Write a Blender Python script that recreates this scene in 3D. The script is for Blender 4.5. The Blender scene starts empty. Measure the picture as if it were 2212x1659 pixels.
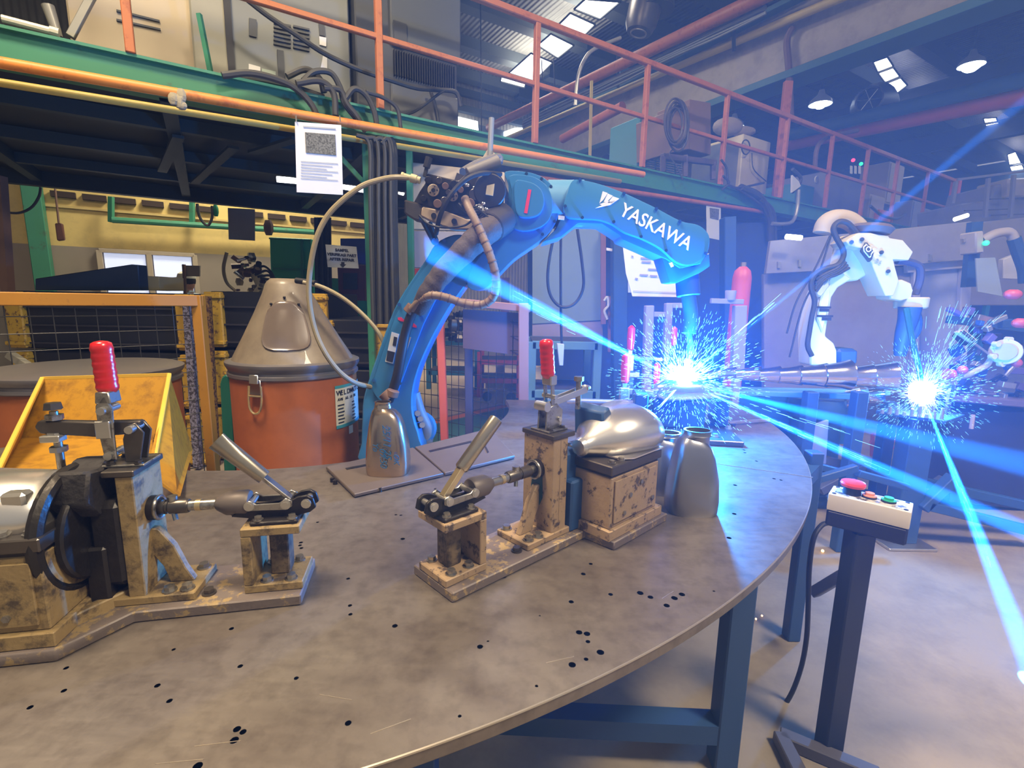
import bpy, bmesh, math, random
from mathutils import Vector, Matrix
from mathutils.geometry import delaunay_2d_cdt
random.seed(7)
C = bpy.context.scene.collection
V = Vector
R = math.radians
# ------------------------------------------------------------------ camera
W_, H_, F_ = 2212, 1659, 1050.0
PITCH = math.atan(180/1050.0); ROLL = R(1.0)
CAM = V((0, 0, 1.3))
cd = bpy.data.cameras.new('camera'); cam = bpy.data.objects.new('camera', cd); C.objects.link(cam)
cd.sensor_width = 36; cd.lens = 36*F_/W_; cd.clip_end = 200; cd.clip_start = 0.02
cam.location = CAM
cam.rotation_mode = 'XYZ'
cam.matrix_world = Matrix.Translation(CAM) @ (Matrix.Rotation(R(90)-PITCH, 4, 'X') @ Matrix.Rotation(ROLL, 4, 'Z'))
bpy.context.scene.camera = cam
sc = bpy.context.scene
sc.view_settings.view_transform = 'Standard'; sc.view_settings.look = 'None'
sc.view_settings.gamma = 1; sc.view_settings.use_curve_mapping = False
sc.view_settings.exposure = 0.0
sc.cycles.use_denoising = True
sc.cycles.max_bounces = 5; sc.cycles.diffuse_bounces = 2; sc.cycles.glossy_bounces = 3
sc.cycles.transmission_bounces = 3; sc.cycles.volume_bounces = 0; sc.cycles.transparent_max_bounces = 6
sc.cycles.sample_clamp_indirect = 4.0
sc.cycles.use_adaptive_sampling = True; sc.cycles.adaptive_threshold = 0.04
# ------------------------------------------------------------------ daylight of the open hall + lamps
w = bpy.data.worlds.new('world'); sc.world = w; w.use_nodes = True
bg = w.node_tree.nodes['Background']; bg.inputs[0].default_value = (0.92, 0.91, 0.90, 1); bg.inputs[1].default_value = WORLD_S = 0.30
AX = V((math.cos(R(32)), math.sin(R(32)), 0)); BX = V((-AX.y, AX.x, 0)); ZX = V((0, 0, 1))
def AB(a, b, z=0.0): return AX*a + BX*b + V((0, 0, z))
RAB = Matrix((AX, BX, ZX)).transposed()
def lamp(name, kind, loc, energy, col, size=0.1, rot=None, **kw):
    d = bpy.data.lights.new(name, kind); d.energy = energy; d.color = col
    if kind == 'AREA': d.shape = 'RECTANGLE'; d.size = size; d.size_y = kw.pop('size_y', size)
    elif kind in ('POINT', 'SPOT'): d.shadow_soft_size = size
    for k, v in kw.items(): setattr(d, k, v)
    o = bpy.data.objects.new(name, d); C.objects.link(o); o.location = loc
    if rot is not None: o.rotation_euler = rot
    return o
# unseen fill lamps added to brighten the work table, the aisle and the bays
lamp('fill_light', 'AREA', (-1.6, 0.6, 5.6), 400, (1.0, 0.80, 0.55), 1.2, (0, R(-8), 0), size_y=1.2)
lamp('fill_light', 'AREA', (2.6, -.6, 5.6), 380, (1.0, 0.86, 0.66), 1.0, (0, 0, 0))
lamp('fill_light', 'AREA', AB(0.5, 8.2, 4.6), 150, (1.0, 0.88, 0.62), 0.8)
lamp('fill_light', 'AREA', AB(3.4, 6.6, 6.4), 150, (1.0, 0.93, 0.8), 1.2)
lamp('fill_light', 'AREA', AB(13, 1.4, 5.6), 90, (0.8, 0.85, 1.0), 1.2)
ARC1 = V((0.675, 1.9, 0.995)); ARC2 = V((2.18, 2.55, 0.86))
ARC_COL = (0.01, 0.25, 1.0)
lamp('arc_light', 'POINT', ARC1+V((0, -.06, .05)), 210, ARC_COL, 0.035)
lamp('arc_light', 'POINT', ARC2+V((0, -.06, .05)), 95, ARC_COL, 0.035)
# ------------------------------------------------------------------ pixel rays (2212x1659 frame of the survey photo) onto real planes
def ray(px, py):
    x = (px-W_/2)/F_; y = -(py-H_/2)/F_
    c, s = math.cos(ROLL), math.sin(ROLL)
    xr = c*x-s*y; yr = s*x+c*y
    return V((xr, yr*math.sin(PITCH)+math.cos(PITCH), yr*math.cos(PITCH)-math.sin(PITCH)))
def PN(px, py, n, c):
    r = ray(px, py); return CAM + r*((c-n.dot(CAM))/n.dot(r))
def PZ(px, py, z): return PN(px, py, ZX, z)
def PY(px, py, y): return PN(px, py, V((0, 1, 0)), y)
def PA(px, py, a): return PN(px, py, AX, a)
def PB(px, py, b): return PN(px, py, BX, b)
# ------------------------------------------------------------------ mesh builder
class MB:
    def __init__(s): s.v = []; s.f = []
    def add(s, vs, fs):
        n = len(s.v); s.v += [V(p) for p in vs]; s.f += [[i+n for i in f] for f in fs]; return s
    def box(s, c, size, rot=None):
        rot = Matrix.Rotation(rot, 3, 'Z') if isinstance(rot, (int, float)) else (rot or Matrix.Identity(3))
        h = V(size)/2; c = V(c)
        vs = [c + rot @ V((h.x*i, h.y*j, h.z*k)) for i in (-1, 1) for j in (-1, 1) for k in (-1, 1)]
        return s.add(vs, [(0, 1, 3, 2), (4, 6, 7, 5), (0, 4, 5, 1), (2, 3, 7, 6), (0, 2, 6, 4), (1, 5, 7, 3)])
    def bar(s, p0, p1, w, h, up=ZX):
        p0, p1 = V(p0), V(p1); d = (p1-p0); L = d.length; d.normalize()
        if abs(d.dot(up)) > .98: up = V((0, 1, 0)) if abs(d.y) < .9 else V((1, 0, 0))
        x = d.cross(up).normalized(); z = x.cross(d)
        return s.box((p0+p1)/2, (w, L, h), Matrix((x, d, z)).transposed())
    def cyl(s, p0, p1, r0, r1=None, n=16, caps=True, inner=None):
        p0, p1 = V(p0), V(p1); r1 = r0 if r1 is None else r1
        return s.loft([ring(p0, p1-p0, r0, n), ring(p1, p1-p0, r1, n)], caps, caps)
    def loft(s, rings, c0=True, c1=True):
        n = len(rings[0]); vs = [p for r in rings for p in r]; fs = []
        for k in range(len(rings)-1):
            for i in range(n):
                j = (i+1) % n; fs.append((k*n+i, k*n+j, (k+1)*n+j, (k+1)*n+i))
        if c0: fs.append(tuple(range(n-1, -1, -1)))
        if c1: fs.append(tuple((len(rings)-1)*n+i for i in range(n)))
        return s.add(vs, fs)
    def lathe(s, base, axis, prof, n=24, c0=True, c1=True):
        axis = V(axis).normalized(); base = V(base)
        return s.loft([ring(base+axis*h, axis, max(r, 1e-4), n) for h, r in prof], c0, c1)
    def tube(s, pts, r, n=8, sm=6, c=True):
        pts = smooth(pts, sm) if sm > 1 else [V(p) for p in pts]
        rings = []; up = None
        for i, p in enumerate(pts):
            d = (pts[min(i+1, len(pts)-1)]-pts[max(i-1, 0)])
            if d.length < 1e-7: d = V((0, 0, 1))
            d.normalize()
            if up is None: up = d.orthogonal().normalized()
            up = (up-d*up.dot(d)).normalized(); y = d.cross(up)
            rr = r(i/(len(pts)-1)) if callable(r) else r
            rings.append([p+up*math.cos(2*math.pi*k/n)*rr+y*math.sin(2*math.pi*k/n)*rr for k in range(n)])
        return s.loft(rings, c, c)
    def prism(s, pts, vec):
        pts = [V(p) for p in pts]; vec = V(vec); n = len(pts)
        nr = V((0, 0, 0))
        for i in range(n): nr += pts[i].cross(pts[(i+1) % n])
        if nr.dot(vec) > 0: pts = pts[::-1]
        vs = pts+[p+vec for p in pts]
        fs = [tuple(range(n)), tuple(range(2*n-1, n-1, -1))]
        for i in range(n):
            j = (i+1) % n; fs.append((j, i, n+i, n+j))
        return s.add(vs, fs)
    def sph(s, c, r, n=12, sc=(1, 1, 1)):
        c = V(c); rings = []
        for k in range(1, n//2+1):
            t = math.pi*k/(n//2+1)
            rings.append([c+V((math.cos(2*math.pi*i/n)*math.sin(t)*r*sc[0], math.sin(2*math.pi*i/n)*math.sin(t)*r*sc[1], -math.cos(t)*r*sc[2])) for i in range(n)])
        return s.loft(rings)
    def ringtube(s, c, ax, R0, r, n=20, m=8):
        c = V(c); ax = V(ax).normalized(); u = ax.orthogonal().normalized(); w2 = ax.cross(u)
        rs = []
        for i in range(n):
            d = u*math.cos(2*math.pi*i/n)+w2*math.sin(2*math.pi*i/n)
            rs.append([c+d*(R0+r*math.cos(2*math.pi*k/m))+ax*r*math.sin(2*math.pi*k/m) for k in range(m)])
        return s.loft(rs+[rs[0]], False, False)
    def bolt(s, p, ax=(0, 0, 1), r=.006, h=.005):
        p = V(p); ax = V(ax).normalized()
        s.cyl(p, p+ax*h*.3, r*1.35, n=12); return s.cyl(p+ax*h*.3, p+ax*h, r, n=6)
    def join(s, o): return s.add(o.v, o.f)
def ring(c, ax, r, n):
    c = V(c); ax = V(ax).normalized()
    u = V((1, 0, 0)) if abs(ax.x) < .9 else V((0, 1, 0))
    u = (u-ax*u.dot(ax)).normalized(); w2 = ax.cross(u)
    return [c+u*math.cos(2*math.pi*i/n)*r+w2*math.sin(2*math.pi*i/n)*r for i in range(n)]
def smooth(pts, k):
    pts = [V(p) for p in pts]
    if len(pts) < 3: return pts
    out = []; q = [pts[0]*2-pts[1]]+pts+[pts[-1]*2-pts[-2]]
    for i in range(1, len(q)-2):
        a, b, c, d = q[i-1:i+3]
        for j in range(k):
            t = j/k
            out.append(.5*((2*b)+(c-a)*t+(2*a-5*b+4*c-d)*t*t+(3*b-a-3*c+d)*t**3))
    return out+[pts[-1]]
def mesh_of(mb, name, m, inv=None, bev=0, ang=35, seg=1):
    me = bpy.data.meshes.new(name)
    vs = [inv @ p for p in mb.v] if inv else mb.v
    me.from_pydata([tuple(p) for p in vs], [], mb.f)
    if bev or True:
        bm = bmesh.new(); bm.from_mesh(me)
        bmesh.ops.recalc_face_normals(bm, faces=bm.faces)
        if bev:
            ed = [e for e in bm.edges if len(e.link_faces) == 2 and e.calc_face_angle(0) > R(30)]
            bmesh.ops.bevel(bm, geom=ed, offset=bev, segments=seg, profile=.7, affect='EDGES', clamp_overlap=True)
        bm.to_mesh(me); bm.free()
    me.polygons.foreach_set('use_smooth', [True]*len(me.polygons))
    me.set_sharp_from_angle(angle=R(ang))
    if m: me.materials.append(m)
    me.update()
    return me
def tag(o, label, cat, group=None):
    o['label'] = label; o['category'] = cat
    if group: o['group'] = group
    return o
def thing(name, label, cat, loc, rz=0.0, group=None):
    o = bpy.data.objects.new(name, None); C.objects.link(o); o.empty_display_size = .05
    o.location = V(loc); o.rotation_euler = (0, 0, rz)
    o['m'] = 0; del o['m']
    return tag(o, label, cat, group)
def wm(o):
    m = Matrix.Translation(o.location) @ o.rotation_euler.to_matrix().to_4x4()
    return (wm(o.parent) @ m) if o.parent else m
def part(par, name, mb, m, bev=0, label=None, ang=35, seg=1, kind=None):
    o = bpy.data.objects.new(name, mesh_of(mb, name, m, wm(par).inverted(), bev, ang, seg)); C.objects.link(o)
    o.parent = par
    if label: o['label'] = label
    if kind: o['kind'] = kind
    return o
def solo(name, label, cat, mb, m, bev=0, group=None, kind=None, ang=35, seg=1):
    lo = V([min(p[i] for p in mb.v) for i in range(3)]); hi = V([max(p[i] for p in mb.v) for i in range(3)])
    og = V(((lo.x+hi.x)/2, (lo.y+hi.y)/2, lo.z))
    o = bpy.data.objects.new(name, mesh_of(mb, name, m, Matrix.Translation(-og), bev, ang, seg)); C.objects.link(o)
    o.location = og
    if label: tag(o, label, cat, group)
    if kind: o['kind'] = kind
    return o
def struct(name, mb, m, label=None, **k):
    o = solo(name, None, None, mb, m, **k); o['kind'] = 'structure'
    if label: o['label'] = label
    o['category'] = 'structure'; del o['category']
    return o
def text(par, name, s, o0, right, up, size, m, ext=.0006, font_shear=0, align='LEFT', spacing=1.0, label=None, bold=0.0):
    cu = bpy.data.curves.new('t', 'FONT'); cu.body = s; cu.size = size; cu.extrude = ext; cu.align_x = align
    cu.shear = font_shear; cu.space_character = spacing; cu.resolution_u = 3; cu.offset = bold; cu.space_line = .95
    t = bpy.data.objects.new('t', cu); C.objects.link(t)
    me = bpy.data.meshes.new_from_object(t.evaluated_get(bpy.context.evaluated_depsgraph_get()))
    bpy.data.objects.remove(t); bpy.data.curves.remove(cu)
    right = V(right).normalized(); up = V(up); up = (up-right*up.dot(right)).normalized(); n = right.cross(up)
    M = Matrix((right, up, n)).transposed().to_4x4(); M.translation = V(o0)
    me.transform(wm(par).inverted() @ M); me.name = name
    me.materials.clear(); me.materials.append(m)
    o = bpy.data.objects.new(name, me); C.objects.link(o); o.parent = par
    if label: o['label'] = label
    return o
def copy_tree(o, parent=None):
    c = o.copy(); C.objects.link(c); c.parent = parent
    for ch in list(o.children): copy_tree(ch, c)
    return c
# ------------------------------------------------------------------ materials
MATS = {}
def mat(name, col, rough=.5, metal=0.0, wear=None, scale=6.0, var=.12, bump=.0, spec=.5, emit=None, amount=.5, coat=0, sharp=.04, bscale=40):
    if name in MATS: return MATS[name]
    m = bpy.data.materials.new(name); m.use_nodes = True; MATS[name] = m
    nt = m.node_tree; b = nt.nodes['Principled BSDF']; L = nt.links.new
    b.inputs['Roughness'].default_value = rough; b.inputs['Metallic'].default_value = metal
    b.inputs['Specular IOR Level'].default_value = spec
    if coat: b.inputs['Coat Weight'].default_value = coat
    col = (*col, 1)
    if emit:
        b.inputs['Base Color'].default_value = col
        b.inputs['Emission Color'].default_value = (*emit[0], 1); b.inputs['Emission Strength'].default_value = emit[1]
        return m
    tc = nt.nodes.new('ShaderNodeTexCoord'); 
    n1 = nt.nodes.new('ShaderNodeTexNoise'); n1.inputs['Scale'].default_value = scale; n1.inputs['Detail'].default_value = 6; n1.inputs['Roughness'].default_value = .65
    L(tc.outputs['Object'], n1.inputs['Vector'])
    mx = nt.nodes.new('ShaderNodeMix'); mx.data_type = 'RGBA'
    mx.inputs['A'].default_value = tuple(c*(1-var) for c in col[:3])+(1,)
    mx.inputs['B'].default_value = tuple(min(1, c*(1+var)) for c in col[:3])+(1,)
    L(n1.outputs['Fac'], mx.inputs['Factor']); out = mx.outputs['Result']
    if wear:
        n2 = nt.nodes.new('ShaderNodeTexNoise'); n2.inputs['Scale'].default_value = scale*2.3; n2.inputs['Detail'].default_value = 8; n2.inputs['Roughness'].default_value = .7
        L(tc.outputs['Object'], n2.inputs['Vector'])
        mr = nt.nodes.new('ShaderNodeMapRange'); mr.inputs['From Min'].default_value = amount-sharp; mr.inputs['From Max'].default_value = amount+sharp
        L(n2.outputs['Fac'], mr.inputs['Value'])
        m2 = nt.nodes.new('ShaderNodeMix'); m2.data_type = 'RGBA'; L(mr.outputs['Result'], m2.inputs['Factor'])
        m2.inputs['A'].default_value = (*wear, 1); L(out, m2.inputs['B']); out = m2.outputs['Result']
    L(out, b.inputs['Base Color'])
    if bump:
        n3 = nt.nodes.new('ShaderNodeTexNoise'); n3.inputs['Scale'].default_value = bscale; n3.inputs['Detail'].default_value = 4
        L(tc.outputs['Object'], n3.inputs['Vector'])
        bp = nt.nodes.new('ShaderNodeBump'); bp.inputs['Strength'].default_value = bump; bp.inputs['Distance'].default_value = .01
        L(n3.outputs['Fac'], bp.inputs['Height']); L(bp.outputs['Normal'], b.inputs['Normal'])
    return m
cream = mat('worn_cream_paint', (.31, .215, .09), .5, .0, wear=(.085, .06, .035), scale=13, amount=.45, sharp=.07, bump=.25)
creamb = mat('worn_base_paint', (.31, .22, .10), .5, .1, wear=(.15, .12, .105), scale=14, amount=.56, bump=.2, sharp=.03)
cream2b = mat('worn_base_beige_paint', (.35, .25, .12), .5, .1, wear=(.15, .12, .11), scale=14, amount=.55, bump=.2, sharp=.03)
cream2 = mat('worn_beige_paint', (.34, .235, .135), .5, .0, wear=(.085, .06, .05), scale=16, amount=.44, sharp=.03, bump=.2)
oily = mat('oily_black_steel', (.030, .026, .022), .38, .5, scale=20, var=.5, bump=.2)
steel = mat('clamp_steel', (.42, .40, .36), .28, .9, wear=(.10, .085, .07), scale=25, amount=.40, sharp=.1)
dsteel = mat('dark_steel', (.13, .115, .10), .35, .85, scale=18, var=.4)
zinc = mat('zinc_plate', (.62, .60, .55), .3, .9, scale=20)
brass = mat('brass_yellowed_steel', (.75, .60, .33), .3, .9, scale=30, var=.25)
chrome = mat('polished_stainless', (.78, .74, .68), .16, 1.0, scale=6, var=.1)
chrome2 = mat('brushed_stainless', (.60, .50, .42), .24, 1.0, scale=5, var=.15)
redgrip = mat('red_grip', (.62, .015, .02), .28, .0, scale=12, var=.25, coat=.5)
cdark = mat('dark_stained_cream', (.17, .12, .065), .5, wear=(.03, .022, .016), scale=18, amount=.5, sharp=.08)
orangep = mat('orange_paint', (.72, .20, .055), .5, scale=8)
pipeor = mat('pipe_orange', (.75, .26, .04), .5, wear=(.55, .16, .03), scale=3, amount=.4)
pipeye = mat('pipe_yellow', (.55, .42, .09), .5, scale=4)
railor = mat('rail_orange', (.46, .145, .045), .5, wear=(.36, .10, .035), scale=5, amount=.42)
green = mat('green_paint', (.04, .22, .13), .5, wear=(.05, .13, .08), scale=3, amount=.38)
green2 = mat('green_panel', (.02, .26, .13), .5, scale=3)
teal = mat('teal_paint', (.03, .17, .17), .5, scale=3)
dark = mat('dark_frame', (.014, .019, .015), .6, scale=3)
black = mat('black_rubber', (.012, .012, .013), .55, scale=8, var=.3)
blackpl = mat('black_crate_plastic', (.012, .013, .018), .5, scale=4, var=.3)
yel = mat('yellow_crate_paint', (.55, .33, .03), .55, wear=(.12, .06, .03), scale=12, amount=.42)
yel2 = mat('yellow_frame_paint', (.42, .19, .018), .5, wear=(.3, .13, .02), scale=8, amount=.36)
binyel = mat('bin_yellow', (.42, .21, .012), .5, wear=(.20, .09, .012), scale=10, amount=.40, sharp=.12)
robblue = mat('robot_blue', (.028, .17, .40), .35, scale=4, var=.12, coat=.25)
robcream = mat('robot_cream', (.68, .62, .42), .4, scale=4, var=.06)
robwhite = mat('robot_white', (.72, .76, .74), .4, scale=4, var=.06)
kraft = mat('orange_fibre_drum', (.40, .11, .03), .55, wear=(.31, .085, .024), scale=3, amount=.4, sharp=.15)
hoodm = mat('grey_brown_hood', (.21, .17, .12), .45, wear=(.16, .125, .09), scale=5, amount=.45, sharp=.15, coat=.15)
hoodwin = mat('hood_window_plastic', (.13, .10, .08), .2, scale=5, var=.2, coat=.5)
ydwall = mat('yellow_wall_paint', (.62, .47, .17), .8, wear=(.50, .38, .15), scale=1.5, amount=.42, sharp=.1)
greywall = mat('grey_wall_paint', (.27, .23, .185), .8, scale=1.5)
paper = mat('white_paper', (.72, .72, .70), .6, scale=5, var=.04)
ink = mat('black_ink', (.02, .02, .03), .6)
inkblue = mat('blue_marker', (.02, .16, .38), .5)
inkred = mat('red_marking', (.65, .03, .10), .5)
white = mat('white_print', (.85, .85, .80), .5)
boxgrey = mat('machine_grey', (.20, .21, .19), .5, scale=3)
boxdark = mat('machine_dark_grey', (.055, .06, .062), .5, scale=3)
boxbeige = mat('cabinet_beige', (.47, .39, .26), .55, scale=3)
boxteal = mat('power_source_teal', (.03, .20, .26), .45, scale=3)
rust = mat('rust_brown', (.16, .09, .06), .6, scale=6, var=.3)
sleeve = mat('brown_cable_sleeve', (.075, .058, .055), .75, scale=12, var=.35, bump=.5)
hose = mat('tan_corrugated_hose', (.25, .175, .12), .5, scale=10, var=.2)
conduit = mat('yellowed_conduit', (.30, .25, .15), .4, scale=10, var=.1)
bluepl = mat('blue_steel_paint', (.025, .075, .20), .5, scale=5)
boothm = mat('booth_grey_sheet', (.27, .265, .29), .55, wear=(.22, .21, .225), scale=1.2, amount=.45, sharp=.15)
skyb = mat('skylight_panel', (1, 1, 1), .5, emit=((1.0, .97, .90), 7.0))
lampm = mat('lamp_tube', (1, 1, 1), .5, emit=((.95, .98, 1.0), 8.0))
winm = mat('daylight_window_pane', (.7, .8, 1), .4, emit=((.62, .70, 1.0), .62))
clerem = mat('clerestory_glass', (.8, .9, 1), .4, emit=((.88, .94, 1.0), 3.5))
arcm = mat('welding_arc', (1, 1, 1), .5, emit=((.80, .93, 1.0), 60.0))
spark = mat('spark_glow', (1, 1, 1), .5, emit=((.10, .60, 1.0), 4.0))
spark2 = mat('hot_spark', (1, 1, 1), .5, emit=((1.0, .55, .15), 6.0))
redlamp = mat('red_lamp', (1, .1, .2), .5, emit=((1, .06, .15), 1.5))
greenlamp = mat('green_lamp', (.1, 1, .4), .5, emit=((.02, .9, .35), 1.5))
# ================================================================== the hall
def wave(name, col, scale, rough=.6, dirv=0, dark=.6):
    m = bpy.data.materials.new(name); m.use_nodes = True; nt = m.node_tree; b = nt.nodes['Principled BSDF']; L = nt.links.new
    b.inputs['Roughness'].default_value = rough
    tc = nt.nodes.new('ShaderNodeTexCoord'); mp = nt.nodes.new('ShaderNodeMapping'); mp.inputs['Rotation'].default_value = (0, 0, dirv)
    L(tc.outputs['Object'], mp.inputs['Vector'])
    wv = nt.nodes.new('ShaderNodeTexWave'); wv.inputs['Scale'].default_value = scale; L(mp.outputs['Vector'], wv.inputs['Vector'])
    nz = nt.nodes.new('ShaderNodeTexNoise'); nz.inputs['Scale'].default_value = 2.5; nz.inputs['Detail'].default_value = 6
    L(mp.outputs['Vector'], nz.inputs['Vector'])
    mx = nt.nodes.new('ShaderNodeMix'); mx.data_type = 'RGBA'; mx.inputs['A'].default_value = tuple(c*dark for c in col)+(1,); mx.inputs['B'].default_value = (*col, 1)
    L(nz.outputs['Fac'], mx.inputs['Factor']); L(mx.outputs['Result'], b.inputs['Base Color'])
    bp = nt.nodes.new('ShaderNodeBump'); bp.inputs['Strength'].default_value = .8; bp.inputs['Distance'].default_value = .03
    L(wv.outputs['Fac'], bp.inputs['Height']); L(bp.outputs['Normal'], b.inputs['Normal']); return m
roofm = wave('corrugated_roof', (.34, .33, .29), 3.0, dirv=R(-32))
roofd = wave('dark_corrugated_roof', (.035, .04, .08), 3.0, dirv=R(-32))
wallcor = wave('corrugated_wall', (.60, .56, .48), 3.0, dirv=R(-32))
floorm = mat('concrete_floor', (.30, .25, .185), .65, wear=(.18, .15, .12), scale=1.6, amount=.40, sharp=.16, bump=.12, bscale=9)
def abox(a0, a1, b0, b1, z0, z1):
    return MB().box(AB((a0+a1)/2, (b0+b1)/2, (z0+z1)/2), (a1-a0, b1-b0, z1-z0), RAB)
struct('floor', MB().box((6, 10, -.05), (60, 50, .1)), floorm)
struct('wall_back', abox(-9, 3.2, 9.6, 9.75, 0, 1.97), greywall)
yw = struct('wall_back', abox(-9, 3.2, 9.62, 9.77, 1.97, 4.2), ydwall)
struct('wall_rear', abox(-9, 30, 12.5, 12.6, 0, 7.0), wallcor)
struct('wall_side', abox(27, 27.2, -6, 12.5, 0, 7.0), mat('far_wall_teal', (.05, .09, .15), .7, scale=.6))
struct('wall_left', abox(-9.2, -9, 2, 12.5, 0, 7.0), greywall)
struct('ceiling', abox(-9, 7.6, -2, 12.5, 7.05, 7.12), roofm)
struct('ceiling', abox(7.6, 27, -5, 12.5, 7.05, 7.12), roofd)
# roof purlins along the hall
for i, b in enumerate((5.2, 6.6, 8.0, 9.4, 10.8, 12.2)):
    struct('trim_%d' % (i+1), abox(-6, 7.6, b-.14, b+.14, 6.82, 7.05), mat('purlin_grey', (.12, .14, .14), .6))
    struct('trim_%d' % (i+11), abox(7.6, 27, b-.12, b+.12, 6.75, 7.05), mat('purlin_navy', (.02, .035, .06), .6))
for i, a in enumerate((11.0, 15.5, 20.0)):
    struct('trim_%d' % (i+21), abox(a-.1, a+.1, -5, 12.4, 6.2, 6.7), mat('purlin_navy', (.02, .035, .06), .6))
# wall girts at the eaves + clerestory
for i, z in enumerate((5.3, 5.75, 6.15, 6.55)):
    struct('trim_%d' % (i+31), abox(2, 12, 12.36, 12.5, z, z+.16), mat('girt_blue_grey', (.10, .13, .16), .6))
def quadb(px, b, d):
    pts = [PB(x, y, b) for x, y in px]; return MB().prism(pts, BX*d)
win = struct('window_3', quadb([(982, 250), (1032, 262), (1034, 290), (982, 284)], 12.3, .05), clerem, label='bright clerestory pane just right of the dark machine cabinet')
struct('window_4', quadb([(1090, 284), (1112, 276), (1150, 276), (1150, 316), (1090, 308)], 12.3, .05), clerem)
struct('window_5', quadb([(1157, 276), (1216, 290), (1216, 328), (1160, 317)], 12.3, .05), clerem)
struct('window_6', quadb([(1222, 304), (1240, 308), (1240, 334), (1222, 330)], 12.3, .05), clerem)
# skylights set in the roof
sky = [[(1240, 20), (1264, -2), (1341, 4), (1296, 42)], [(1203, 57), (1232, 28), (1286, 53), (1256, 83)], [(1161, 98), (1190, 73), (1240, 98), (1205, 126)],
       [(1099, 158), (1147, 115), (1194, 135), (1154, 175)], [(1083, 166), (1135, 180), (1133, 190), (1081, 176)],
       [(1886, 134), (1917, 123), (1930, 143), (1896, 156)], [(1897, 158), (1930, 146), (1944, 165), (1912, 178)], [(1914, 181), (1946, 168), (1960, 184), (1934, 204)],
       [(1948, 218), (1982, 212), (1983, 222), (1950, 226)], [(1958, 232), (1992, 226), (2000, 246), (1972, 253)],
       [(2124, 256), (2152, 254), (2155, 262), (2127, 266)], [(2128, 269), (2158, 264), (2157, 298), (2143, 302)],
       [(2176, 334), (2194, 328), (2206, 352), (2180, 356)], [(2181, 360), (2208, 356), (2216, 374), (2188, 378)]]
for i, q in enumerate(sky):
    struct('window_%d' % (i+10), MB().prism([PZ(x, y, 6.62) for x, y in q], (0, 0, .01)), skyb)
    fr = MB()
    P = [PZ(x, y, 6.6) for x, y in q]
    for k in range(4): fr.bar(P[k], P[(k+1) % 4], .025, .025)
    struct('trim_%d' % (i+41), fr, dark)
# yellow wall: ventilation slots, dado line, window
for i in range(13):
    x0 = -1.75+i*.345
    if i in (6,): continue
    v = struct('trim_%d' % (i+60), abox(x0, x0+.27, 9.55, 9.63, 2.64-.003*i, 2.72-.003*i), mat('vent_slot_dark', (.035, .02, .012), .8), label='dark ventilation slot high in the yellow wall')
struct('trim_80', abox(-1.9, 3.1, 9.58, 9.63, 2.5, 2.53), mat('wall_ledge', (.50, .38, .15), .8))
wo = thing('window_1', 'pale sliding window in the grey lower wall behind the black crates', 'window', AB(-.7, 9.6, 1.2)); wo['kind'] = 'structure'; del wo['category']
fm = MB(); framem = mat('window_frame_beige', (.40, .34, .26), .6)
A0, A1 = -1.29, -.10
for z in (1.93, 1.16): fm.join(abox(A0, A1, 9.52, 9.6, z-.03, z+.03))
for a in (A0, (A0+A1)/2, A1): fm.join(abox(a-.035, a+.035, 9.52, 9.6, 1.16, 1.93))
part(wo, 'window_frame', fm, framem, .004)
for k in range(2):
    a0 = A0+.05+k*(A1-A0)/2
    part(wo, 'window_pane', abox(a0, a0+(A1-A0)/2-.1, 9.56, 9.58, 1.19, 1.90), winm)
# green column on the yellow wall, bracket and horizontal green pipe
solo('steel_column', 'tall green painted steel column standing against the yellow wall', 'column', abox(-2.02, -1.82, 9.4, 9.58, 0, 3.6), green, .008)
th = thing('pipe_run', 'horizontal green pipe hung on two brackets across the yellow wall', 'pipe', PB(240, 470, 9.4))
part(th, 'pipe', MB().cyl(PB(242, 475, 9.4), PB(700, 503, 9.4), .045, n=10), green)
for px in (240, 415): part(th, 'bracket', MB().bar(PB(px, 425, 9.42), PB(px, 480, 9.42), .07, .05), green, .005)
# ------------------------------------------------------------------ girder, pipes, roof cable trays
cg = thing('crane_girder', 'beige riveted crane girder crossing high over the walkway', 'girder', AB(7.25, 5, 4.3)); cg['kind'] = 'structure'; del cg['category']
part(cg, 'web', abox(7.15, 7.3, .8, 12.3, 4.48, 5.35), mat('girder_beige', (.40, .34, .235), .6, wear=(.30, .25, .18), scale=1.5, amount=.42, sharp=.12))
part(cg, 'flange', abox(7.0, 7.45, .8, 12.3, 4.38, 4.48), mat('flange_teal', (.05, .14, .15), .6), .005)
part(cg, 'flange', abox(7.0, 7.45, .8, 12.3, 5.35, 5.42), mat('flange_teal', (.05, .14, .15), .6), .005)
def pipe(name, label, p0, p1, r, m, n=14, group=None):
    return solo(name, label, 'pipe', MB().cyl(p0, p1, r, n=n), m, group=group)
def inb(p, q, b=12.1):
    f = max(0, (p.dot(BX)-b)/(p.dot(BX)-q.dot(BX))); return p+(q-p)*f
pipe('overhead_pipe', 'yellow pipe running along the beige girder, highest on its left face', inb(PA(1050, 318, 6.95), PA(1900, -40, 6.95)), PA(1900, -40, 6.95), .055, pipeye)
pipe('overhead_pipe', 'thick orange pipe rising to the top edge above the yellow pipe', inb(PA(1056, 276, 6.6), PA(1720, -42, 6.6)), PA(1720, -42, 6.6), .095, railor)
pipe('overhead_pipe', 'thin blue pipe in the dark bay right of the girder', PA(1700, 292, 9.0), PA(2800, 33, 9.0), .10, mat('pipe_blue', (.04, .13, .24), .5))
pipe('overhead_pipe', 'salmon red pipe crossing the dark bay below the blue pipe', PA(1690, 315, 9.2), PA(2800, 87, 9.2), .11, mat('pipe_red', (.55, .10, .08), .5))
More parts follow.
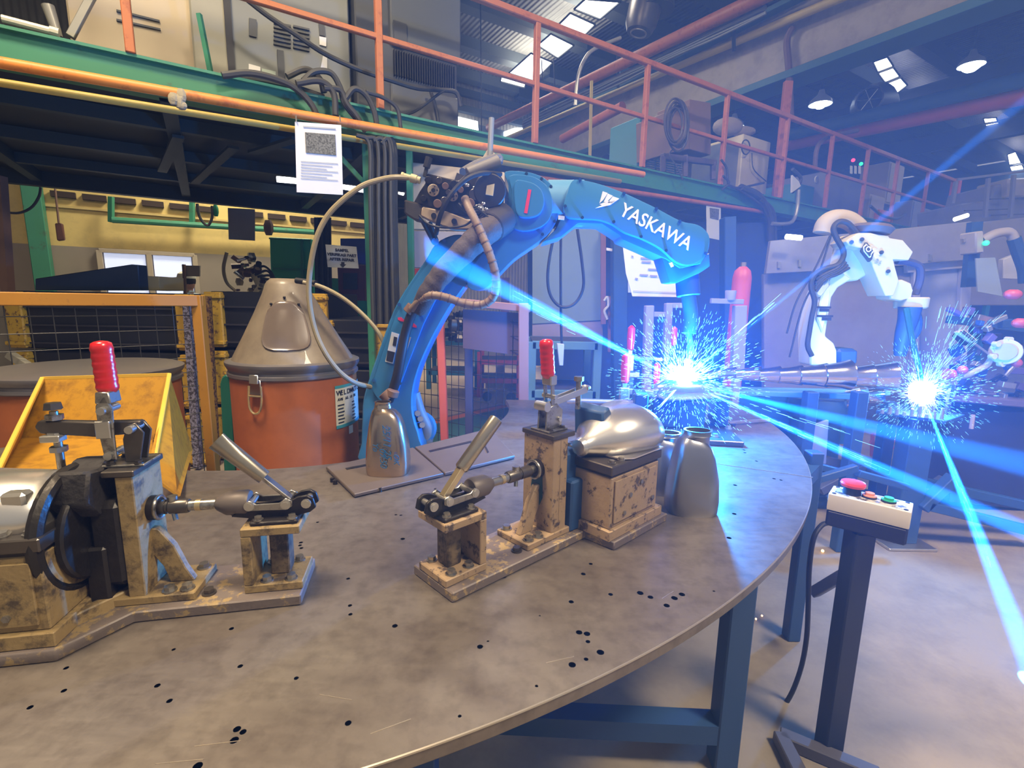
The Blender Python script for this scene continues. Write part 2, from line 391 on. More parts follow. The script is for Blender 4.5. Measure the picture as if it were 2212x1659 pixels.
pipe('overhead_pipe', 'dark teal rail running under the roof behind the salmon red pipe', PA(1830, 285, 13), PA(2600, 154, 13), .07, teal)
pipe('overhead_pipe', 'short orange pipe stub leaving the yellow pipe behind the railing', PA(1215, 300, 6.5), PA(1345, 230, 6.5), .085, railor)
tr = thing('cable_tray', 'dark cable tray carrying grey cables beneath the orange pipe', 'cable tray', PA(1250, 250, 6.7))
part(tr, 'tray', MB().bar(PA(1130, 268, 6.75), PA(1650, 22, 6.75), .04, .14), rust)
for k in range(4): part(tr, 'cable', MB().tube([PA(1130+t*105, 262-t*49.5+k*5+random.uniform(-2, 2), 6.7) for t in range(6)], .018, 6), boxgrey)
for i, (x, y0, y1) in enumerate(((1585, 20, 110), (1335, 120, 190))):
    solo('hanger', ['dark hanger strap carrying the yellow pipe at the girder face', 'tan hanger strap left of the lamp arm'][i], 'hanger', MB().bar(PA(x, y0, 6.8), PA(x, y1, 6.8), .05, .02), dark)
solo('steel_column', 'yellow slim post standing behind the railing right of centre', 'column', MB().bar(PB(1278, 175, 6.0), PB(1274, 348, 6.0), .04, .04), pipeye)
solo('steel_column', 'dark blue column under the girder behind the railing', 'column', MB().bar(PA(1355, 150, 7.4), PA(1350, 420, 7.4), .30, .12), mat('column_dark_blue', (.04, .08, .11), .6))
solo('cable_drop', 'grey brown cable bundle dropping from the girder to the railing post', 'cable', MB().tube([PA(1712, 58, 7.05), PA(1700, 90, 7.05), PA(1704, 150, 7.05), PA(1708, 260, 7.05)], .045, 8), rust)
lampa = thing('swan_neck_arm', 'grey bent steel arm curving right above the railing', 'arm', PB(1245, 222, 3.7))
part(lampa, 'tube', MB().tube([PB(1243, 228, 3.7), PB(1248, 170, 3.7), PB(1262, 130, 3.7), PB(1285, 105, 3.7), PB(1340, 82, 3.7)], .016, 10), mat('galvanised', (.38, .38, .34), .4, .5))
lampb = thing('swan_neck_arm', 'grey bent steel arm curving right beside the dark drum fan', 'arm', PB(1765, 380, 3.6))
part(lampb, 'tube', MB().tube([PB(1760, 365, 3.6), PB(1764, 325, 3.6), PB(1775, 305, 3.6), PB(1800, 293, 3.6), PB(1852, 282, 3.6)], .028, 10), rust)
# ------------------------------------------------------------------ mezzanine
def mz(a0, a1, b0, b1, z0, z1): return abox(a0, a1, b0, b1, z0, z1)
mez = thing('mezzanine', 'green edged steel walkway platform carried above the shop floor', 'platform', AB(4, 5, 2.4))
part(mez, 'edge_beam', mz(-3.2, 12, 3.52, 3.56, 2.40, 2.56).join(mz(-3.2, 12, 3.49, 3.52, 2.545, 2.56)).join(mz(-3.2, 12, 3.56, 3.66, 2.40, 2.42)), green)
part(mez, 'deck', mz(-3.2, 12, 3.56, 7.0, 2.50, 2.55), dark)
part(mez, 'edge_beam', mz(-3.2, 12, 6.9, 7.0, 2.36, 2.55), dark)
for i in range(12):
    a = -2.6+i*1.25
    part(mez, 'joist', mz(a-.04, a+.04, 3.6, 6.95, 2.40, 2.50), mat('joist_blue_grey', (.022, .036, .034), .6))
for b in (4.3, 5.2, 6.1): part(mez, 'stringer', mz(-3.2, 12, b-.03, b+.03, 2.41, 2.495), mat('joist_blue_grey', (.022, .036, .034), .6))
for (x0, y0, x1, y1) in ((505, 318, 420, 395), (385, 295, 350, 370), (545, 330, 640, 300)):
    part(mez, 'brace', MB().bar(PZ(x0, y0, 2.38), PZ(x1, y1, 2.38), .07, .02), mat('joist_blue_grey', (.022, .036, .034), .6))
for (px, py) in ((790, 310), (884, 325)):
    p = PB(px, py, 3.62); part(mez, 'post', MB().bar((p.x, p.y, 0), (p.x, p.y, 2.4), .045, .045), green, .004)
p = PB(790, 312, 3.62); part(mez, 'knee_brace', MB().bar((p.x-.02, p.y, 2.1), (p.x-.28, p.y-.1, 2.38), .03, .03), green)
for (px, py) in ((1634, 470), (2160, 500)):
    p = PB(px, py, 4.2); part(mez, 'post', MB().bar((p.x, p.y, 0), (p.x, p.y, 2.4), .10, .10), mat('teal_post', (.03, .30, .28), .5), .004)
p = PB(1634, 470, 4.2); part(mez, 'knee_brace', MB().bar((p.x, p.y, 2.05), (p.x-.35, p.y-.2, 2.3), .05, .05), mat('teal_post', (.03, .30, .28), .5))
# pipes along the platform edge
def along(label, y0, y1, x0, x1, r, m, b=3.42):
    pipe('edge_pipe', label, PB(x0, y0, b), PB(x1, y1, b), r, m)
along('orange pipe under the green platform edge, upper of the two', 128, 377, -40, 1390, .026, pipeor, 3.36)
along('yellow orange pipe under the green platform edge, lower of the two', 172, 392, -40, 1340, .019, pipeye, 3.45)
along('long thin salmon pipe along the platform edge behind the blue robot arm', 385, 458, 1165, 1650, .022, railor, 3.5)
# railing
rl = thing('guard_rail', 'salmon orange tube guard rail along the green platform edge', 'railing', AB(5, 3.5, 2.56))
rb = 3.50
part(rl, 'top_rail', MB().bar(AB(-3, rb, 3.46), AB(11.15, rb, 3.46), .05, .05), railor, .006)
part(rl, 'mid_rail', MB().bar(AB(-3, rb, 3.0), AB(11.15, rb, 3.0), .035, .035), railor, .005)
for (px, py) in ((283, 118), (822, 238), (1155, 310), (1387, 358), (1556, 393), (1686, 416), (1782, 437), (1860, 447), (1925, 455), (1992, 462)):
    p = PB(px, py, rb); a = p.dot(AX)
    part(rl, 'rail_post', mz(a-.022, a+.022, rb-.022, rb+.022, 2.56, 3.44), railor, .004)
part(rl, 'rail_post', mz(11.1, 11.22, rb-.06, rb+.06, 2.56, 3.5), mat('rail_red', (.62, .12, .08), .5), .006)
solo('steel_column', 'tall salmon post standing higher than the guard rail beside the cream cabinet', 'column', MB().bar(AB(6.25, 3.75, 2.56), AB(6.25, 3.75, 4.0), .10, .06), railor, .005)
# ================================================================== equipment standing on the platform
def facebox(name, label, cat, m, px, b, depth, ztop=None, bev=.01, group=None, zb=2.56):
    """box on the platform whose front face (plane b) spans the given pixel columns at their foot; returns thing + (a0,a1,zt)"""
    (x0, y0), (x1, y1) = px
    a0 = PB(x0, y0, b).dot(AX); a1 = PB(x1, y1, b).dot(AX)
    t = thing(name, label, cat, AB((a0+a1)/2, b+depth/2, zb), R(32), group)
    part(t, 'body', abox(a0, a1, b, b+depth, zb, ztop), m, bev)
    return t, a0, a1
def fq(t, name, pts, b, m, th=.012, **k):
    return part(t, name, MB().prism([PB(x, y, b) for x, y in pts], BX*(-th)), m, **k)
# beige cabinet, grey power source, dark cabinet (left to right)
t, a0, a1 = facebox('cabinet', 'beige sheet steel cabinet at the far left of the platform', 'cabinet', boxbeige, ((150, 70), (428, 118)), 4.05, .8, 4.1, zb=2.70)
fq(t, 'louvre', [(252, 22), (345, 45), (345, 49), (252, 26)], 4.05, boxdark); fq(t, 'louvre', [(252, 42), (347, 63), (347, 67), (252, 46)], 4.05, boxdark)
part(t, 'plinth', abox(a0-.1, a1+.05, 4.1, 4.8, 2.56, 2.70), rust)
t, a0, a1 = facebox('welding_power_source', 'mid grey louvred welding power source between the beige and the dark cabinets', 'power source', mat('power_grey', (.19, .20, .18), .45, scale=3), ((505, 165), (760, 215)), 4.0, .9, 3.75)
part(t, 'side_panel', abox(a0-.22, a0-.02, 4.0, 4.5, 2.56, 3.8), mat('cabinet_pale', (.30, .29, .22), .5), .01)
part(t, 'seam', abox(a0-.03, a0+.01, 3.98, 4.02, 2.56, 3.8), black)
for k in range(6):
    for (xa, xb) in ((591, 628), (633, 668)):
        y = 48+k*9 + (xa-591)*.18
        fq(t, 'louvre', [(xa, y), (xb, y+8), (xb, y+12), (xa, y+4)], 4.0, boxdark, .015)
fq(t, 'handle_recess', [(538, 40), (554, 44), (554, 82), (538, 78)], 4.0, boxdark); fq(t, 'handle_recess', [(688, 52), (700, 55), (702, 80), (690, 77)], 4.0, boxdark)
fq(t, 'access_panel', [(598, 108), (612, 111), (615, 178), (601, 172)], 4.0, boxdark)
fq(t, 'label_plate', [(537, 139), (562, 146), (562, 159), (537, 152)], 4.0, paper); fq(t, 'label_plate', [(565, 149), (595, 156), (595, 170), (565, 163)], 4.0, mat('label_green_grey', (.33, .40, .33), .5))
fq(t, 'warning_sticker', [(689, 80), (704, 83), (704, 102), (690, 98)], 4.0, paper); fq(t, 'warning_sticker', [(697, 122), (706, 124), (706, 152), (692, 148)], 4.0, paper)
t, a0, a1 = facebox('control_cabinet', 'large dark grey steel cabinet right of the grey power source', 'cabinet', boxdark, ((772, 205), (988, 278)), 3.95, .7, 4.2)
part(t, 'upper_panel', abox(a0+.25, a1+.01, 3.90, 3.96, 3.2, 4.2), mat('machine_dark_grey2', (.075, .085, .085), .5), .01)
for k in range(26):
    x = a0+.28+k*(a1-a0-.3)/26
    part(t, 'grille_slat', abox(x, x+.008, 3.92, 3.955, 2.98, 3.16), black)
part(t, 'lower_panel', abox(a0+.25, a1, 3.925, 3.955, 2.62, 2.93), mat('machine_dark_grey3', (.10, .105, .10), .5), .01)
part(t, 'vent', abox(a0+.27, a0+.37, 3.89, 3.905, 3.2, 3.34), boxdark)
t, a0, a1 = facebox('cabinet', 'tall dark cabinet with a paper strip behind the beige cabinet corner', 'cabinet', boxgrey, ((395, 120), (470, 140)), 4.9, .4, 3.9)
for z in (2.95, 3.1, 3.22): part(t, 'paper_note', abox(a0+.12, a0+.28, 4.885, 4.90, z, z+.09), paper)
solo('tube_light', 'old fluorescent tube with a red cap lying at the far left platform edge', 'lamp', MB().cyl(PB(4, 40, 3.62), PB(112, 68, 3.62), .018, n=10).join(MB().cyl(PB(108, 66, 3.62), PB(128, 72, 3.62), .022, n=10)), mat('tube_ivory', (.62, .60, .50), .4))
solo('steel_bar', 'short round steel bar standing up at the far left platform edge', 'bar', MB().cyl(PB(103, 12, 3.66), PB(126, 80, 3.66), .028, .02, n=12), mat('grey_bar', (.30, .29, .24), .4, .4))
solo('steel_bar', 'grey square bar leaning against the beige cabinet', 'bar', MB().bar(PB(152, 80, 3.62), PB(205, -20, 3.62), .035, .035), mat('grey_bar', (.30, .29, .24), .4, .4), .003)
solo('rail_stub', 'green lower end of the railing post in front of the beige cabinet', 'post', MB().bar(PB(430, 30, 3.8), PB(455, 158, 3.8), .025, .025), green)
# welding cables lying over the platform edge
cable = mat('welding_cable_dark', (.045, .045, .040), .6, scale=10, var=.3)
def cab(label, pts, r=.016, b=3.44, m=cable, name='welding_cable', group=None):
    return solo(name, label, 'cable', MB().tube([PB(x, y, bb[0] if bb else b) for x, y, *bb in pts], r, 8), m, group=group)
cab('long dark cable sagging diagonally across the grey power source', [(535, 0, 3.7), (580, 35, 3.7), (640, 75, 3.7), (700, 115, 3.7), (770, 148, 3.7), (840, 172, 3.7), (900, 190, 3.7), (950, 194, 3.8), (985, 200, 3.8), (996, 230, 3.8)], .017)
cab('dark cable arching over the green edge below the label plates', [(480, 163), (540, 158), (600, 172), (640, 192), (672, 225), (690, 262)], .02)
cab('second dark cable lying behind the arching cable on the edge', [(500, 170), (560, 172), (640, 190), (700, 210)], .018, 3.56)
cab('dark cable looped high in the pile beside the railing post', [(655, 175), (680, 155), (715, 158), (735, 190), (745, 225), (780, 268)], .018)
cab('dark cable falling over the edge left of the railing post', [(700, 190), (735, 195), (750, 225), (770, 250), (790, 285)], .018, 3.42)
cab('dark cable hoop nearest the railing post', [(745, 215), (765, 192), (790, 205), (808, 240), (815, 275)], .018, 3.42)
cab('dark cable dropping to the right of the railing post', [(790, 198), (830, 212), (858, 235), (866, 280)], .014, 3.42)
cab('thin cable slung from the dark cabinet to the platform edge', [(870, 250), (900, 238), (945, 205), (960, 195)], .01, 3.8)
cab('dark cable short loop in the pile under the sticker', [(640, 180), (690, 175), (720, 200), (725, 250)], .02, 3.42)
cab('dark cable hanging at the cabinet right corner', [(930, 196), (940, 230), (945, 270), (925, 272)], .014, 3.85)
cab('dark cable curl on the power source foot', [(620, 165), (660, 150), (690, 170), (700, 200)], .02, 3.5)
un = thing('high_bay_lamp', 'unlit dark high bay lamp at the top edge above the orange pipes', 'lamp', PY(1388, 60, 7.0))
part(un, 'ballast', MB().cyl(PY(1415, -60, 7), PY(1412, 25, 7), .22, .26, 20), mat('lamp_iron', (.05, .045, .04), .6), .01)
part(un, 'reflector', MB().lathe(PY(1380, 70, 7), PY(1400, -10, 7)-PY(1380, 70, 7), [(0, .16), (.1, .20), (.45, .22), (.6, .12)], 20, True), mat('reflector_dirty', (.12, .11, .10), .35, .5))
part(un, 'glass_ring', MB().ringtube(PY(1379, 72, 7), PY(1400, -10, 7)-PY(1380, 70, 7), .10, .012), zinc)
for i, (x, y0, y1) in enumerate(((1038, 0, 300), (1196, 125, 185), (1170, 130, 178))):
    solo('suspension_wire', ['thin black wire hanging from the roof right of the dark cabinet', 'thin wire hanging under the brightest skylight, right one', 'thin wire hanging under the brightest skylight, left one'][i], 'wire', MB().cyl(PB(x, y0, 9), PB(x+2, y1, 9), .012, n=5), black)
# hanging bundle below the platform
for k in range(12):
    x = 801+k*5.0; g = random.uniform(-2, 2); b = 3.30+.05*(k % 3)
    solo('hanging_cable', 'black cable hanging straight down in the bundle between the green posts', 'cable',
         MB().tube([PB(770+k*6, 292+k*2, b), PB(x-8+g, 300, b), PB(x+g, 330, b), PB(x+g, 420, b), PB(x+2+g*.5, 560, b), PB(x+5, 700, b)], .0125, 6), cable, group='cables in the bundle between the green posts')
for k in range(6):
    x = 682+k*6; b = 5.2+.05*(k % 2)
    solo('hanging_cable', 'glossy black cable hanging in the far bundle behind the drum hood', 'cable',
         MB().tube([PB(x, 470, b), PB(x+1, 560, b), PB(x+3, 690, b)], .017, 6), black, group='cables in the far bundle behind the drum hood')
# cloth knot on the pipes
kn = MB()
for k in range(7): kn.sph(PB(385+random.uniform(-14, 14), 220+random.uniform(-28, 24), 3.34), .028, 8, (1, .7, random.uniform(.6, 1.5)))
solo('rag', 'pale rag knotted around the orange pipes at the platform edge', 'rag', kn, mat('rag_cloth', (.36, .32, .22), .9, scale=20, var=.4, bump=.5))
# papers
ps = thing('poster', 'large laminated white sheet with a photo hung from the orange pipe', 'poster', PB(690, 262, 3.3))
part(ps, 'sheet', MB().prism([PB(637, 263, 3.3), PB(737, 270, 3.3), PB(741, 421, 3.3), PB(641, 415, 3.3)], BX*.004), paper)
phm = mat('printed_photo', (.22, .22, .18), .6, wear=(.05, .05, .04), scale=45, amount=.5, sharp=.1)
part(ps, 'photo', MB().prism([PB(659, 286, 3.297), PB(724, 291, 3.297), PB(726, 336, 3.297), PB(661, 330, 3.297)], BX*-.002), phm)
lines = mat('grey_print', (.42, .44, .44), .6)
for k in range(7):
    y = 348+k*6; part(ps, 'text_line', MB().prism([PB(650, y, 3.297), PB(730-(k % 3)*12, y+5, 3.297), PB(730-(k % 3)*12, y+6.5, 3.297), PB(650, y+1.5, 3.297)], BX*-.001), lines)
part(ps, 'text_line', MB().prism([PB(655, 272, 3.297), PB(725, 277, 3.297), PB(725, 280, 3.297), PB(655, 275, 3.297)], BX*-.001), lines)
for px in (640, 735): part(ps, 'clip', MB().tube([PB(px, 262, 3.29), PB(px-1, 250, 3.3)], .004, 6, 1), zinc)
sg = thing('sign', 'small white sign with black words and a down arrow hanging before the blue panel', 'sign', PB(740, 528, 4.6))
part(sg, 'sheet', MB().prism([PB(703, 528, 4.6), PB(770, 533, 4.6), PB(775, 580, 4.6), PB(708, 577, 4.6)], BX*.004), paper)
rt = (PB(770, 533, 4.6)-PB(703, 528, 4.6)).normalized()
for s_, y in (('SAMPEL', 541), ('VERIFIKASI PART', 551), ('AFTER REPAIR', 561)):
    text(sg, 'lettering', s_, PB(739, y+2.5, 4.592), rt, ZX, .034, ink, align='CENTER', bold=.0012)
part(sg, 'arrow', MB().prism([PB(737, 566, 4.593), PB(744, 566.4, 4.593), PB(744, 571, 4.593), PB(748, 571, 4.593), PB(741, 578, 4.593), PB(734, 570.6, 4.593), PB(737, 571, 4.593)], BX*-.002), ink)
g2 = solo('poster', 'small glossy dark sheet with a light streak hanging before the vents', 'poster', MB().prism([PB(492, 449, 6.0), PB(551, 452, 6.0), PB(551, 520, 6.0), PB(494, 517, 6.0)], BX*.01), mat('glossy_sheet', (.16, .15, .17), .15))
sg3 = thing('notice_sheet', 'large white drawing sheets hanging under the blue forearm', 'sheet', PY(1410, 640, 3.2))
part(sg3, 'sheet', MB().prism([PY(1342, 500, 3.2), PY(1480, 520, 3.2), PY(1478, 642, 3.2), PY(1366, 640, 3.2), PY(1352, 590, 3.2)], (0, .006, 0)), paper)
part(sg3, 'sheet', MB().prism([PY(1356, 560, 3.22), PY(1400, 560, 3.22), PY(1400, 632, 3.22), PY(1357, 632, 3.22)], (0, .006, 0)), paper)
for (x, y, w_) in ((1364, 552, 4), (1384, 556, 22), (1386, 564, 20), (1420, 556, 26), (1424, 566, 16), (1382, 592, 18), (1404, 594, 16), (1424, 596, 20), (1372, 600, 6), (1400, 580, 26)):
    part(sg3, 'print_mark', MB().prism([PY(x, y, 3.195), PY(x+w_, y+1, 3.195), PY(x+w_, y+4, 3.195), PY(x, y+3, 3.195)], (0, -.002, 0)), mat('pencil_grey', (.30, .28, .38), .6))
part(sg3, 'print_mark', MB().prism([PY(1368, 628, 3.195), PY(1470, 632, 3.195), PY(1470, 633, 3.195), PY(1368, 629, 3.195)], (0, -.002, 0)), mat('pencil_grey', (.30, .28, .38), .6))
pp = thing('poster', 'narrow white sheet with a small photo at the right end of the salmon pipe', 'poster', PB(1541, 445, 3.52))
part(pp, 'sheet', MB().prism([PB(1526, 444, 3.5), PB(1557, 449, 3.5), PB(1557, 519, 3.5), PB(1527, 513, 3.5)], BX*.004), paper)
part(pp, 'photo', MB().prism([PB(1533, 449, 3.497), PB(1553, 452, 3.497), PB(1552, 475, 3.497), PB(1534, 471, 3.497)], BX*-.002), phm)
# ------------------------------------------------------------------ rest of the platform, right half
t, a0, a1 = facebox('welding_power_source', 'teal power source with white grille and round logo behind the coiled cable', 'power source', boxteal, ((1376, 360), (1470, 388)), 4.45, .5, 3.46)
for gx in (1396, 1417, 1438, 1459):
    for k in range(9):
        y = 331+k*5.0+(gx-1396)*.2
        fq(t, 'grille_slat', [(gx, y), (gx+17, y+3), (gx+17, y+5.2), (gx, y+2.2)], 4.45, white, .01)
fq(t, 'label_plate', [(1378, 305), (1411, 300), (1411, 319), (1379, 325)], 4.44, paper)
part(t, 'emblem', MB().ringtube(PB(1434, 297, 4.435), BX, .055, .008, 20, 6), white)
part(t, 'emblem', MB().ringtube(PB(1434, 297, 4.435), BX, .022, .007, 16, 6), white)
t = thing('steel_box', 'brown wooden looking box raised on a stand behind the coiled cable', 'box', PB(1500, 350, 3.9))
part(t, 'body', MB().prism([PB(1449, 330, 3.85), PB(1489, 322, 3.85), PB(1489, 228, 3.85), PB(1449, 238, 3.85)], BX*.5).join(MB().prism([PB(1489, 322, 3.86), PB(1536, 335, 3.86), PB(1536, 222, 3.86), PB(1489, 214, 3.86)], BX*.45)), mat('box_brown', (.22, .14, .10), .6, scale=4), .006)
part(t, 'stand', MB().bar(PB(1432, 338, 3.85), PB(1432, 372, 3.85), .05, .05).join(MB().bar(PB(1480, 335, 3.85), PB(1480, 382, 3.85), .05, .05)).join(MB().bar(PB(1430, 338, 3.85), PB(1545, 352, 3.85), .05, .06)).join(MB().bar(PB(1540, 350, 3.85), PB(1540, 388, 3.85), .05, .05)), mat('stand_violet_grey', (.12, .09, .12), .6), .004)
cc = thing('coiled_cable', 'grey cable wound in a hanging coil on the railing behind the teal power source', 'cable coil', PB(1465, 330, 3.45))
for k in range(9):
    c0 = PB(1463+random.uniform(-6, 6), 270+random.uniform(-8, 8), 3.46-.02*k)
    rr_ = random.uniform(.10, .165); pts = [c0+AX*math.cos(q*math.pi/8)*rr_*.95+ZX*math.sin(q*math.pi/8)*rr_*1.3 for q in range(17)]
    part(cc, 'cable_turn', MB().tube(pts, .010, 6, 2), mat('cable_grey', (.07, .06, .065), .5))
part(cc, 'cable_end', MB().tube([PB(1455, 320, 3.4), PB(1446, 335, 3.4), PB(1462, 360, 3.4), PB(1475, 388, 3.4)], .007, 6), mat('cable_grey', (.16, .14, .14), .5))
t, a0, a1 = facebox('cabinet', 'cream tall cabinet with a thin cable loop on the platform right of centre', 'cabinet', mat('cabinet_cream', (.66, .58, .35), .5, scale=3), ((1597, 395), (1655, 412)), 4.05, .65, 3.42)
part(t, 'cable_loop', MB().ringtube(PB(1611, 318, 4.0), BX, .085, .008, 24, 6), cable)
part(t, 'cable_tail', MB().tube([PB(1624, 330, 4.0), PB(1628, 365, 4.0), PB(1655, 392, 4.0)], .006, 6), cable)
t, a0, a1 = facebox('cabinet', 'grey narrow cabinet left of the cream cabinet', 'cabinet', boxgrey, ((1562, 385), (1596, 395)), 4.1, .5, 3.3)
t, a0, a1 = facebox('wire_feeder_box', 'dark teal power source with an oval logo beneath the bent arm', 'power source', boxteal, ((1716, 440), (1776, 445)), 4.3, .5, 3.12)
part(t, 'emblem', MB().ringtube(PB(1764, 388, 4.28), BX, .05, .008, 16, 6), white)
t, a0, a1 = facebox('control_cabinet', 'grey violet control cabinet with a red and a green lamp behind the railing', 'cabinet', mat('cabinet_slate', (.16, .16, .22), .5, scale=3), ((1785, 433), (1862, 440)), 4.1, .7, 3.33)
part(t, 'indicator_lamp', MB().sph(PB(1843, 346, 4.08), .028, 10), redlamp, label='red lamp'); part(t, 'indicator_lamp', MB().sph(PB(1860, 354, 4.08), .028, 10), greenlamp, label='green lamp')
for k in range(3): fq(t, 'switch', [(1836+k*9, 358), (1840+k*9, 359), (1840+k*9, 376), (1836+k*9, 375)], 4.08, white)
for (n, lab, x0, y0, x1, y1, zt, zb2, m_, bb) in (('cabinet', 'low cream cabinet right of the lamp cabinet', 1876, 450, 1908, 456, 3.25, 2.62, 'cabinet_beige', 4.3),
        ('cabinet', 'tall beige wall box mounted high above the railing', 1916, 400, 1948, 405, 4.05, 3.28, 'cabinet_beige', 4.6),
        ('cabinet', 'orange box with a grey cover low behind the railing', 1903, 446, 1932, 450, 3.0, 2.65, 'orange_paint', 4.2),
        ('cabinet', 'pale grey tall cabinet near the right end of the platform', 1967, 470, 1992, 474, 3.35, 2.56, 'booth_grey_sheet', 4.3),
        ('cabinet', 'mauve grey cabinet left of the red end post', 1996, 478, 2016, 480, 3.4, 2.56, 'booth_grey_sheet', 4.6),
        ('cabinet', 'short grey cabinet in front of the red end post', 2010, 480, 2045, 484, 3.05, 2.56, 'machine_grey', 4.1)):
    a0 = PB(x0, y0, bb).dot(AX); a1 = PB(x1, y1, bb).dot(AX)
    t = thing(n, lab, 'cabinet', AB((a0+a1)/2, bb+.25, zb2)); part(t, 'body', abox(a0, a1, bb, bb+.5, zb2, zt), MATS[m_], .01)
    part(t, 'door', abox(a0+.03, a1-.03, bb-.015, bb, zb2+.03, zt-.03), MATS[m_], .006)
for i, pts in enumerate(([(1558, 345), (1570, 365), (1575, 400), (1600, 405), (1650, 395)], [(1562, 380), (1575, 395), (1560, 410), (1580, 402), (1640, 440), (1660, 470)],
        [(1600, 405), (1640, 425), (1662, 470), (1664, 520)], [(1712, 365), (1730, 385), (1722, 405), (1712, 415)], [(1880, 445), (1905, 465), (1935, 472), (1955, 462)], [(2003, 470), (2015, 460), (2024, 480)], [(1640, 430), (1668, 460), (1672, 520)])):
    cab(['knotted dark cable at the foot of the fifth railing post', 'dark cable running down from the knot toward the teal post', 'thick dark cable bundle curving down off the platform', 'black hose loop beside the white round plate',
         'black cable tangle on the far platform end', 'black cable hoop by the red end post', 'second thick cable curving off the platform'][i], pts, (.012, .012, .04, .02, .02, .02, .035)[i], 3.44)
solo('sack', 'pale dusty bag heaped on top of the grey narrow cabinet', 'bag', MB().sph(PB(1572, 274, 4.3), .15, 14, (1.3, .8, .75)).join(MB().sph(PB(1605, 284, 4.4), .11, 12, (1.6, .8, .6))), mat('dusty_bag', (.33, .28, .24), .9, scale=6, bump=.5))
solo('paper_plate', 'white rounded plate hanging at the platform edge beside the tall salmon post', 'plate', MB().prism([PB(1712, 378, 3.4), PB(1726, 392, 3.4), PB(1730, 402, 3.4), PB(1711, 416, 3.4)], BX*.02), paper)
co = MB().tube([PB(1725, 410, 3.4), PB(1722, 450, 3.4), PB(1712, 478, 3.4), PB(1690, 484, 3.4), PB(1668, 483, 3.4)], .022, 8)
solo('conduit_pipe', 'grey conduit bending from the plate down below the platform', 'pipe', co, mat('galvanised', (.38, .38, .34), .4, .5))
# drum fan, far lamps
fn = thing('drum_fan', 'black drum fan hanging in the dark bay above the platform end', 'fan', PB(1900, 270, 5.0))
c1, c2 = PB(1878, 215, 4.6), PB(1915, 262, 5.4)
part(fn, 'housing', MB().lathe(c1, c2-c1, [(0, .17), (.02, .2), (.1, .21), (.55, .36), (.9, .36)], 24, False, True), mat('fan_black', (.015, .018, .03), .5))
part(fn, 'front_ring', MB().ringtube(c1, c2-c1, .2, .018), mat('fan_ring', (.10, .10, .11), .35, .5))
for k in range(6):
    d = ring(c1, c2-c1, .18, 6)[k]; part(fn, 'grille_spoke', MB().cyl(c1, d, .005, n=6), zinc)
part(fn, 'bracket', MB().bar(c2, PZ(1955, 250, 6.3), .06, .06), dark)
for i, (x, y, d) in enumerate(((2098, 142, 10.5), (1772, 226, 11.0), (1585, 275, 12.0), (2140, 150, 30))):
    if i == 3: break
    p = PY(x, y, d)
    l = thing('high_bay_lamp', ['high bay lamp glowing brightest at the upper right', 'high bay lamp glowing above the tall salmon post', 'bell lamp shining behind the dusty bag'][i], 'lamp', p)
    part(l, 'shade', MB().lathe(p, (0, 0, 1), [(0, .22), (.08, .2), (.2, .07), (.28, .05)], 18, False, True), mat('lamp_shade_grey', (.4, .42, .45), .4))
    part(l, 'bulb', MB().sph(p+V((0, 0, .02)), .17 if i == 0 else .13, 10, (1, 1, .8)), mat('high_bay_bulb', (1, 1, 1), .5, emit=((.8, .92, 1), 12.0)))
    part(l, 'cord', MB().cyl(p+V((0, 0, .25)), p+V((0, 0, 1.4)), .015, n=6), dark)
# fluorescent tubes under the platform
for i, (x0, y0, x1, y1, b) in enumerate(((598, 387, 655, 392, 5.5), (741, 403, 797, 412, 5.5), (862, 414, 872, 417, 5.5))):
    solo('tube_light', ['lit fluorescent tube left of the hanging poster', 'lit fluorescent tube right of the hanging poster', 'short lit tube end seen between the green posts'][i], 'lamp', MB().cyl(PB(x0, y0, b), PB(x1, y1, b), .028, n=10), lampm)
# hanging switch, cables, pulley by the yellow wall
hs = thing('pendant_switch', 'dark pendant switch hanging on a cord before the yellow wall', 'switch', PB(128, 520, 8.5))
part(hs, 'housing', MB().prism([PB(118, 482, 8.5), PB(134, 482, 8.5), PB(139, 518, 8.5), PB(123, 520, 8.5)], BX*.08), mat('switch_brown', (.10, .035, .02), .6), .01)
part(hs, 'cord', MB().cyl(PB(127, 482, 8.5), PB(119, 408, 8.5), .012, n=6), rust)
cabs = lambda lab, pts, r, b: solo('wall_cable', lab, 'cable', MB().tube([PB(x, y, b) for x, y in pts], r, 6), cable)
cabs('black cable hanging in a curve at the far left of the yellow wall', [(0, 457), (40, 460), (68, 448), (84, 425), (88, 405)], .012, 7)
cabs('black cable loop hanging before the vent slots', [(426, 440), (432, 470), (448, 487), (458, 470), (458, 445)], .018, 8)
solo('glove', 'green rag hanging beside the cable loop before the vents', 'rag', MB().sph(PB(466, 455, 8), .07, 8, (.6, .4, 1.3)), green2)
solo('glove', 'dark reddish rag hanging right of the glossy sheet', 'rag', MB().sph(PB(580, 492, 7.5), .10, 8, (.7, .4, 1.2)), rust)
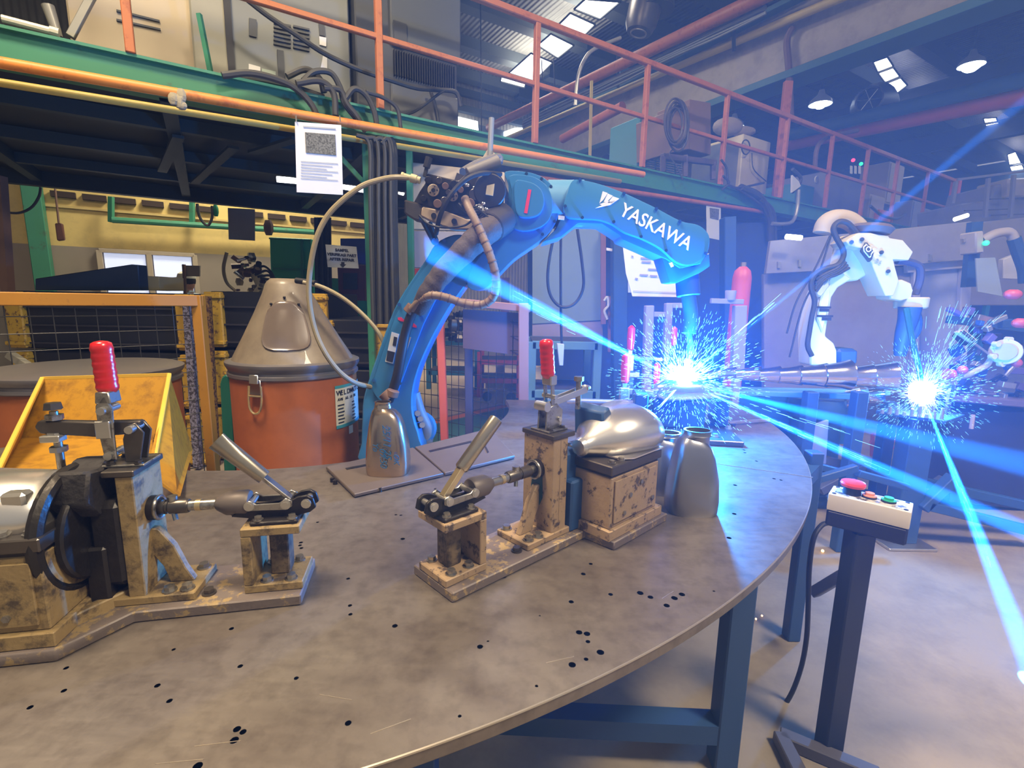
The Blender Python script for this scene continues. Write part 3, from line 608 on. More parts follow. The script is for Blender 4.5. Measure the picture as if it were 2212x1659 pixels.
# ================================================================== crates, gate, drums, bin, man (left half of the floor)
def crate(label, x0, x1, ytop, d, z1, n=3, wpost=True, col=blackpl):
    P0 = PY(x0, ytop, d); P1 = PY(x1, ytop, d); z1 = (P0.z+P1.z)/2
    t = thing('stacked_crates', label, 'crate', ((P0.x+P1.x)/2, d+.4, 0))
    L = P1.x-P0.x; cx = (P0.x+P1.x)/2
    for k in range(n):
        za = z1*k/n; zb = z1*(k+1)/n
        part(t, 'crate_body', MB().box((cx, d+.4, (za+zb)/2), (L, .8, zb-za-.02)), col, .01)
        for q in range(3): part(t, 'rib', MB().box((cx, d-.01, za+(zb-za)*(.12+.3*q)), (L-.1, .03, .012)), mat('crate_rib', (.035, .032, .035), .5))
        for sx in (-1, 1):
            if wpost:
                part(t, 'corner_post', MB().box((cx+sx*(L/2-.04), d-.015, (za+zb)/2), (.13, .05, zb-za-.03)), yel, .008)
                for zz in (za+.05, zb-.05): part(t, 'corner_band', MB().box((cx+sx*(L/2-.04), d-.03, zz), (.15, .06, .03)), yel, .006)
    return t
crate('stack of black crates with yellow corner posts left of the walkway man', 20, 412, 628, 3.6, 1.40)
crate('stack of black crates with yellow corner posts behind the grey drum hood', 452, 700, 628, 3.75, 1.42)
crate('low stack of black crates with yellow corners between hood and blue robot', 690, 835, 688, 3.7, 1.19)
# dark post + clutter between the stacks
solo('steel_column', 'thin dark brown post at the far left edge before the crates', 'column', MB().bar(PY(0, 380, 3.3), PY(18, 640, 3.3), .05, .05), rust)
lb = thing('panel_stack', 'long dark blue slanted panel lying on the black crates', 'panel', PY(180, 625, 4.0))
part(lb, 'panel', MB().prism([PY(75, 627, 3.9), PY(75, 602, 3.9), PY(283, 571, 3.9), PY(298, 572, 3.9), PY(302, 627, 3.9)], (0, .10, 0)), mat('panel_navy', (.018, .035, .07), .5), .006)
solo('carton', 'small beige carton beside the dark blue panel on the crates', 'box', MB().prism([PY(305, 627, 4.0), PY(305, 596, 4.0), PY(343, 597, 4.0), PY(345, 627, 4.0)], (0, .3, 0)), mat('carton_beige', (.42, .34, .17), .7), .004)
sgn = thing('sign_board', 'small grey board on a thin pole above the man in the white helmet', 'board', PY(412, 700, 6.3))
part(sgn, 'board', MB().prism([PY(392, 573, 6.3), PY(431, 574, 6.3), PY(431, 597, 6.3), PY(400, 597, 6.3)], (0, .02, 0)), mat('board_grey', (.30, .26, .22), .6))
part(sgn, 'pole', MB().bar(PY(397, 571, 6.28), PY(404, 700, 6.28), .03, .03), rust)
solo('fence_upright', 'rough pale upright with paper tags between the crate stacks', 'post', MB().bar(PY(404, 640, 3.5), PY(428, 1010, 3.5), .05, .04), mat('rough_pale_post', (.22, .20, .24), .7, wear=(.04, .03, .03), scale=20, amount=.5))
solo('fence_upright', 'rusty thin upright left of the second crate stack', 'post', MB().bar(PY(449, 640, 3.6), PY(470, 1010, 3.6), .035, .035), mat('rusty_yellow', (.24, .13, .03), .7, wear=(.05, .02, .02), scale=20, amount=.5))
solo('bollard', 'round topped green post standing left of the big orange drum', 'post', MB().prism([PY(484, 1040, 2.0), PY(474, 830, 2.0), PY(478, 815, 2.0), PY(488, 808, 2.0), PY(497, 815, 2.0), PY(500, 830, 2.0), PY(512, 1040, 2.0)], (0, .05, 0)), mat('dark_green_paint', (.01, .13, .085), .5), .006)
# yellow mesh gate
Gd = V((PY(430, 670, 2.7)-PY(0, 685, 2.15))); g0 = PY(0, 685, 2.15)-Gd*.25; g1 = PY(430, 670, 2.7)
g1 = V((g1.x, g1.y, 1.27)); g0 = V((g0.x, g0.y, 1.27)); gdir = (g1-g0).normalized(); GL = (g1-g0).length
gt = thing('mesh_gate', 'yellow framed wire mesh gate standing before the black crates', 'gate', (g0.x, g0.y, 0))
part(gt, 'top_rail', MB().bar(g0, g1+gdir*.02, .05, .06), yel2, .004)
for s_ in (0, 1): part(gt, 'gate_post', MB().bar((g0+(g1-g0)*s_)-V((0, 0, 1.25)), g0+(g1-g0)*s_+V((0, 0, .03)), .055, .05), yel2, .004)
part(gt, 'bottom_rail', MB().bar(g0-V((0, 0, 1.1)), g1-V((0, 0, 1.1)), .05, .05), yel2)
wr = mat('mesh_wire', (.045, .045, .045), .5, .5)
k = 0; q = .05
while q < GL: part(gt, 'mesh_wire', MB().cyl(g0+gdir*q-V((0, 0, 1.1)), g0+gdir*q, .0025, n=5), wr); q += .078
for k in range(1, 14): part(gt, 'mesh_wire', MB().cyl(g0-V((0, 0, .078*k)), g1-V((0, 0, .078*k)), .0025, n=5), wr)
# man walking behind the crates
def person():
    p0 = PY(405, 600, 6.6); x, y = p0.x, p0.y; zt = 1.66
    t = thing('person', 'man in a white cap and pale shirt walking behind the crates', 'person', (x, y, 0))
    skin = mat('skin', (.42, .22, .15), .6, scale=8, var=.08); shirt = mat('pale_shirt', (.50, .58, .62), .8); trs = mat('dark_trousers', (.03, .035, .05), .8)
    bm = MB()
    K9 = .92; vs = [(0, 0, .95), (0, 0, 1.15), (0, 0, 1.36), (.02, 0, 1.44), (-.01, 0, 1.50), (-.18+.18, -.19, 1.38), (.02, -.24, 1.12), (-.14, -.22, .93), (0, .19, 1.38), (.05, .24, 1.12), (-.04, .24, .90),
          (0, -.09, .88), (-.12, -.10, .48), (-.05, -.10, .07), (-.16, -.10, .03), (0, .09, .88), (.12, .10, .48), (.22, .10, .09), (.12, .10, .03)]
    ed = [(0, 1), (1, 2), (2, 3), (3, 4), (2, 5), (5, 6), (6, 7), (2, 8), (8, 9), (9, 10), (0, 11), (11, 12), (12, 13), (13, 14), (0, 15), (15, 16), (16, 17), (17, 18)]
    rad = [.14, .14, .15, .06, .055, .065, .045, .03, .065, .045, .03, .085, .06, .045, .04, .085, .06, .045, .04]
    me = bpy.data.meshes.new('body'); me.from_pydata([(a_, b_, c_*K9) for a_, b_, c_ in vs], ed, [])
    o = bpy.data.objects.new('body', me); C.objects.link(o); o.parent = t; me.materials.append(shirt)
    sk = o.modifiers.new('skin', 'SKIN')
    for i, r in enumerate(rad): me.skin_vertices[0].data[i].radius = (r, r*(1.25 if i < 3 else 1))
    me.skin_vertices[0].data[0].use_root = True
    ss = o.modifiers.new('sub', 'SUBSURF'); ss.levels = 1; ss.render_levels = 2
    hd = MB(); c = V((x-.01, y, 1.47))
    rings = []
    for k in range(1, 12):
        tt = math.pi*k/12; zz = -math.cos(tt)*.125; r0 = math.sin(tt)
        rg = []
        for i in range(20):
            an = 2*math.pi*i/20; cx, sy = math.cos(an), math.sin(an)
            ex = .098*r0*cx; ey = .076*r0*sy
            if cx < -.9 and -.04 < zz < .02: ex -= .022
            if cx < -.8 and -.075 < zz < -.045: ex -= .008
            rg.append(c+V((ex, ey, zz)))
        rings.append(rg)
    hd.loft(rings); hd.cyl(c-V((-.01, 0, .17)), c-V((-.01, 0, .08)), .055, n=14)
    for s_ in (-1, 1): hd.sph(c+V((.012, s_*.078, -.005)), .026, 8, (.8, .4, 1.2))
    part(t, 'head', hd, skin)
    for s_ in (-1, 1): part(t, 'eye', MB().sph(c+V((-.088, s_*.032, .012)), .011, 8), ink)
    part(t, 'mouth', MB().box(c+V((-.099, 0, -.06)), (.008, .045, .007)), mat('lips', (.28, .10, .08), .6))
    part(t, 'hair', MB().sph(c+V((.022, 0, .02)), .094, 14, (.9, .88, 1.0)), mat('hair', (.02, .015, .012), .8))
    cp = MB().lathe(c+V((0, 0, .045)), (0, 0, 1), [(0, .108), (.02, .112), (.06, .10), (.09, .06), (.10, .01)], 20)
    cp.prism([c+V((-.08, -.075, .05)), c+V((-.20, -.06, .035)), c+V((-.215, 0, .035)), c+V((-.20, .06, .035)), c+V((-.08, .075, .05))], (0, 0, .012))
    part(t, 'cap', cp, mat('cap_white', (.72, .70, .60), .6))
    tr2 = MB()
    for s_, kx, fx in ((-1, -.12, -.05), (1, .12, .22)):
        tr2.tube([V((x, y+s_*.09, .98)), V((x+kx, y+s_*.1, .5)), V((x+fx, y+s_*.1, .08))], lambda q_: .105-.04*q_, 12, 4)
    part(t, 'trousers', tr2, trs)
person()
# far small robot by the yellow wall
fr_ = thing('welding_robot', 'small distant cream robot with a tangled wire feeder near the yellow wall', 'robot', PY(560, 640, 6.0))
part(fr_, 'arm', MB().tube([PY(560, 660, 6), PY(572, 640, 6), PY(562, 605, 6), PY(545, 580, 6)], .075, 12), robcream)
part(fr_, 'base', MB().tube([PY(540, 640, 6), PY(535, 660, 6)], .10, 10, 1), robcream)
for k in range(30):
    fe = MB(); p_ = PY(545+random.uniform(-32, 24), 592+random.uniform(-38, 45), 5.9+random.uniform(-.1, .1)); z_ = random.uniform(.02, .055)
    if k % 2: fe.sph(p_, z_, 7, (1, 1, random.uniform(.6, 1.5)))
    else: fe.cyl(p_, p_+V((random.uniform(-.1, .1), -.05, random.uniform(-.1, .1))), z_*.6, n=8)
    part(fr_, 'feeder_part', fe, [mat('feeder_rust', (.09, .045, .035), .5, .3, scale=30, var=.6), conduit, dsteel, zinc, rust][k % 5])
part(fr_, 'cable', MB().tube([PY(490, 545, 5.9), PY(483, 580, 5.9), PY(490, 610, 5.9), PY(508, 628, 5.9)], .02, 6), conduit)
for k in range(4): part(fr_, 'cable', MB().tube([PY(545+k*6, 590+k*4, 5.85), PY(570+k*6, 575+k*10, 5.85), PY(592-k*3, 600+k*4, 5.85), PY(585, 640, 5.85)], .014, 6), cable)
# green cabinet, blue panel, red box
gc = thing('locker', 'bright green sheet metal locker behind the drum hood', 'locker', PY(635, 650, 6.8))
part(gc, 'body', MB().prism([PY(582, 512, 6.8), PY(672, 516, 6.8), PY(680, 700, 6.8), PY(588, 690, 6.8)], (0, .4, 0)), green2, .01)
for (x0, y0, x1, y1) in ((582, 515, 672, 519), (590, 580, 675, 583), (652, 518, 656, 690)): part(gc, 'seam_strip', MB().bar(PY(x0, y0, 6.77), PY(x1, y1, 6.77), .03, .02), mat('green_dark_strip', (.01, .15, .08), .5))
solo('locker', 'green steel panel low behind the black crates and the cable bundle', 'locker', MB().prism([PY(700, 600, 6.0), PY(810, 605, 6.0), PY(810, 720, 6.0), PY(700, 720, 6.0)], (0, .2, 0)), green2, .01)
solo('wall_panel', 'deep blue panel behind the small white sign', 'panel', MB().prism([PY(735, 515, 5.6), PY(803, 515, 5.6), PY(803, 615, 5.6), PY(735, 615, 5.6)], (0, .05, 0)), mat('panel_royal', (.012, .03, .20), .5), .005)
ex = thing('hose_reel_box', 'dark red box with a black window below the small white sign', 'box', PY(757, 680, 5.3))
part(ex, 'body', MB().prism([PY(728, 570, 5.3), PY(790, 572, 5.3), PY(788, 650, 5.3), PY(732, 648, 5.3)], (0, .2, 0)), mat('box_red', (.12, .012, .012), .5), .006)
part(ex, 'window', MB().prism([PY(742, 590, 5.29), PY(772, 590, 5.29), PY(772, 625, 5.29), PY(742, 625, 5.29)], (0, -.01, 0)), black)
# ------------------------------------------------------------------ drums
def drum(label, cx, y, r, ztop, hood=True):
    t = thing('wire_drum', label, 'drum', (cx, y, 0)); c = V((cx, y, 0))
    part(t, 'body', MB().lathe(c, (0, 0, 1), [(0, r*.965), (.3, r*.975), (ztop-.05, r*.975)], 48), kraft)
    part(t, 'bottom_rim', MB().lathe(c, (0, 0, 1), [(0, r), (.03, r), (.035, r*.98)], 48), zinc)
    rim = mat('drum_rim_zinc', (.24, .225, .23), .35, .6, scale=5)
    part(t, 'rim', MB().lathe(c+V((0, 0, ztop-.065)), (0, 0, 1), [(0, r*.98), (.006, r*1.005), (.018, r*1.005), (.022, r*.985), (.03, r*.985), (.034, r*1.0), (.05, r*1.03), (.062, r*1.03), (.068, r*.98)], 48), rim)
    return t
DC = PY(633, 785, 2.1); DC = V((DC.x, 2.12, 0)); DR = .262; DZ = 1.035
dr = drum('big orange fibre drum with a grey cone hood beside the blue robot', DC.x, DC.y, DR, DZ)
th_ = .56
hp = MB(); hr = []
for h, r in ((0, .245), (.02, .235), (.10, .19), (.20, .137), (.28, .098), (.315, .085), (.325, .078), (.34, .062)):
    hr.append([V((DC.x-.015*h/.3, DC.y, DZ+h))+V((math.cos(a_*math.pi/20)*r, math.sin(a_*math.pi/20)*r, 0)) for a_ in range(40)])
hp.loft(hr); hood = part(dr, 'cone_hood', hp, hoodm, ang=50)
# recessed window: built on the cone surface
def cone_pt(ang, h, off=0):
    rr_ = .245-(.245-.09)*h/.30+off if h > .02 else .245
    return V((DC.x-.015*h/.3, DC.y, DZ+h))+V((math.sin(ang)*rr_, -math.cos(ang)*rr_, 0))
pan = []; outl = []
for k in range(28):
    q = 2*math.pi*k/28; cx_, sy_ = math.cos(q), math.sin(q)
    e = lambda v: math.copysign(abs(v)**.55, v)
    hh = .150+e(sy_)*.098; wd = .50*(1+.5*max(0, hh-.1))
    outl.append((e(cx_)*wd*(.88 if sy_ > .5 else 1)+.30, hh))
dm = MB().loft([[cone_pt(a_, h_, .001) for a_, h_ in outl], [cone_pt(.3+(a_-.3)*.95, .15+(h_-.15)*.95, .007) for a_, h_ in outl], [cone_pt(.3+(a_-.3)*.86, .15+(h_-.15)*.86, .004) for a_, h_ in outl],
                [cone_pt(.3+(a_-.3)*.45, .15+(h_-.15)*.6, .007) for a_, h_ in outl]], False, True)
sw = part(dr, 'hood_window', dm, hoodwin, ang=60)
for a_, h_ in ((.30, .262), (-.12, .235), (.72, .235)): part(dr, 'screw', MB().sph(cone_pt(a_, h_, .003), .006, 8), oily)
def dp(ang, z, off=0): return V((DC.x+math.sin(ang)*(DR*.975+off), DC.y-math.cos(ang)*(DR*.975+off), z))
la = -.16
lt = part(dr, 'latch', MB().prism([dp(la-.09, .98, .006), dp(la+.09, .98, .006), dp(la+.10, .92, .006), dp(la-.10, .92, .006)], V((math.sin(la), -math.cos(la), 0))*.008), chrome, .002)
part(lt, 'latch_tab', MB().prism([dp(la-.07, 1.0, .012), dp(la+.07, 1.0, .012), dp(la+.07, .965, .016), dp(la-.07, .965, .016)], V((math.sin(la), -math.cos(la), 0))*.006), zinc, .002)
hpnt = [dp(la-.115+.02, .955, .014), dp(la-.125+.01, .90, .014), dp(la-.10, .862, .014), dp(la-.02, .845, .014), dp(la+.06, .86, .014), dp(la+.095, .90, .014), dp(la+.10, .955, .014)]
part(dr, 'handle', MB().tube(hpnt, .0045, 8), brass); part(dr, 'handle_bar', MB().cyl(dp(la-.11, .915, .014), dp(la+.10, .915, .014), .004, n=8), brass)
lm = MB(); lb2 = MB(); LA = .56
def patch(a0, a1, z0, z1, off, n=8):
    m_ = MB(); rs = []
    for k in range(n+1):
        a_ = a0+(a1-a0)*k/n
        rs.append([dp(a_, z0, off), dp(a_, z1, off), dp(a_, z1, off+.001), dp(a_, z0, off+.001)])
    return m_.loft(rs)
part(dr, 'label', patch(1.02, 1.86, .765, .925, .002), mat('drum_label_white', (.66, .62, .50), .6)); part(dr, 'label_band', patch(1.02, 1.86, .925, .937, .003), mat('label_teal_band', (.05, .30, .36), .6)); part(dr, 'label_band', patch(1.02, 1.86, .753, .767, .003), mat('label_teal_band', (.05, .30, .36), .6))
def curvtext(s, a0, z, size, m):
    for i, ch in enumerate(s):
        if ch == ' ': continue
        a_ = a0+i*size*.70/DR; n_ = V((math.sin(a_), -math.cos(a_), 0)); r_ = V((math.cos(a_), math.sin(a_), 0))
        text(dr, 'letter', ch, dp(a_, z, .0045), r_, ZX, size, m, .0003, bold=.0006)
curvtext('WELDMATIC', 1.04, .895, .030, ink); curvtext('AWS A5.18 ER', 1.06, .872, .016, ink)
for k in range(6):
    part(dr, 'print_line', patch(1.06, 1.20-.02*(k % 2), .850-k*.015, .855-k*.015, .004, 3), ink); part(dr, 'print_line', patch(1.42, 1.50+.03*(k % 3), .850-k*.015, .854-k*.015, .004, 3), ink)
part(dr, 'torn_sticker', patch(1.30, 1.42, .715, .750, .003, 3), paper)
# loose drum behind the bin
d2 = PY(190, 802, 2.08)
dd = drum('open orange drum with a zinc rim behind the yellow bin', d2.x, 2.08, .34, .985)
part(dd, 'lid', MB().lathe((d2.x, 2.08, .955), (0, 0, 1), [(0, .325), (.01, .325)], 40), mat('drum_lid', (.12, .06, .045), .6))
part(dd, 'lid_bar', MB().bar(PY(20, 765, 2.2), PY(105, 820, 2.2), .03, .03), mat('grey_bar', (.30, .29, .24), .4, .4))
# ------------------------------------------------------------------ yellow scrap bin on the table edge
bn = thing('scrap_bin', 'open yellow sheet metal bin on the table behind the left clamp', 'bin', PZ(200, 1060, .832))
TL, TR = PY(92, 817, 1.62), PY(366, 809, 1.62); BL, BR = PZ(-20, 1062, .835), PZ(330, 1078, .835)
FLl = PZ(-20, 1068, .835); Bl, Br = V((TL.x+.02, 1.50, .835)), V((TR.x+.01, 1.50, .835))
def sheet(pts, th=.006, n=None):
    pts = [V(p) for p in pts]; nn = (pts[1]-pts[0]).cross(pts[2]-pts[0]).normalized(); return MB().prism(pts, nn*th)
FL_, FR_ = V((BL.x, BL.y, .835)), V((BR.x, BR.y, .835))
part(bn, 'back_panel', sheet([TL, TR, Br, Bl]), binyel); part(bn, 'floor_panel', sheet([FL_, FR_, Br, Bl]), binyel)
part(bn, 'side_panel', sheet([TL, Bl, FL_]), binyel); 
SR = TR+V((.03, -.02, -.02)); part(bn, 'side_panel', sheet([TR, TR+V((.02, .05, -.28)), FR_+V((.05, .02, .0)), FR_+V((0, 0, .06))]), binyel)
edge = mat('bin_edge_yellow', (.70, .45, .06), .5)
part(bn, 'rim', MB().bar(TR, FR_+V((0, 0, .05)), .012, .012), edge, .002); part(bn, 'rim', MB().bar(TL, FL_+V((0, 0, .01)), .012, .012), edge, .002); part(bn, 'rim', MB().bar(TL, TR, .008, .01), edge)
# ================================================================== rotary table
TZ = .8; TC = V((-.92, 2.36)); TR_ = 2.06; HC = V((-.916, 2.245)); HR = .905
tbm = bpy.data.materials.new('scuffed_table_steel'); tbm.use_nodes = True
nt = tbm.node_tree; b_ = nt.nodes['Principled BSDF']; L_ = nt.links.new
b_.inputs['Metallic'].default_value = .65; b_.inputs['Roughness'].default_value = .42
tc_ = nt.nodes.new('ShaderNodeTexCoord')
def nz_(sc_, det=6, st=(1, 1, 1), rough=.6):
    mp = nt.nodes.new('ShaderNodeMapping'); mp.inputs['Scale'].default_value = st; L_(tc_.outputs['Object'], mp.inputs['Vector'])
    n = nt.nodes.new('ShaderNodeTexNoise'); n.inputs['Scale'].default_value = sc_; n.inputs['Detail'].default_value = det; n.inputs['Roughness'].default_value = rough
    L_(mp.outputs['Vector'], n.inputs['Vector']); return n
n1 = nz_(3.5, 7, rough=.65); n2 = nz_(30, 5); n3 = nz_(14, 6, (1, 6, 1))
r1 = nt.nodes.new('ShaderNodeValToRGB'); r1.color_ramp.elements[0].position = .32; r1.color_ramp.elements[0].color = (.16, .132, .112, 1); r1.color_ramp.elements[1].position = .68; r1.color_ramp.elements[1].color = (.27, .236, .20, 1)
L_(n1.outputs['Fac'], r1.inputs['Fac'])
r2 = nt.nodes.new('ShaderNodeValToRGB'); r2.color_ramp.elements[0].position = .30; r2.color_ramp.elements[0].color = (.62, .60, .60, 1); r2.color_ramp.elements[1].position = .55; r2.color_ramp.elements[1].color = (1, 1, 1, 1)
L_(n2.outputs['Fac'], r2.inputs['Fac'])
mm = nt.nodes.new('ShaderNodeMix'); mm.data_type = 'RGBA'; mm.blend_type = 'MULTIPLY'; mm.inputs['Factor'].default_value = .7
L_(r1.outputs['Color'], mm.inputs['A']); L_(r2.outputs['Color'], mm.inputs['B']); L_(mm.outputs['Result'], b_.inputs['Base Color'])
mr_ = nt.nodes.new('ShaderNodeMapRange'); mr_.inputs['To Min'].default_value = .33; mr_.inputs['To Max'].default_value = .52; L_(n3.outputs['Fac'], mr_.inputs['Value']); L_(mr_.outputs['Result'], b_.inputs['Roughness'])
bp_ = nt.nodes.new('ShaderNodeBump'); bp_.inputs['Strength'].default_value = .12; bp_.inputs['Distance'].default_value = .004; L_(n2.outputs['Fac'], bp_.inputs['Height']); L_(bp_.outputs['Normal'], b_.inputs['Normal'])
tb = thing('work_table', 'big round edged grey steel welding table with drilled holes in the foreground', 'table', (-.6, 1.2, 0))
YC = 2.44
loop = []
NO = 150
a_end = math.asin((YC-TC.y)/TR_)
for i in range(NO+1):
    a_ = a_end-(R(135)+a_end)*i/NO      # from right end clockwise under to the left end
    loop.append(V((TC.x+math.cos(a_)*TR_, TC.y+math.sin(a_)*TR_)))
b_end = math.asin((YC-HC.y)/HR)
for i in range(71):
    a_ = R(225)+(R(135)+b_end)*i/70
    loop.append(V((HC.x+math.cos(a_)*HR, HC.y+math.sin(a_)*HR)))
holes_px = [(65, 1528, 6), (138, 1492, 5.5), (143, 1443, 5), (340, 1481, 6), (366, 1514, 6), (375, 1403, 4), (519, 1439, 5.5), (500, 1358, 5), (640, 1465, 5), (512, 1575, 8), (525, 1581, 7), (506, 1599, 9), (752, 1562, 7), (427, 1655, 10),
    (853, 1352, 6), (756, 1308, 4.5), (757, 1327, 4.5), (752, 1250, 4), (870, 1164, 5), (866, 1113, 3), (860, 1113, 3), (855, 1112, 3), (650, 1172, 4), (648, 1178, 4), (651, 1184, 4), (686, 1128, 3), (1037, 1397, 6.5), (1054, 1385, 2.5), (1166, 1330, 2),
    (1234, 1300, 5.5), (1319, 1284, 5), (1276, 1218, 4), (1260, 1240, 5), (1383, 1281, 7), (1384, 1288, 6), (1405, 1290, 6), (1473, 1284, 6.5), (1457, 1292, 7), (1440, 1308, 6.5), (1251, 1366, 7), (1268, 1369, 7), (1270, 1386, 5), (1297, 1409, 8), (1266, 1424, 5), (1236, 1436, 8),
    (1159, 1482, 3.5), (993, 1547, 4), (1588, 1048, 4), (1586, 1110, 4.5), (1575, 1162, 5), (1672, 1034, 3.5), (1687, 1037, 3), (1542, 1277, 2.5), (1100, 1228, 4), (1090, 1247, 4), (722, 1043, 3), (940, 1056, 3), (1110, 1200, 3), (1010, 1190, 3), (1607, 972, 3), (1609, 978, 3), (1634, 996, 3)]
HOL = []
for (x, y, r) in holes_px:
    p = PZ(x, y, TZ); r_ = (PZ(x+r, y, TZ)-PZ(x-r, y, TZ)).length/2
    q = V((p.x, p.y))
    if all((q-h[0]).length > (r_+h[1])*1.08 for h in HOL): HOL.append((q, r_))
vs = [p.copy() for p in loop]; ne = len(vs); edges = [(i, (i+1) % ne) for i in range(ne)]
for (q, r_) in HOL:
    n0 = len(vs)
    for k in range(14): vs.append(q+V((math.cos(2*math.pi*k/14), math.sin(2*math.pi*k/14)))*r_)
    edges += [(n0+k, n0+(k+1) % 14) for k in range(14)]
ov, oe, of, *_r = delaunay_2d_cdt(vs, edges, [], 3, 1e-6)
T = MB(); nv = len(ov)
T.v = [V((p.x, p.y, TZ)) for p in ov]+[V((p.x, p.y, TZ-.022)) for p in ov]
cnt = {}
for f in of:
    for i in range(len(f)):
        e_ = (f[i], f[(i+1) % len(f)]); cnt[e_] = 1
T.f = [list(f) for f in of]+[[i+nv for i in f[::-1]] for f in of]
for (i, j) in cnt:
    if (j, i) not in cnt: T.f.append([j, i, i+nv, j+nv])
part(tb, 'tabletop', T, tbm, ang=30)
part(tb, 'seam', MB().bar(PZ(1538, 1000, TZ+.0006), PZ(1756, 1031, TZ+.0006), .003, .001), zinc)
edge_hl = MB(); bp2 = []
for i in range(0, NO+1):
    a_ = a_end-(R(135)+a_end)*i/NO; bp2.append(V((TC.x+math.cos(a_)*(TR_+.0005), TC.y+math.sin(a_)*(TR_+.0005), TZ-.002)))
part(tb, 'edge_highlight', edge_hl.tube(bp2, .0019, 6, 1), mat('highlight_scratch_steel', (.62, .55, .45), .3, .85))  # bright tube added to draw the highlight along the table edge
for (x0, y0, x1, y1) in ((1180, 1432, 1240, 1418), (335, 1650, 440, 1640), (800, 1585, 888, 1553), (1430, 1293, 1455, 1277), (420, 1612, 520, 1600), (690, 1500, 760, 1512)):
    part(tb, 'scratch', MB().bar(PZ(x0, y0, TZ+.0002), PZ(x1, y1, TZ+.0002), .0009, .0004), mat('highlight_scratch_steel', (.62, .55, .45), .3, .85))
# edge flange + legs
fl = MB(); rs = []
for i in range(0, NO+1, 2):
    a_ = a_end-(R(135)+a_end)*i/NO; c_ = V((math.cos(a_), math.sin(a_), 0)); cc_ = V((TC.x, TC.y, 0))
    rs.append([cc_+c_*(TR_-.02)+V((0, 0, TZ-.022)), cc_+c_*(TR_-.02)+V((0, 0, TZ-.045)), cc_+c_*(TR_-.03)+V((0, 0, TZ-.045)), cc_+c_*(TR_-.03)+V((0, 0, TZ-.022))])
fl.loft(rs); part(tb, 'rim_flange', fl, dsteel)
def leg(x, y, w=.07):
    part(tb, 'leg', MB().box((x, y, .385), (w, w, .77)), bluepl, .004)
lp = PZ(1558, 1650, 0); leg(lp.x, lp.y, .065)
lp2 = PZ(1708, 1378, 0); leg(lp2.x, lp2.y, .05)
for (x, y) in ((-1.9, .75), (-2.1, 1.05), (.72, 2.3), (-.2, 1.0)): leg(x, y)
part(tb, 'cross_bar', MB().bar((lp.x, lp.y, .12), (-.9, 1.25, .12), .06, .06).join(MB().bar((lp.x, lp.y, .70), (lp2.x, lp2.y, .70), .05, .05)), bluepl)
part(tb, 'cross_bar', MB().bar((lp.x, lp.y, .72), (-.9, .95, .72), .05, .05), bluepl)
part(tb, 'cross_bar', MB().bar((lp.x-.15, lp.y, .75), (lp.x, lp.y, .45), .03, .03), bluepl)
# ------------------------------------------------------------------ two flat plates
def flat(name, label, px, z, th, m, **k):
    pts = [PZ(x, y, z) for x, y in px]; return solo(name, label, 'plate', MB().prism(pts, (0, 0, -th)), m, .002, **k)
plm = mat('dull_plate_steel', (.14, .11, .09), .55, .35, scale=12, var=.15)
s1 = thing('base_plate', 'flat grey steel plate under the gold coloured canister', 'plate', PZ(830, 1030, TZ))
part(s1, 'plate', MB().prism([PZ(x, y, TZ+.012) for x, y in ((704, 1008), (765, 1067), (958, 1022), (893, 966))], (0, 0, -.010)), plm, .002)
part(s1, 'slot', MB().prism([PZ(x, y, TZ+.0135) for x, y in ((746, 1011), (749, 1014), (800, 1004), (797, 1001))], (0, 0, -.002)), oily)
for (x, y) in ((718, 1041), (724, 1046), (820, 1062)): part(s1, 'foot', MB().cyl(PZ(x, y, TZ), PZ(x, y, TZ)+V((0, 0, .0118)), .006, n=10), oily)
s2 = thing('base_plate', 'flat grey steel plate behind the left upright lever, touching the first plate', 'plate', PZ(1010, 985, TZ))
part(s2, 'plate', MB().prism([PZ(x, y, TZ+.012) for x, y in ((896, 965), (961, 1021), (1112, 984), (1058, 925))], (0, 0, -.010)), plm, .002)
part(s2, 'slot', MB().prism([PZ(x, y, TZ+.0135) for x, y in ((926, 973), (929, 976), (1020, 955), (1017, 952))], (0, 0, -.002)), oily)
part(s2, 'slot', MB().prism([PZ(x, y, TZ+.0135) for x, y in ((1040, 950), (1042, 948), (1056, 976), (1053, 978))], (0, 0, -.002)), oily)
for (x, y) in ((1090, 1000), (960, 1025)): part(s2, 'foot', MB().cyl(PZ(x, y-6, TZ), PZ(x, y-6, TZ)+V((0, 0, .0118)), .006, n=10), oily)
# ------------------------------------------------------------------ canisters
def canister(t, cx, cy, H, w, m, neck=(-.012, .022), z0=TZ):
    rr_ = []
    N = 40
    for f, k, ox, e in ((0, .98, 0, .62), (.02, 1.0, 0, .62), (.16, 1.02, 0, .60), (.42, .96, 0, .60), (.68, .80, -.002, .62), (.80, .69, -.004, .7), (.87, .56, -.008, .8), (.91, .40, -.012, 1), (.94, neck[1]/(w/2)*1.06, neck[0], 1), (.955, neck[1]/(w/2)*.98, neck[0], 1), (.99, neck[1]/(w/2)*.98, neck[0], 1), (1.0, neck[1]/(w/2)*1.05, neck[0], 1)):
        rg = []
        for i in range(N):
            a_ = 2*math.pi*i/N; c_, s_ = math.cos(a_), math.sin(a_)
            rg.append(V((cx+ox+math.copysign(abs(c_)**e, c_)*w/2*k, cy+math.copysign(abs(s_)**e, s_)*w*.42*k, z0+H*f)))
        rr_.append(rg)
    rr_.append([V((cx+neck[0]+(p.x-cx-neck[0])*.85, cy+(p.y-cy)*.85, z0+H)) for p in rr_[-1]])
    rr_.append([p-V((0, 0, .05)) for p in rr_[-1]])
    return part(t, 'body', MB().loft(rr_, True, True), m, ang=42)
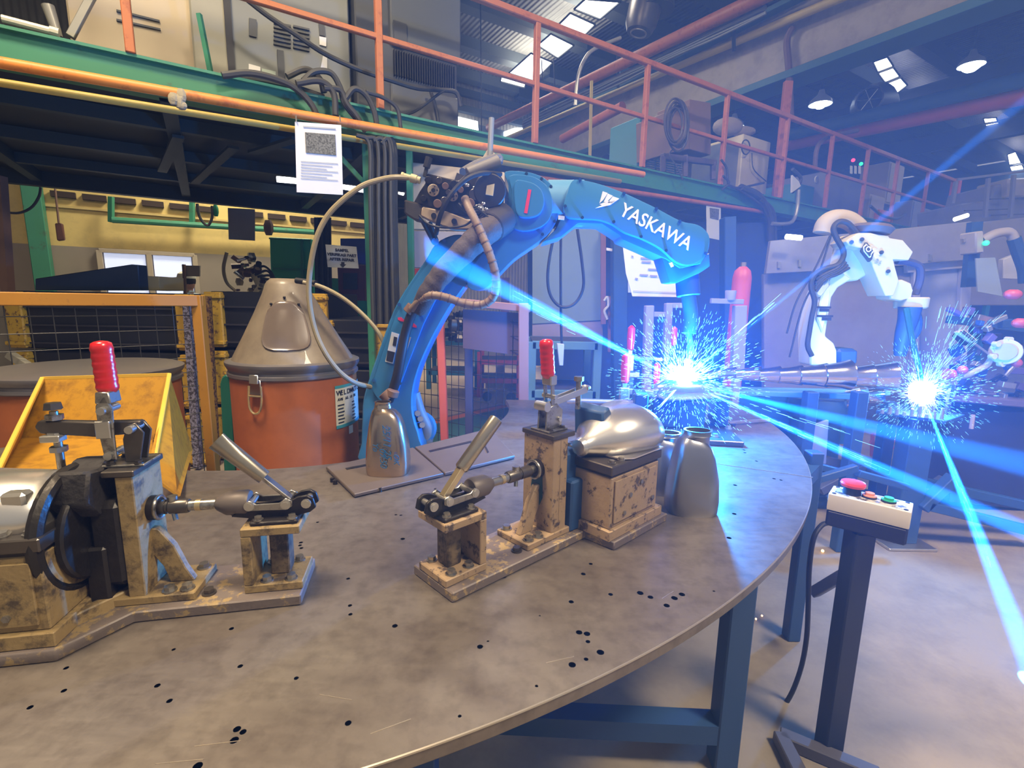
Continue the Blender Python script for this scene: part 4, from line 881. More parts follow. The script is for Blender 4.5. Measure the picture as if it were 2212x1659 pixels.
cpz = PZ(840, 1018, TZ+.012); cn = thing('muffler_canister', 'gold tinted stainless canister with blue handwriting on the flat plate', 'canister', cpz)
CH = (PY(840, 868, cpz.y).z-TZ-.012)
canister(cn, cpz.x, cpz.y, CH, .118, mat('goldish_stainless', (.52, .41, .30), .22, .95, scale=5, var=.15), z0=TZ+.0125)
fy = cpz.y-.118*.42
for s_, dx, z_, sz in (('25/11 25', .002, .165, .028), ('09:50', -.008, .10, .026), ('OK', .030, .085, .022), ('Yo', -.026, .115, .022)):
    text(cn, 'handwriting', s_, V((cpz.x+dx, fy-.012+ (.165-.0)*0, TZ+z_)), (0.0, .10, -1), (1, 0, 0), sz, inkblue, .0004, font_shear=.3)
cp2 = PZ(1490, 1100, TZ); c2_ = thing('muffler_canister', 'tall open topped stainless canister glowing blue beneath the welding arc', 'canister', cp2)
canister(c2_, cp2.x, cp2.y, PY(1490, 928, cp2.y).z-TZ, .118, mat('blue_lit_stainless', (.34, .35, .38), .28, .9, scale=5), neck=(0.004, .032), z0=TZ)
cp3 = PZ(1430, 1065, TZ); c3_ = thing('muffler_canister', 'second canister hidden behind the block of the right clamp', 'canister', cp3)
canister(c3_, cp3.x+.01, cp3.y+.02, PY(1430, 938, cp3.y).z-TZ, .105, mat('blue_lit_stainless', (.34, .35, .38), .28, .9, scale=5), neck=(0.004, .03), z0=TZ)
rp = thing('flat_bar', 'thin pale flat bar lying near the far table edge', 'bar', PZ(1610, 912, TZ))
part(rp, 'bar', MB().bar(PZ(1568, 914, TZ+.012), PZ(1662, 907, TZ+.012), .012, .012), zinc, .002); part(rp, 'block', MB().box(PZ(1580, 916, TZ+.008), (.03, .02, .016)), dsteel, .002)
# ------------------------------------------------------------------ the two welding fixtures
def fixture(name, label, o, u, ms, n0, n1, post, blk, paintm, basem):
    o = V((*o, TZ)); u = V((*u, 0)).normalized(); v = V((-u.y, u.x, 0))*ms       # w axis = towards the camera side
    def P(a, w_, z): return o+u*a+v*w_+V((0, 0, z))
    RM = Matrix((u, v, ZX)).transposed()
    def bx(a0, a1, w0, w1, z0, z1): return MB().box(P((a0+a1)/2, (w0+w1)/2, (z0+z1)/2), (a1-a0, w1-w0, z1-z0), RM)
    def pr(pts, w0, w1): return MB().prism([P(a, w0, z) for a, z in pts], v*(w1-w0))
    t = thing(name, label, 'fixture', P(.25, 0, 0), math.atan2(u.y, u.x))
    # base
    base = [(0, -.06), (0, .06), (n0, .064), (n1, .137), (.56, .137), (.56, -.06)]
    part(t, 'base_plate', MB().prism([P(a, w_, .0) for a, w_ in base], (0, 0, .018)), basem, .002)
    # end bracket
    br = part(t, 'end_bracket', bx(.0, .090, -.042, .042, .018, .032).join(bx(0, .090, -.042, .042, .117, .131)).join(bx(.075, .090, -.042, .042, .032, .117)), paintm, .0015)
    part(t, 'bracket_column', bx(.026, .056, -.022, .012, .032, .117), cdark, .002)
    bm_ = MB()
    for a, w_ in ((.020, .030), (.058, .030), (.062, -.028), (.020, -.030)): bm_ = MB().bolt(P(a, w_, .031), r=.0075, h=.010); part(t, 'bolt', bm_, steel)
    # horizontal clamp
    hc = part(t, 'clamp_base', bx(.004, .078, -.034, .034, .131, .138), oily, .002)
    for a, w_ in ((.014, .026), (.066, .026), (.066, -.026)): part(t, 'bolt', MB().bolt(P(a, w_, .138), r=.006, h=.007), steel)
    prof = [(-.022, .150), (-.018, .166), (-.008, .172), (.030, .166), (.060, .168), (.090, .174), (.118, .178), (.124, .160), (.110, .142), (.080, .137), (.010, .137), (-.012, .142)]
    side = [(-.022, .150), (-.018, .166), (-.008, .172), (.006, .170), (.030, .158), (.070, .152), (.100, .150), (.110, .142), (.080, .137), (.010, .137), (-.012, .142)]
    for w_ in (-.016, .010): part(t, 'clamp_cheek', pr(side, w_, w_+.006), oily, .001)
    part(t, 'clamp_core', bx(.0, .10, -.008, .008, .138, .150), oily, .001)
    lk = [(.014, .166), (.024, .171), (.034, .163), (.070, .163), (.080, .170), (.090, .162), (.080, .152), (.024, .150), (.014, .156)]
    part(t, 'link_plate', pr(lk, .017, .0205), steel, .001); part(t, 'link_plate', pr(lk, -.0205, -.017), steel, .001)
    for a, z in ((-.008, .160), (.024, .160), (.080, .161)): part(t, 'pivot_pin', MB().cyl(P(a, -.022, z), P(a, .024, z), .0055, n=12).join(MB().cyl(P(a, .0205, z), P(a, .023, z), .008, n=12)), zinc)
    part(t, 'barrel', MB().lathe(P(.084, 0, .160), u, [(0, .019), (.004, .021), (.035, .0195), (.050, .011), (.052, .009)], 20), mat('barrel_brown', (.14, .115, .10), .5, .3, scale=14, var=.25), ang=50)
    part(t, 'barrel_web', pr([(.084, .150), (.135, .158), (.110, .142), (.084, .138)], -.012, .012), oily, .001)
    part(t, 'push_rod', MB().cyl(P(.13, 0, .160), P(.40, 0, .160), .0088, n=16), steel)
    part(t, 'rod_collar', MB().lathe(P(.176, 0, .160), u, [(0, .0105), (.003, .012), (.028, .012), (.030, .0105), (.034, .0105), (.034, .012), (.060, .012), (.062, .009)], 18), dsteel)
    part(t, 'set_screw', MB().cyl(P(.200, 0, .150), P(.200, 0, .178), .0075, n=14).join(MB().cyl(P(.196, .004, .138), P(.2, .0, .150), .004, n=8)), steel)
    part(t, 'brass_ring', MB().cyl(P(.158, 0, .160), P(.166, 0, .160), .0096, n=16), brass)
    # lever with tube grip
    la_, lb_, lc_ = (P(.026, 0, .162), P(.066, 0, .206), P(.148, 0, .284)) if ms < 0 else (P(.020, 0, .162), P(.060, 0, .202), P(.128, 0, .268))
    part(t, 'lever', MB().bar(la_, lb_+(lb_-la_)*.25, .006 if ms > 0 else .012, .017 if ms > 0 else .014, up=v), brass if ms < 0 else steel, .001)
    d_ = (lc_-lb_).normalized(); n_ = d_.cross(v)
    if ms < 0: gm = MB().lathe(lb_-d_*.004, d_, [(0, .010), (.003, .0125), ((lc_-lb_).length, .0130), ((lc_-lb_).length+.002, .010)], 20)
    else:
        gm = MB(); rr_ = []
        for f, a_, b2 in ((0, .012, .012), (.15, .0125, .0125), (.55, .014, .012), (.85, .0155, .008), (1, .017, .006)):
            c_ = lb_+(lc_-lb_)*f; rr_.append([c_+n_*math.cos(2*math.pi*k/20)*a_+v*math.sin(2*math.pi*k/20)*b2 for k in range(20)])
        gm.loft(rr_)
    part(t, 'lever_grip', gm, mat('grip_tube_steel', (.48, .42, .32), .25, .9, scale=20, var=.2), ang=45)
    # tall post
    p0, p1 = post
    capz = .228
    part(t, 'post', bx(p0, p0+.024, -.042, .042, .030, capz), paintm, .0015)
    if ms < 0: part(t, 'post_side', bx(p0+.020, p0+.044, .026, .042, .030, capz), cream2, .001)
    part(t, 'post_cap', bx(p0-.004, p1, -.045, .045, capz, capz+.010), dsteel, .0015)
    part(t, 'post_foot', bx(p0-.070, p0+.055, -.046, .046, .018, .031), paintm, .0015)
    gs = [(p0+.003, .128), (p0-.010, .126), (p0-.030, .095), (p0-.044, .055), (p0-.056, .031), (p0-.020, .031), (p0-.012, .06), (p0+.003, .085)]
    part(t, 'gusset', pr(gs, -.006, .008), paintm, .0015)
    part(t, 'gusset', pr([(p0+.02, .16), (p0+.02, .05), (p0+.05, .031)], -.03, -.02), paintm)
    for a, w_ in ((p0-.055, .032), (p0-.030, .034), (p0-.055, -.032)): part(t, 'bolt', MB().bolt(P(a, w_, .031), r=.008, h=.009), steel)
    part(t, 'bolt', MB().bolt(P(p0-.085, .030, .018), r=.008, h=.009), dsteel)
    part(t, 'bushing', MB().cyl(P(p0-.012, 0, .160), P(p0, 0, .160), .020, n=24), oily); part(t, 'bushing_ring', MB().ringtube(P(p0-.012, 0, .160), u, .018, .003, 24), steel)
    if ms < 0: part(t, 'grease_patch', MB().prism([P(p0-.002, w_, z) for w_, z in ((.014, .145), (.016, .10), (.006, .078), (-.012, .082), (-.016, .12), (-.012, .145))], u*.003), mat('dark_teal_grease', (.01, .07, .08), .35))
    # vertical toggle clamp on the cap
    q = p0+(.028 if ms < 0 else .016); zc = capz+.010
    part(t, 'toggle_base', bx(q-.026, q+.032, -.026, .026, zc, zc+.004), steel, .001)
    for a, w_ in ((q-.016, .020), (q+.022, .020), (q+.022, -.020)): part(t, 'bolt', MB().bolt(P(a, w_, zc+.004), r=.005, h=.005), dsteel)
    ck = [(q-.018, zc+.004), (q+.028, zc+.004), (q+.020, zc+.035), (q+.006, zc+.058), (q-.012, zc+.062), (q-.020, zc+.048)] if ms > 0 else [(q-.020, zc+.004), (q+.028, zc+.004), (q+.030, zc+.040), (q+.012, zc+.055), (q-.018, zc+.048)]
    hx = q-.016; ax_ = q-.008
    if ms > 0: ck = [(q-.014, zc+.004), (q+.006, zc+.004), (q+.006, zc+.04), (q-.002, zc+.064), (q-.014, zc+.066), (q-.024, zc+.05)]
    for w_ in (-.013, .009): part(t, 'toggle_cheek', pr(ck, w_, w_+.004), steel if ms < 0 else dsteel, .001)
    if ms > 0:   # left fixture: tall narrow link in front, arm reaching left, hinge on the right
        ah0, ah1 = (q-.006, zc+.058), (q+.118, zc+.062)
        part(t, 'hold_arm', pr([(ah0[0]-.012, ah0[1]+.010), (q+.045, zc+.068), (ah1[0], ah1[1]+.010), (ah1[0]+.006, ah1[1]), (ah1[0], ah1[1]-.010), (q+.045, zc+.044), (ah0[0]-.006, ah0[1]-.010)], -.007, .007), dsteel, .002)
        part(t, 'handle_link', pr([(q+.014, zc+.010), (q+.030, zc+.010), (q+.034, zc+.05), (q+.034, zc+.095), (q+.020, zc+.112), (q+.012, zc+.09), (q+.014, zc+.05)], .014, .019).join(pr([(q+.012, zc+.098), (q+.034, zc+.098), (q+.032, zc+.116), (q+.014, zc+.116)], -.010, .019)), steel, .0015)
        part(t, 'handle_link', pr([(q+.016, zc+.045), (q+.036, zc+.045), (q+.036, zc+.072), (q+.016, zc+.072)], .019, .023), zinc, .001)
        for a, z in ((q-.010, zc+.058), (q+.024, zc+.088), (q+.022, zc+.018)): part(t, 'pivot_pin', MB().cyl(P(a, -.016, z), P(a, .026, z), .006, n=12), zinc)
        g0_, g1_ = P(q+.024, 0, zc+.110), P(q+.026, 0, zc+.192); scx = q+.100
        part(t, 'spindle', MB().cyl(P(scx, 0, zc-.02), P(scx, 0, zc+.085), .0055, n=12).join(MB().cyl(P(scx, 0, zc-.03), P(scx, 0, zc-.012), .0095, .006, 14)), steel)
        for z in (zc+.022, zc+.045, zc+.072): part(t, 'spindle_nut', MB().cyl(P(scx, 0, z), P(scx, 0, z+.008), .0115, n=6), steel)
        part(t, 'spindle_nut', MB().cyl(P(scx, 0, zc+.088), P(scx, 0, zc+.098), .012, .010, 6), dsteel); part(t, 'arm_pad', bx(scx-.012, scx+.014, -.002, .016, zc+.040, zc+.050), zinc, .001)
        hm = gq = None
    else:
        part(t, 'hold_arm', MB().bar(P(q-.014, .006, zc+.052), P(q+.118, .006, zc+.072), .003, .014, up=ZX).join(MB().bar(P(q-.014, -.010, zc+.052), P(q+.118, -.010, zc+.072), .003, .014)).join(MB().cyl(P(q+.118, -.010, zc+.065), P(q+.118, -.010, zc+.079), .0015, n=6)), zinc, .001)
        part(t, 'hold_arm_end', MB().tube([P(q+.116, .006, zc+.074), P(q+.126, .003, zc+.075), P(q+.126, -.008, zc+.075), P(q+.116, -.010, zc+.074)], .005, 6), zinc)
        part(t, 'toggle_knuckle', MB().cyl(P(q-.020, -.014, zc+.052), P(q-.020, .016, zc+.052), .010, n=14), zinc)
        for w_ in (-.010, .010): part(t, 'handle_link', MB().bar(P(q+.004, w_, zc+.012), P(q-.002, w_, zc+.100), .003, .010, up=u), steel, .0008)
        part(t, 'handle_link', MB().box(P(q+.0, 0, zc+.104), (.020, .026, .020), RM), zinc, .002)
        for a, z in ((q+.002, zc+.070), (q+.018, zc+.022)): part(t, 'pivot_pin', MB().cyl(P(a, -.018, z), P(a, .018, z), .005, n=12), zinc)
        part(t, 'spindle', MB().cyl(P(q+.095, 0, zc+.03), P(q+.095, 0, zc+.10), .006, n=12).join(MB().cyl(P(q+.095, 0, zc+.092), P(q+.095, 0, zc+.102), .011, n=6)), steel)
        g0_, g1_ = P(q-.004, 0, zc+.108), P(q-.014, 0, zc+.188)
    d_ = (g1_-g0_); gl = d_.length
    part(t, 'red_grip', MB().lathe(g0_, d_, [(0, .009), (.004, .0115)]+[(gl*(.1+.8*k/16), .0142+.0006*math.sin(k*2.2)) for k in range(17)]+[(gl*.955, .0128), (gl*.985, .0085), (gl, .002)], 24), redgrip, ang=60, label='red plastic dipped grip')
    # block with the weld piece
    b0, b1 = blk
    part(t, 'block_step', bx(b0-.004, .545, -.05, .130, .018, .040), paintm, .0015)
    part(t, 'block', bx(b0+.004, .530, -.045, .122, .040, .150), paintm, .002)
    part(t, 'block_top', bx(b0, .535, -.05, .126, .156, .176), dsteel, .002)
    part(t, 'block_seam', bx(b0+.006, .528, -.043, .120, .150, .156), oily)
    for a, w_ in ((b0+.02, .110), (b0+.05, .112), (b0+.05, -.03), (b0+.15, .11)): part(t, 'bolt', MB().bolt(P(a, w_, .176), r=.006, h=.007), steel)
    for a, z in ((b0+.07, .10), (b0+.05, .065), (b0+.11, .12), (b0+.16, .07)): part(t, 'bolt', MB().bolt(P(a, .122, z), v, .0055, .007), steel)
    part(t, 'cover_plate', bx(b0+.015, .515, .122, .126, .050, .142), paintm, .001)
    if ms > 0:
        part(t, 'clamp_ring', MB().ringtube(P(b0+.012, .03, .150), u, .088, .010, 36, 8), oily)
        part(t, 'clamp_disc', MB().cyl(P(b0-.008, .02, .145), P(b0+.004, .02, .145), .078, n=32), oily, .003)
        part(t, 'clamp_body', bx(b0-.055, b0-.005, -.035, .045, .05, .19), oily, .010)
        part(t, 'clamp_fin', pr([(b0-.07, .185), (b0+.0, .155), (b0+.0, .120), (b0-.02, .115)], .02, .03), dsteel, .002)
        part(t, 'clamp_lug', bx(b0+.03, b0+.055, .060, .085, .195, .225), dsteel, .003); part(t, 'clamp_lug', MB().box(P(b0+.045, .085, .212), (.03, .022, .035), RM), zinc, .004)
        part(t, 'clamp_jaw', MB().prism([P(b0+.02, w_, z) for w_, z in ((-.05, .20), (-.02, .245), (.01, .250), (.03, .24), (.06, .245), (.075, .20), (.05, .17), (-.04, .17))], u*-.05), mat('burnt_black', (.018, .015, .014), .75, bump=.6, scale=20), .004)
        part(t, 'diagonal_bar', MB().bar(P(p0+.006, -.02, .026), P(b0+.03, .118, .026), .016, .020), paintm, .002)
        part(t, 'backplate', bx(b0-.03, b0+.0, -.05, .05, .018, .12), oily, .004)
    else:
        part(t, 'clamp_body', bx(p0+.050, b0+.015, -.025, .030, .115, .19), bluepl, .008)
        part(t, 'saddle', bx(b0-.03, b0+.06, -.05, .05, .018, .13), bluepl, .004)
        part(t, 'clamp_plate', pr([(b0+.055, .205), (b0+.050, .268), (b0+.075, .278), (b0+.085, .262), (b0+.082, .205)], -.02, .06), bluepl, .004)
    return t, P, u, v, RM
fa, PFA, ua, va, RA_ = fixture('welding_fixture', 'left welding fixture with a red gripped toggle clamp and black oily jaw', (-.3525, .785), (-.98, -.196), 1, .241, .300, (.232, .272), (.306, .50), cream, creamb)
fb, PFB, ub, vb, RB_ = fixture('welding_fixture', 'right welding fixture with an upright lever in the middle of the table', (-.1345, .7815), (.728, .686), -1, .345, .350, (.262, .325), (.345, .50), cream2, cream2b)
# the stainless shells held in the fixtures
def shell(P, u, v, prof, name, label, m, wc=.0):
    t = thing(name, label, 'muffler', P(prof[0][0], wc, prof[0][1]-prof[0][2]))
    rs = []
    for a, zc_, rr_, ww in prof:
        rs.append([P(a, wc+math.cos(2*math.pi*k/36)*ww, zc_+math.sin(2*math.pi*k/36)*rr_) for k in range(36)])
    part(t, 'shell', MB().loft(rs, True, True), m, ang=40); return t
sh1 = shell(PFA, ua, va, [(.325, .185, .040, .062), (.34, .185, .052, .072), (.40, .186, .055, .078), (.50, .190, .060, .082), (.56, .19, .060, .082)], 'muffler_shell', 'polished stainless shell clamped at the left picture edge', mat('bright_stainless', (.80, .76, .70), .27, .9, scale=4, var=.06), .035)
sh2 = shell(PFB, ub, vb, [(.335, .200, .016, .016), (.345, .200, .020, .020), (.350, .200, .018, .018), (.372, .202, .026, .028), (.395, .208, .040, .055), (.43, .213, .052, .074), (.50, .216, .062, .090), (.535, .210, .056, .085), (.55, .205, .045, .070)], 'muffler_shell', 'polished stainless half shell held in the right fixture', mat('bright_stainless', (.80, .76, .70), .27, .9, scale=4, var=.06), .045)
part(sh2, 'flange', MB().prism([PFB(a, w_, .181) for a, w_ in ((.385, -.02), (.39, .11), (.42, .128), (.54, .126), (.545, -.02))], (0, 0, -.003)), chrome)
# ------------------------------------------------------------------ blue lit fixtures behind (at the arc)
def small_clamp(t, x, y, z, h, redh=True, s=1.0, m=zinc, d=-1):
    part(t, 'toggle_base', MB().box((x, y, z+.01*s), (.07*s, .05*s, .02*s)), dsteel, .002)
    part(t, 'toggle_cheek', MB().box((x, y, z+.05*s), (.03*s, .018*s, .07*s)), m, .003)
    part(t, 'hold_arm', MB().bar((x-.01*d*s, y, z+.075*s), (x-.13*d*s, y-.03*s, z+.07*s), .012*s, .014*s), m, .002)
    part(t, 'spindle', MB().cyl((x-.12*d*s, y-.028*s, z+.03*s), (x-.12*d*s, y-.028*s, z+.10*s), .007*s, n=10), m)
    part(t, 'handle_link', MB().bar((x, y, z+.07*s), (x, y, z+.11*s), .014*s, .008*s), m)
    if redh: part(t, 'red_grip', MB().lathe((x, y, z+.10*s), (0, 0, 1), [(0, .008*s), (.006*s, .013*s), (.05*s, .0155*s), (.085*s, .014*s), (.095*s, .004*s)], 14), redgrip, label='red grip')
bf = thing('welding_fixture', 'blue lit fixture in front of and under the nearer welding arc', 'fixture', (.62, 1.85, TZ))
part(bf, 'base_plate', MB().box((.60, 1.84, TZ+.01), (.50, .28, .02), R(-8)), dsteel, .003)
part(bf, 'block', MB().box((.66, 1.92, TZ+.075), (.20, .16, .11), R(-8)), bluepl, .005)
part(bf, 'jaw', MB().box((.50, 1.86, TZ+.09), (.05, .12, .14), R(-8)), bluepl, .005)
part(bf, 'push_rod', MB().cyl((.22, 1.90, TZ+.11), (.50, 1.88, TZ+.11), .012, n=12), zinc)
part(bf, 'jaw', MB().box((.84, 1.93, TZ+.08), (.05, .12, .12), R(-8)), bluepl, .005)
part(bf, 'work_piece', MB().lathe((.56, 1.86, TZ+.165), (1, .05, 0), [(0, .03), (.03, .045), (.18, .045), (.24, .03)], 20), chrome)
small_clamp(bf, .47, 2.0, TZ+.04, .1, True, 1.3)
small_clamp(bf, .66, 2.2, TZ+.02, .1, True, 1.1, d=1)
part(bf, 'spindle_knob', MB().cyl((.30, 1.80, TZ+.02), (.30, 1.80, TZ+.10), .012, n=12).join(MB().cyl((.30, 1.80, TZ+.10), (.30, 1.80, TZ+.115), .028, n=14)), zinc)
for (x, y) in ((.40, 1.72), (.55, 1.70), (.75, 1.73), (.85, 1.85)): part(bf, 'bolt', MB().bolt((x, y, TZ+.02), r=.010, h=.012), zinc)
bg_ = thing('clamp_bar_set', 'low row of blue lit clamps between the right fixture and the arc', 'clamp', (.35, 1.45, TZ))
for (x, y, rz) in ((.33, 1.52, .3), (.44, 1.42, -.5), (.52, 1.58, .1)):
    part(bg_, 'clamp_plate', MB().box((x, y, TZ+.02), (.14, .06, .012), rz), bluepl, .002); part(bg_, 'clamp_foot', MB().box((x, y, TZ+.007), (.08, .05, .014), rz), bluepl, .002)
    part(bg_, 'bolt', MB().bolt((x, y, TZ+.026), r=.008, h=.01), zinc); part(bg_, 'edge_strip', MB().box((x, y-.032, TZ+.028), (.13, .004, .004), rz), zinc)
sf = thing('support_frame', 'pale stand of two uprights just behind the nearer welding arc', 'stand', PY(1440, 860, 2.9))
lil = mat('pale_lilac_paint', (.30, .27, .31), .5)
for (x0, y0, x1, y1, wd) in ((1402, 660, 1396, 850, .05), (1444, 655, 1436, 850, .04), (1598, 660, 1592, 800, .07)): part(sf, 'upright', MB().bar(PY(x0, y0, 2.9), PY(x1, y1, 2.9), wd, .05), lil, .004)
for (x0, y0, x1, y1) in ((1398, 678, 1440, 680), (1440, 660, 1485, 660), (1535, 650, 1605, 652)): part(sf, 'crossbar', MB().bar(PY(x0, y0, 2.9), PY(x1, y1, 2.9), .03, .03), lil, .003)
for (x, y) in ((1396, 850), (1436, 850), (1592, 800)):
    q_ = PY(x, y, 2.9); part(sf, 'upright', MB().bar((q_.x, q_.y, 0), q_, .04, .04), lil)
gcyl = thing('gas_cylinder', 'tall salmon red gas cylinder behind the nearer arc', 'cylinder', (PY(1603, 600, 3.6).x, 3.6, 0))
gx_ = PY(1603, 600, 3.6).x
part(gcyl, 'body', MB().lathe((gx_, 3.6, 0), (0, 0, 1), [(0, .065), (1.49, .065), (1.54, .055), (1.57, .025)], 20), mat('cylinder_salmon', (.60, .10, .10), .45)); part(gcyl, 'valve', MB().cyl((gx_, 3.6, 1.57), (gx_, 3.6, 1.60), .02, n=10), brass)
cs = thing('cup', 'white cup standing on the stand crossbar behind the arc', 'cup', PY(1577, 650, 2.9)); q_ = PY(1577, 648, 2.9)
part(cs, 'body', MB().lathe(q_, (0, 0, 1), [(0, .028), (.05, .032), (.055, .03)], 16), lil)
# ================================================================== blue robot in the table opening
RY = 1.90
def cs_(pts, k=4):
    n = len(pts); out = []; P2 = [V((*p, 0)) for p in pts]
    for i in range(n):
        a, b, c, d = P2[i-1], P2[i], P2[(i+1) % n], P2[(i+2) % n]
        for j in range(k):
            t = j/k; q = .5*((2*b)+(c-a)*t+(2*a-5*b+4*c-d)*t*t+(3*b-a-3*c+d)*t**3); out.append((q.x, q.y))
    return out
def sl(pts, y0, th=.1, **k): return MB().prism([PY(x, y, y0) for x, y in pts], (0, th, 0))
rb1 = thing('welding_robot', 'big blue welding robot arm bending over the table with white lettering', 'robot', (PY(860, 1000, 2.0).x, 2.0, 0))
bx_ = PY(868, 960, 2.0)
part(rb1, 'base', MB().lathe((bx_.x, 2.05, 0), (0, 0, 1), [(0, .19), (.06, .19), (.07, .15), (.42, .14), (.46, .17), (.60, .17), (.63, .12)], 28), robblue, .004)
part(rb1, 'shoulder_housing', MB().cyl(PY(868, 950, 1.98), PY(868, 950, 2.18), .115, n=32).join(MB().cyl(PY(905, 925, 2.0), PY(905, 925, 2.1), .075, n=24)), robblue, .01)
part(rb1, 'cable_flange', MB().tube([PY(893, 850, 2.02), PY(905, 890, 2.02), PY(922, 930, 2.02), (PY(918, 975, 2.02))], .028, 12), mat('flange_grey_blue', (.16, .19, .22), .5), ang=50)
for (x, y) in ((902, 893), (908, 905), (912, 918)): part(rb1, 'connector', MB().cyl(PY(x, y, 1.98), PY(x, y, 1.94), .012, n=10), mat('connector_grey', (.22, .20, .18), .5))
LA_ = [(781, 1000), (780, 960), (782, 905), (784, 865), (797, 818), (822, 746), (851, 668), (884, 612), (920, 560), (938, 530), (960, 514), (992, 506), (1030, 520), (1045, 560), (1008, 615), (970, 668), (930, 740), (904, 800), (892, 851), (893, 897), (908, 950), (912, 1000)]
la_ = part(rb1, 'lower_arm', sl(cs_(LA_, 3), RY+.02, .13), robblue, .018, seg=3)
part(rb1, 'lower_arm_cover', sl([(800, 840), (826, 762), (854, 682), (890, 616), (930, 562), (948, 545), (985, 560), (960, 610), (915, 700), (880, 790), (858, 850), (830, 880)], RY+.004, .02), robblue, .006, seg=2)
for (x, y) in ((807, 822), (864, 828), (862, 658), (908, 680), (960, 520), (820, 1000)): part(rb1, 'bolt', MB().cyl(PY(x, y, RY+.016), PY(x, y, RY-.004), .007, n=10), mat('bolt_dark_blue', (.01, .05, .11), .4))
el = [(1091, 371), (1136, 371), (1165, 379), (1184, 391), (1197, 408), (1206, 432), (1207, 458), (1199, 484), (1180, 510), (1147, 534), (1110, 560), (1075, 596), (1045, 625), (1010, 620), (1020, 575), (1060, 530), (1085, 505), (1070, 480), (1060, 466), (1082, 455), (1096, 438), (1098, 400)]
part(rb1, 'elbow_housing', sl(cs_(el, 3), RY-.01, .15), robblue, .022, seg=4)
ec = [(1100, 380), (1135, 378), (1160, 385), (1180, 400), (1191, 422), (1194, 452), (1184, 478), (1160, 494), (1130, 499), (1108, 492), (1098, 478), (1080, 472), (1104, 450), (1105, 410)]
part(rb1, 'elbow_cover', sl(cs_(ec, 3), RY-.035, .04), robblue, .016, seg=4)
part(rb1, 'elbow_cover_dome', sl(cs_([(1113, 392), (1138, 391), (1158, 399), (1172, 415), (1176, 440), (1166, 462), (1144, 470), (1120, 466), (1112, 440)]), RY-.055, .03), robblue, .013, seg=4)
part(rb1, 'red_marking', sl([(1141, 409), (1148, 410), (1139, 461), (1132, 460)], RY-.057, .004), inkred, label='red printed strip')
for (x, y) in ((1137, 375), (1170, 386), (1190, 403), (1201, 425), (1198, 478), (1172, 506)): part(rb1, 'bolt', MB().cyl(PY(x, y, RY), PY(x, y, RY-.016), .006, n=8), mat('bolt_dark_blue', (.01, .05, .11), .4))
part(rb1, 'forearm_joint', MB().cyl(PY(1180, 440, RY+.06), PY(1262, 440, RY+.06), .085, n=28), mat('joint_pale_blue', (.10, .27, .45), .4), .006)
fc = [(1246, 387), (1234, 394), (1227, 411), (1218, 444), (1220, 461), (1232, 471), (1266, 473), (1295, 475), (1324, 485), (1350, 502), (1386, 515), (1420, 532), (1440, 547), (1460, 565), (1483, 573), (1507, 567), (1526, 550), (1533, 529), (1532, 509), (1521, 494), (1504, 484), (1471, 477), (1420, 450), (1391, 436), (1350, 417), (1319, 405), (1285, 394)]
part(rb1, 'forearm_body', sl([(1238, 397), (1222, 450), (1200, 495), (1170, 525), (1212, 512), (1250, 482), (1300, 484), (1340, 510), (1345, 518), (1440, 560), (1470, 580), (1515, 570), (1530, 545), (1528, 512), (1470, 482), (1350, 421), (1285, 397)], RY-.01, .15), robblue, .012, seg=2)
part(rb1, 'forearm_cover', sl(cs_(fc, 3), RY-.045, .035), mat('robot_blue_cover', (.035, .20, .42), .38, scale=4, var=.06, coat=.2), .006, seg=2)
for (x, y) in ((1253, 388), (1348, 418), (1418, 451), (1469, 478), (1221, 445), (1258, 470), (1326, 479), (1385, 511), (1439, 541), (1524, 547)): part(rb1, 'bolt', MB().cyl(PY(x, y, RY-.04), PY(x, y, RY-.052), .006, n=8), mat('bolt_dark_blue', (.01, .05, .11), .4))
p_a, p_b = PY(1336, 463, RY-.0462), PY(1487, 541, RY-.0462)
tx = text(rb1, 'brand_lettering', 'YASKAWA', p_a, p_b-p_a, ZX+V((-.12, 0, 0)), .0665, white, .0008, bold=.0009, spacing=1.0, label='white capital lettering')
xs = [v.co.x for v in tx.data.vertices]; Lw = math.hypot(p_b.x-p_a.x, p_b.z-p_a.z)
cur = (V((max(xs), 0, 0))-V((min(xs), 0, 0))).length
# stretch the lettering along its baseline to the photographed length
dd_ = (p_b-p_a).normalized(); loc_a = wm(rb1).inverted() @ p_a
curL = max((v.co-loc_a).dot(dd_) for v in tx.data.vertices)
for v_ in tx.data.vertices: v_.co += dd_*((v_.co-loc_a).dot(dd_)*(Lw/curL-1))
for q_ in ([(1302, 413), (1313, 417), (1303, 432), (1295, 439)], [(1313, 418), (1324, 423), (1311, 436), (1304, 436)], [(1324, 424), (1338, 429), (1322, 439), (1313, 438)], [(1295, 441), (1314, 434), (1318, 436), (1300, 443)], [(1306, 440), (1337, 430), (1318, 443), (1286, 450)]):
    part(rb1, 'logo_mark', sl(q_, RY-.047, .003), white)
part(rb1, 'wrist', sl([(1424, 535), (1432, 565), (1447, 611), (1461, 612), (1512, 590), (1535, 575), (1533, 545), (1500, 575), (1470, 575), (1440, 548)], RY+.0, .12), robblue, .01, seg=2)
part(rb1, 'wrist_flange', MB().cyl(PY(1484, 592, RY+.06), PY(1487, 640, RY+.05), .045, n=20), bluepl, .004)
part(rb1, 'torch_holder', MB().tube([PY(1487, 636, RY+.04), PY(1492, 680, RY+.03), PY(1488, 720, RY+.02)], .028, 12), bluepl)
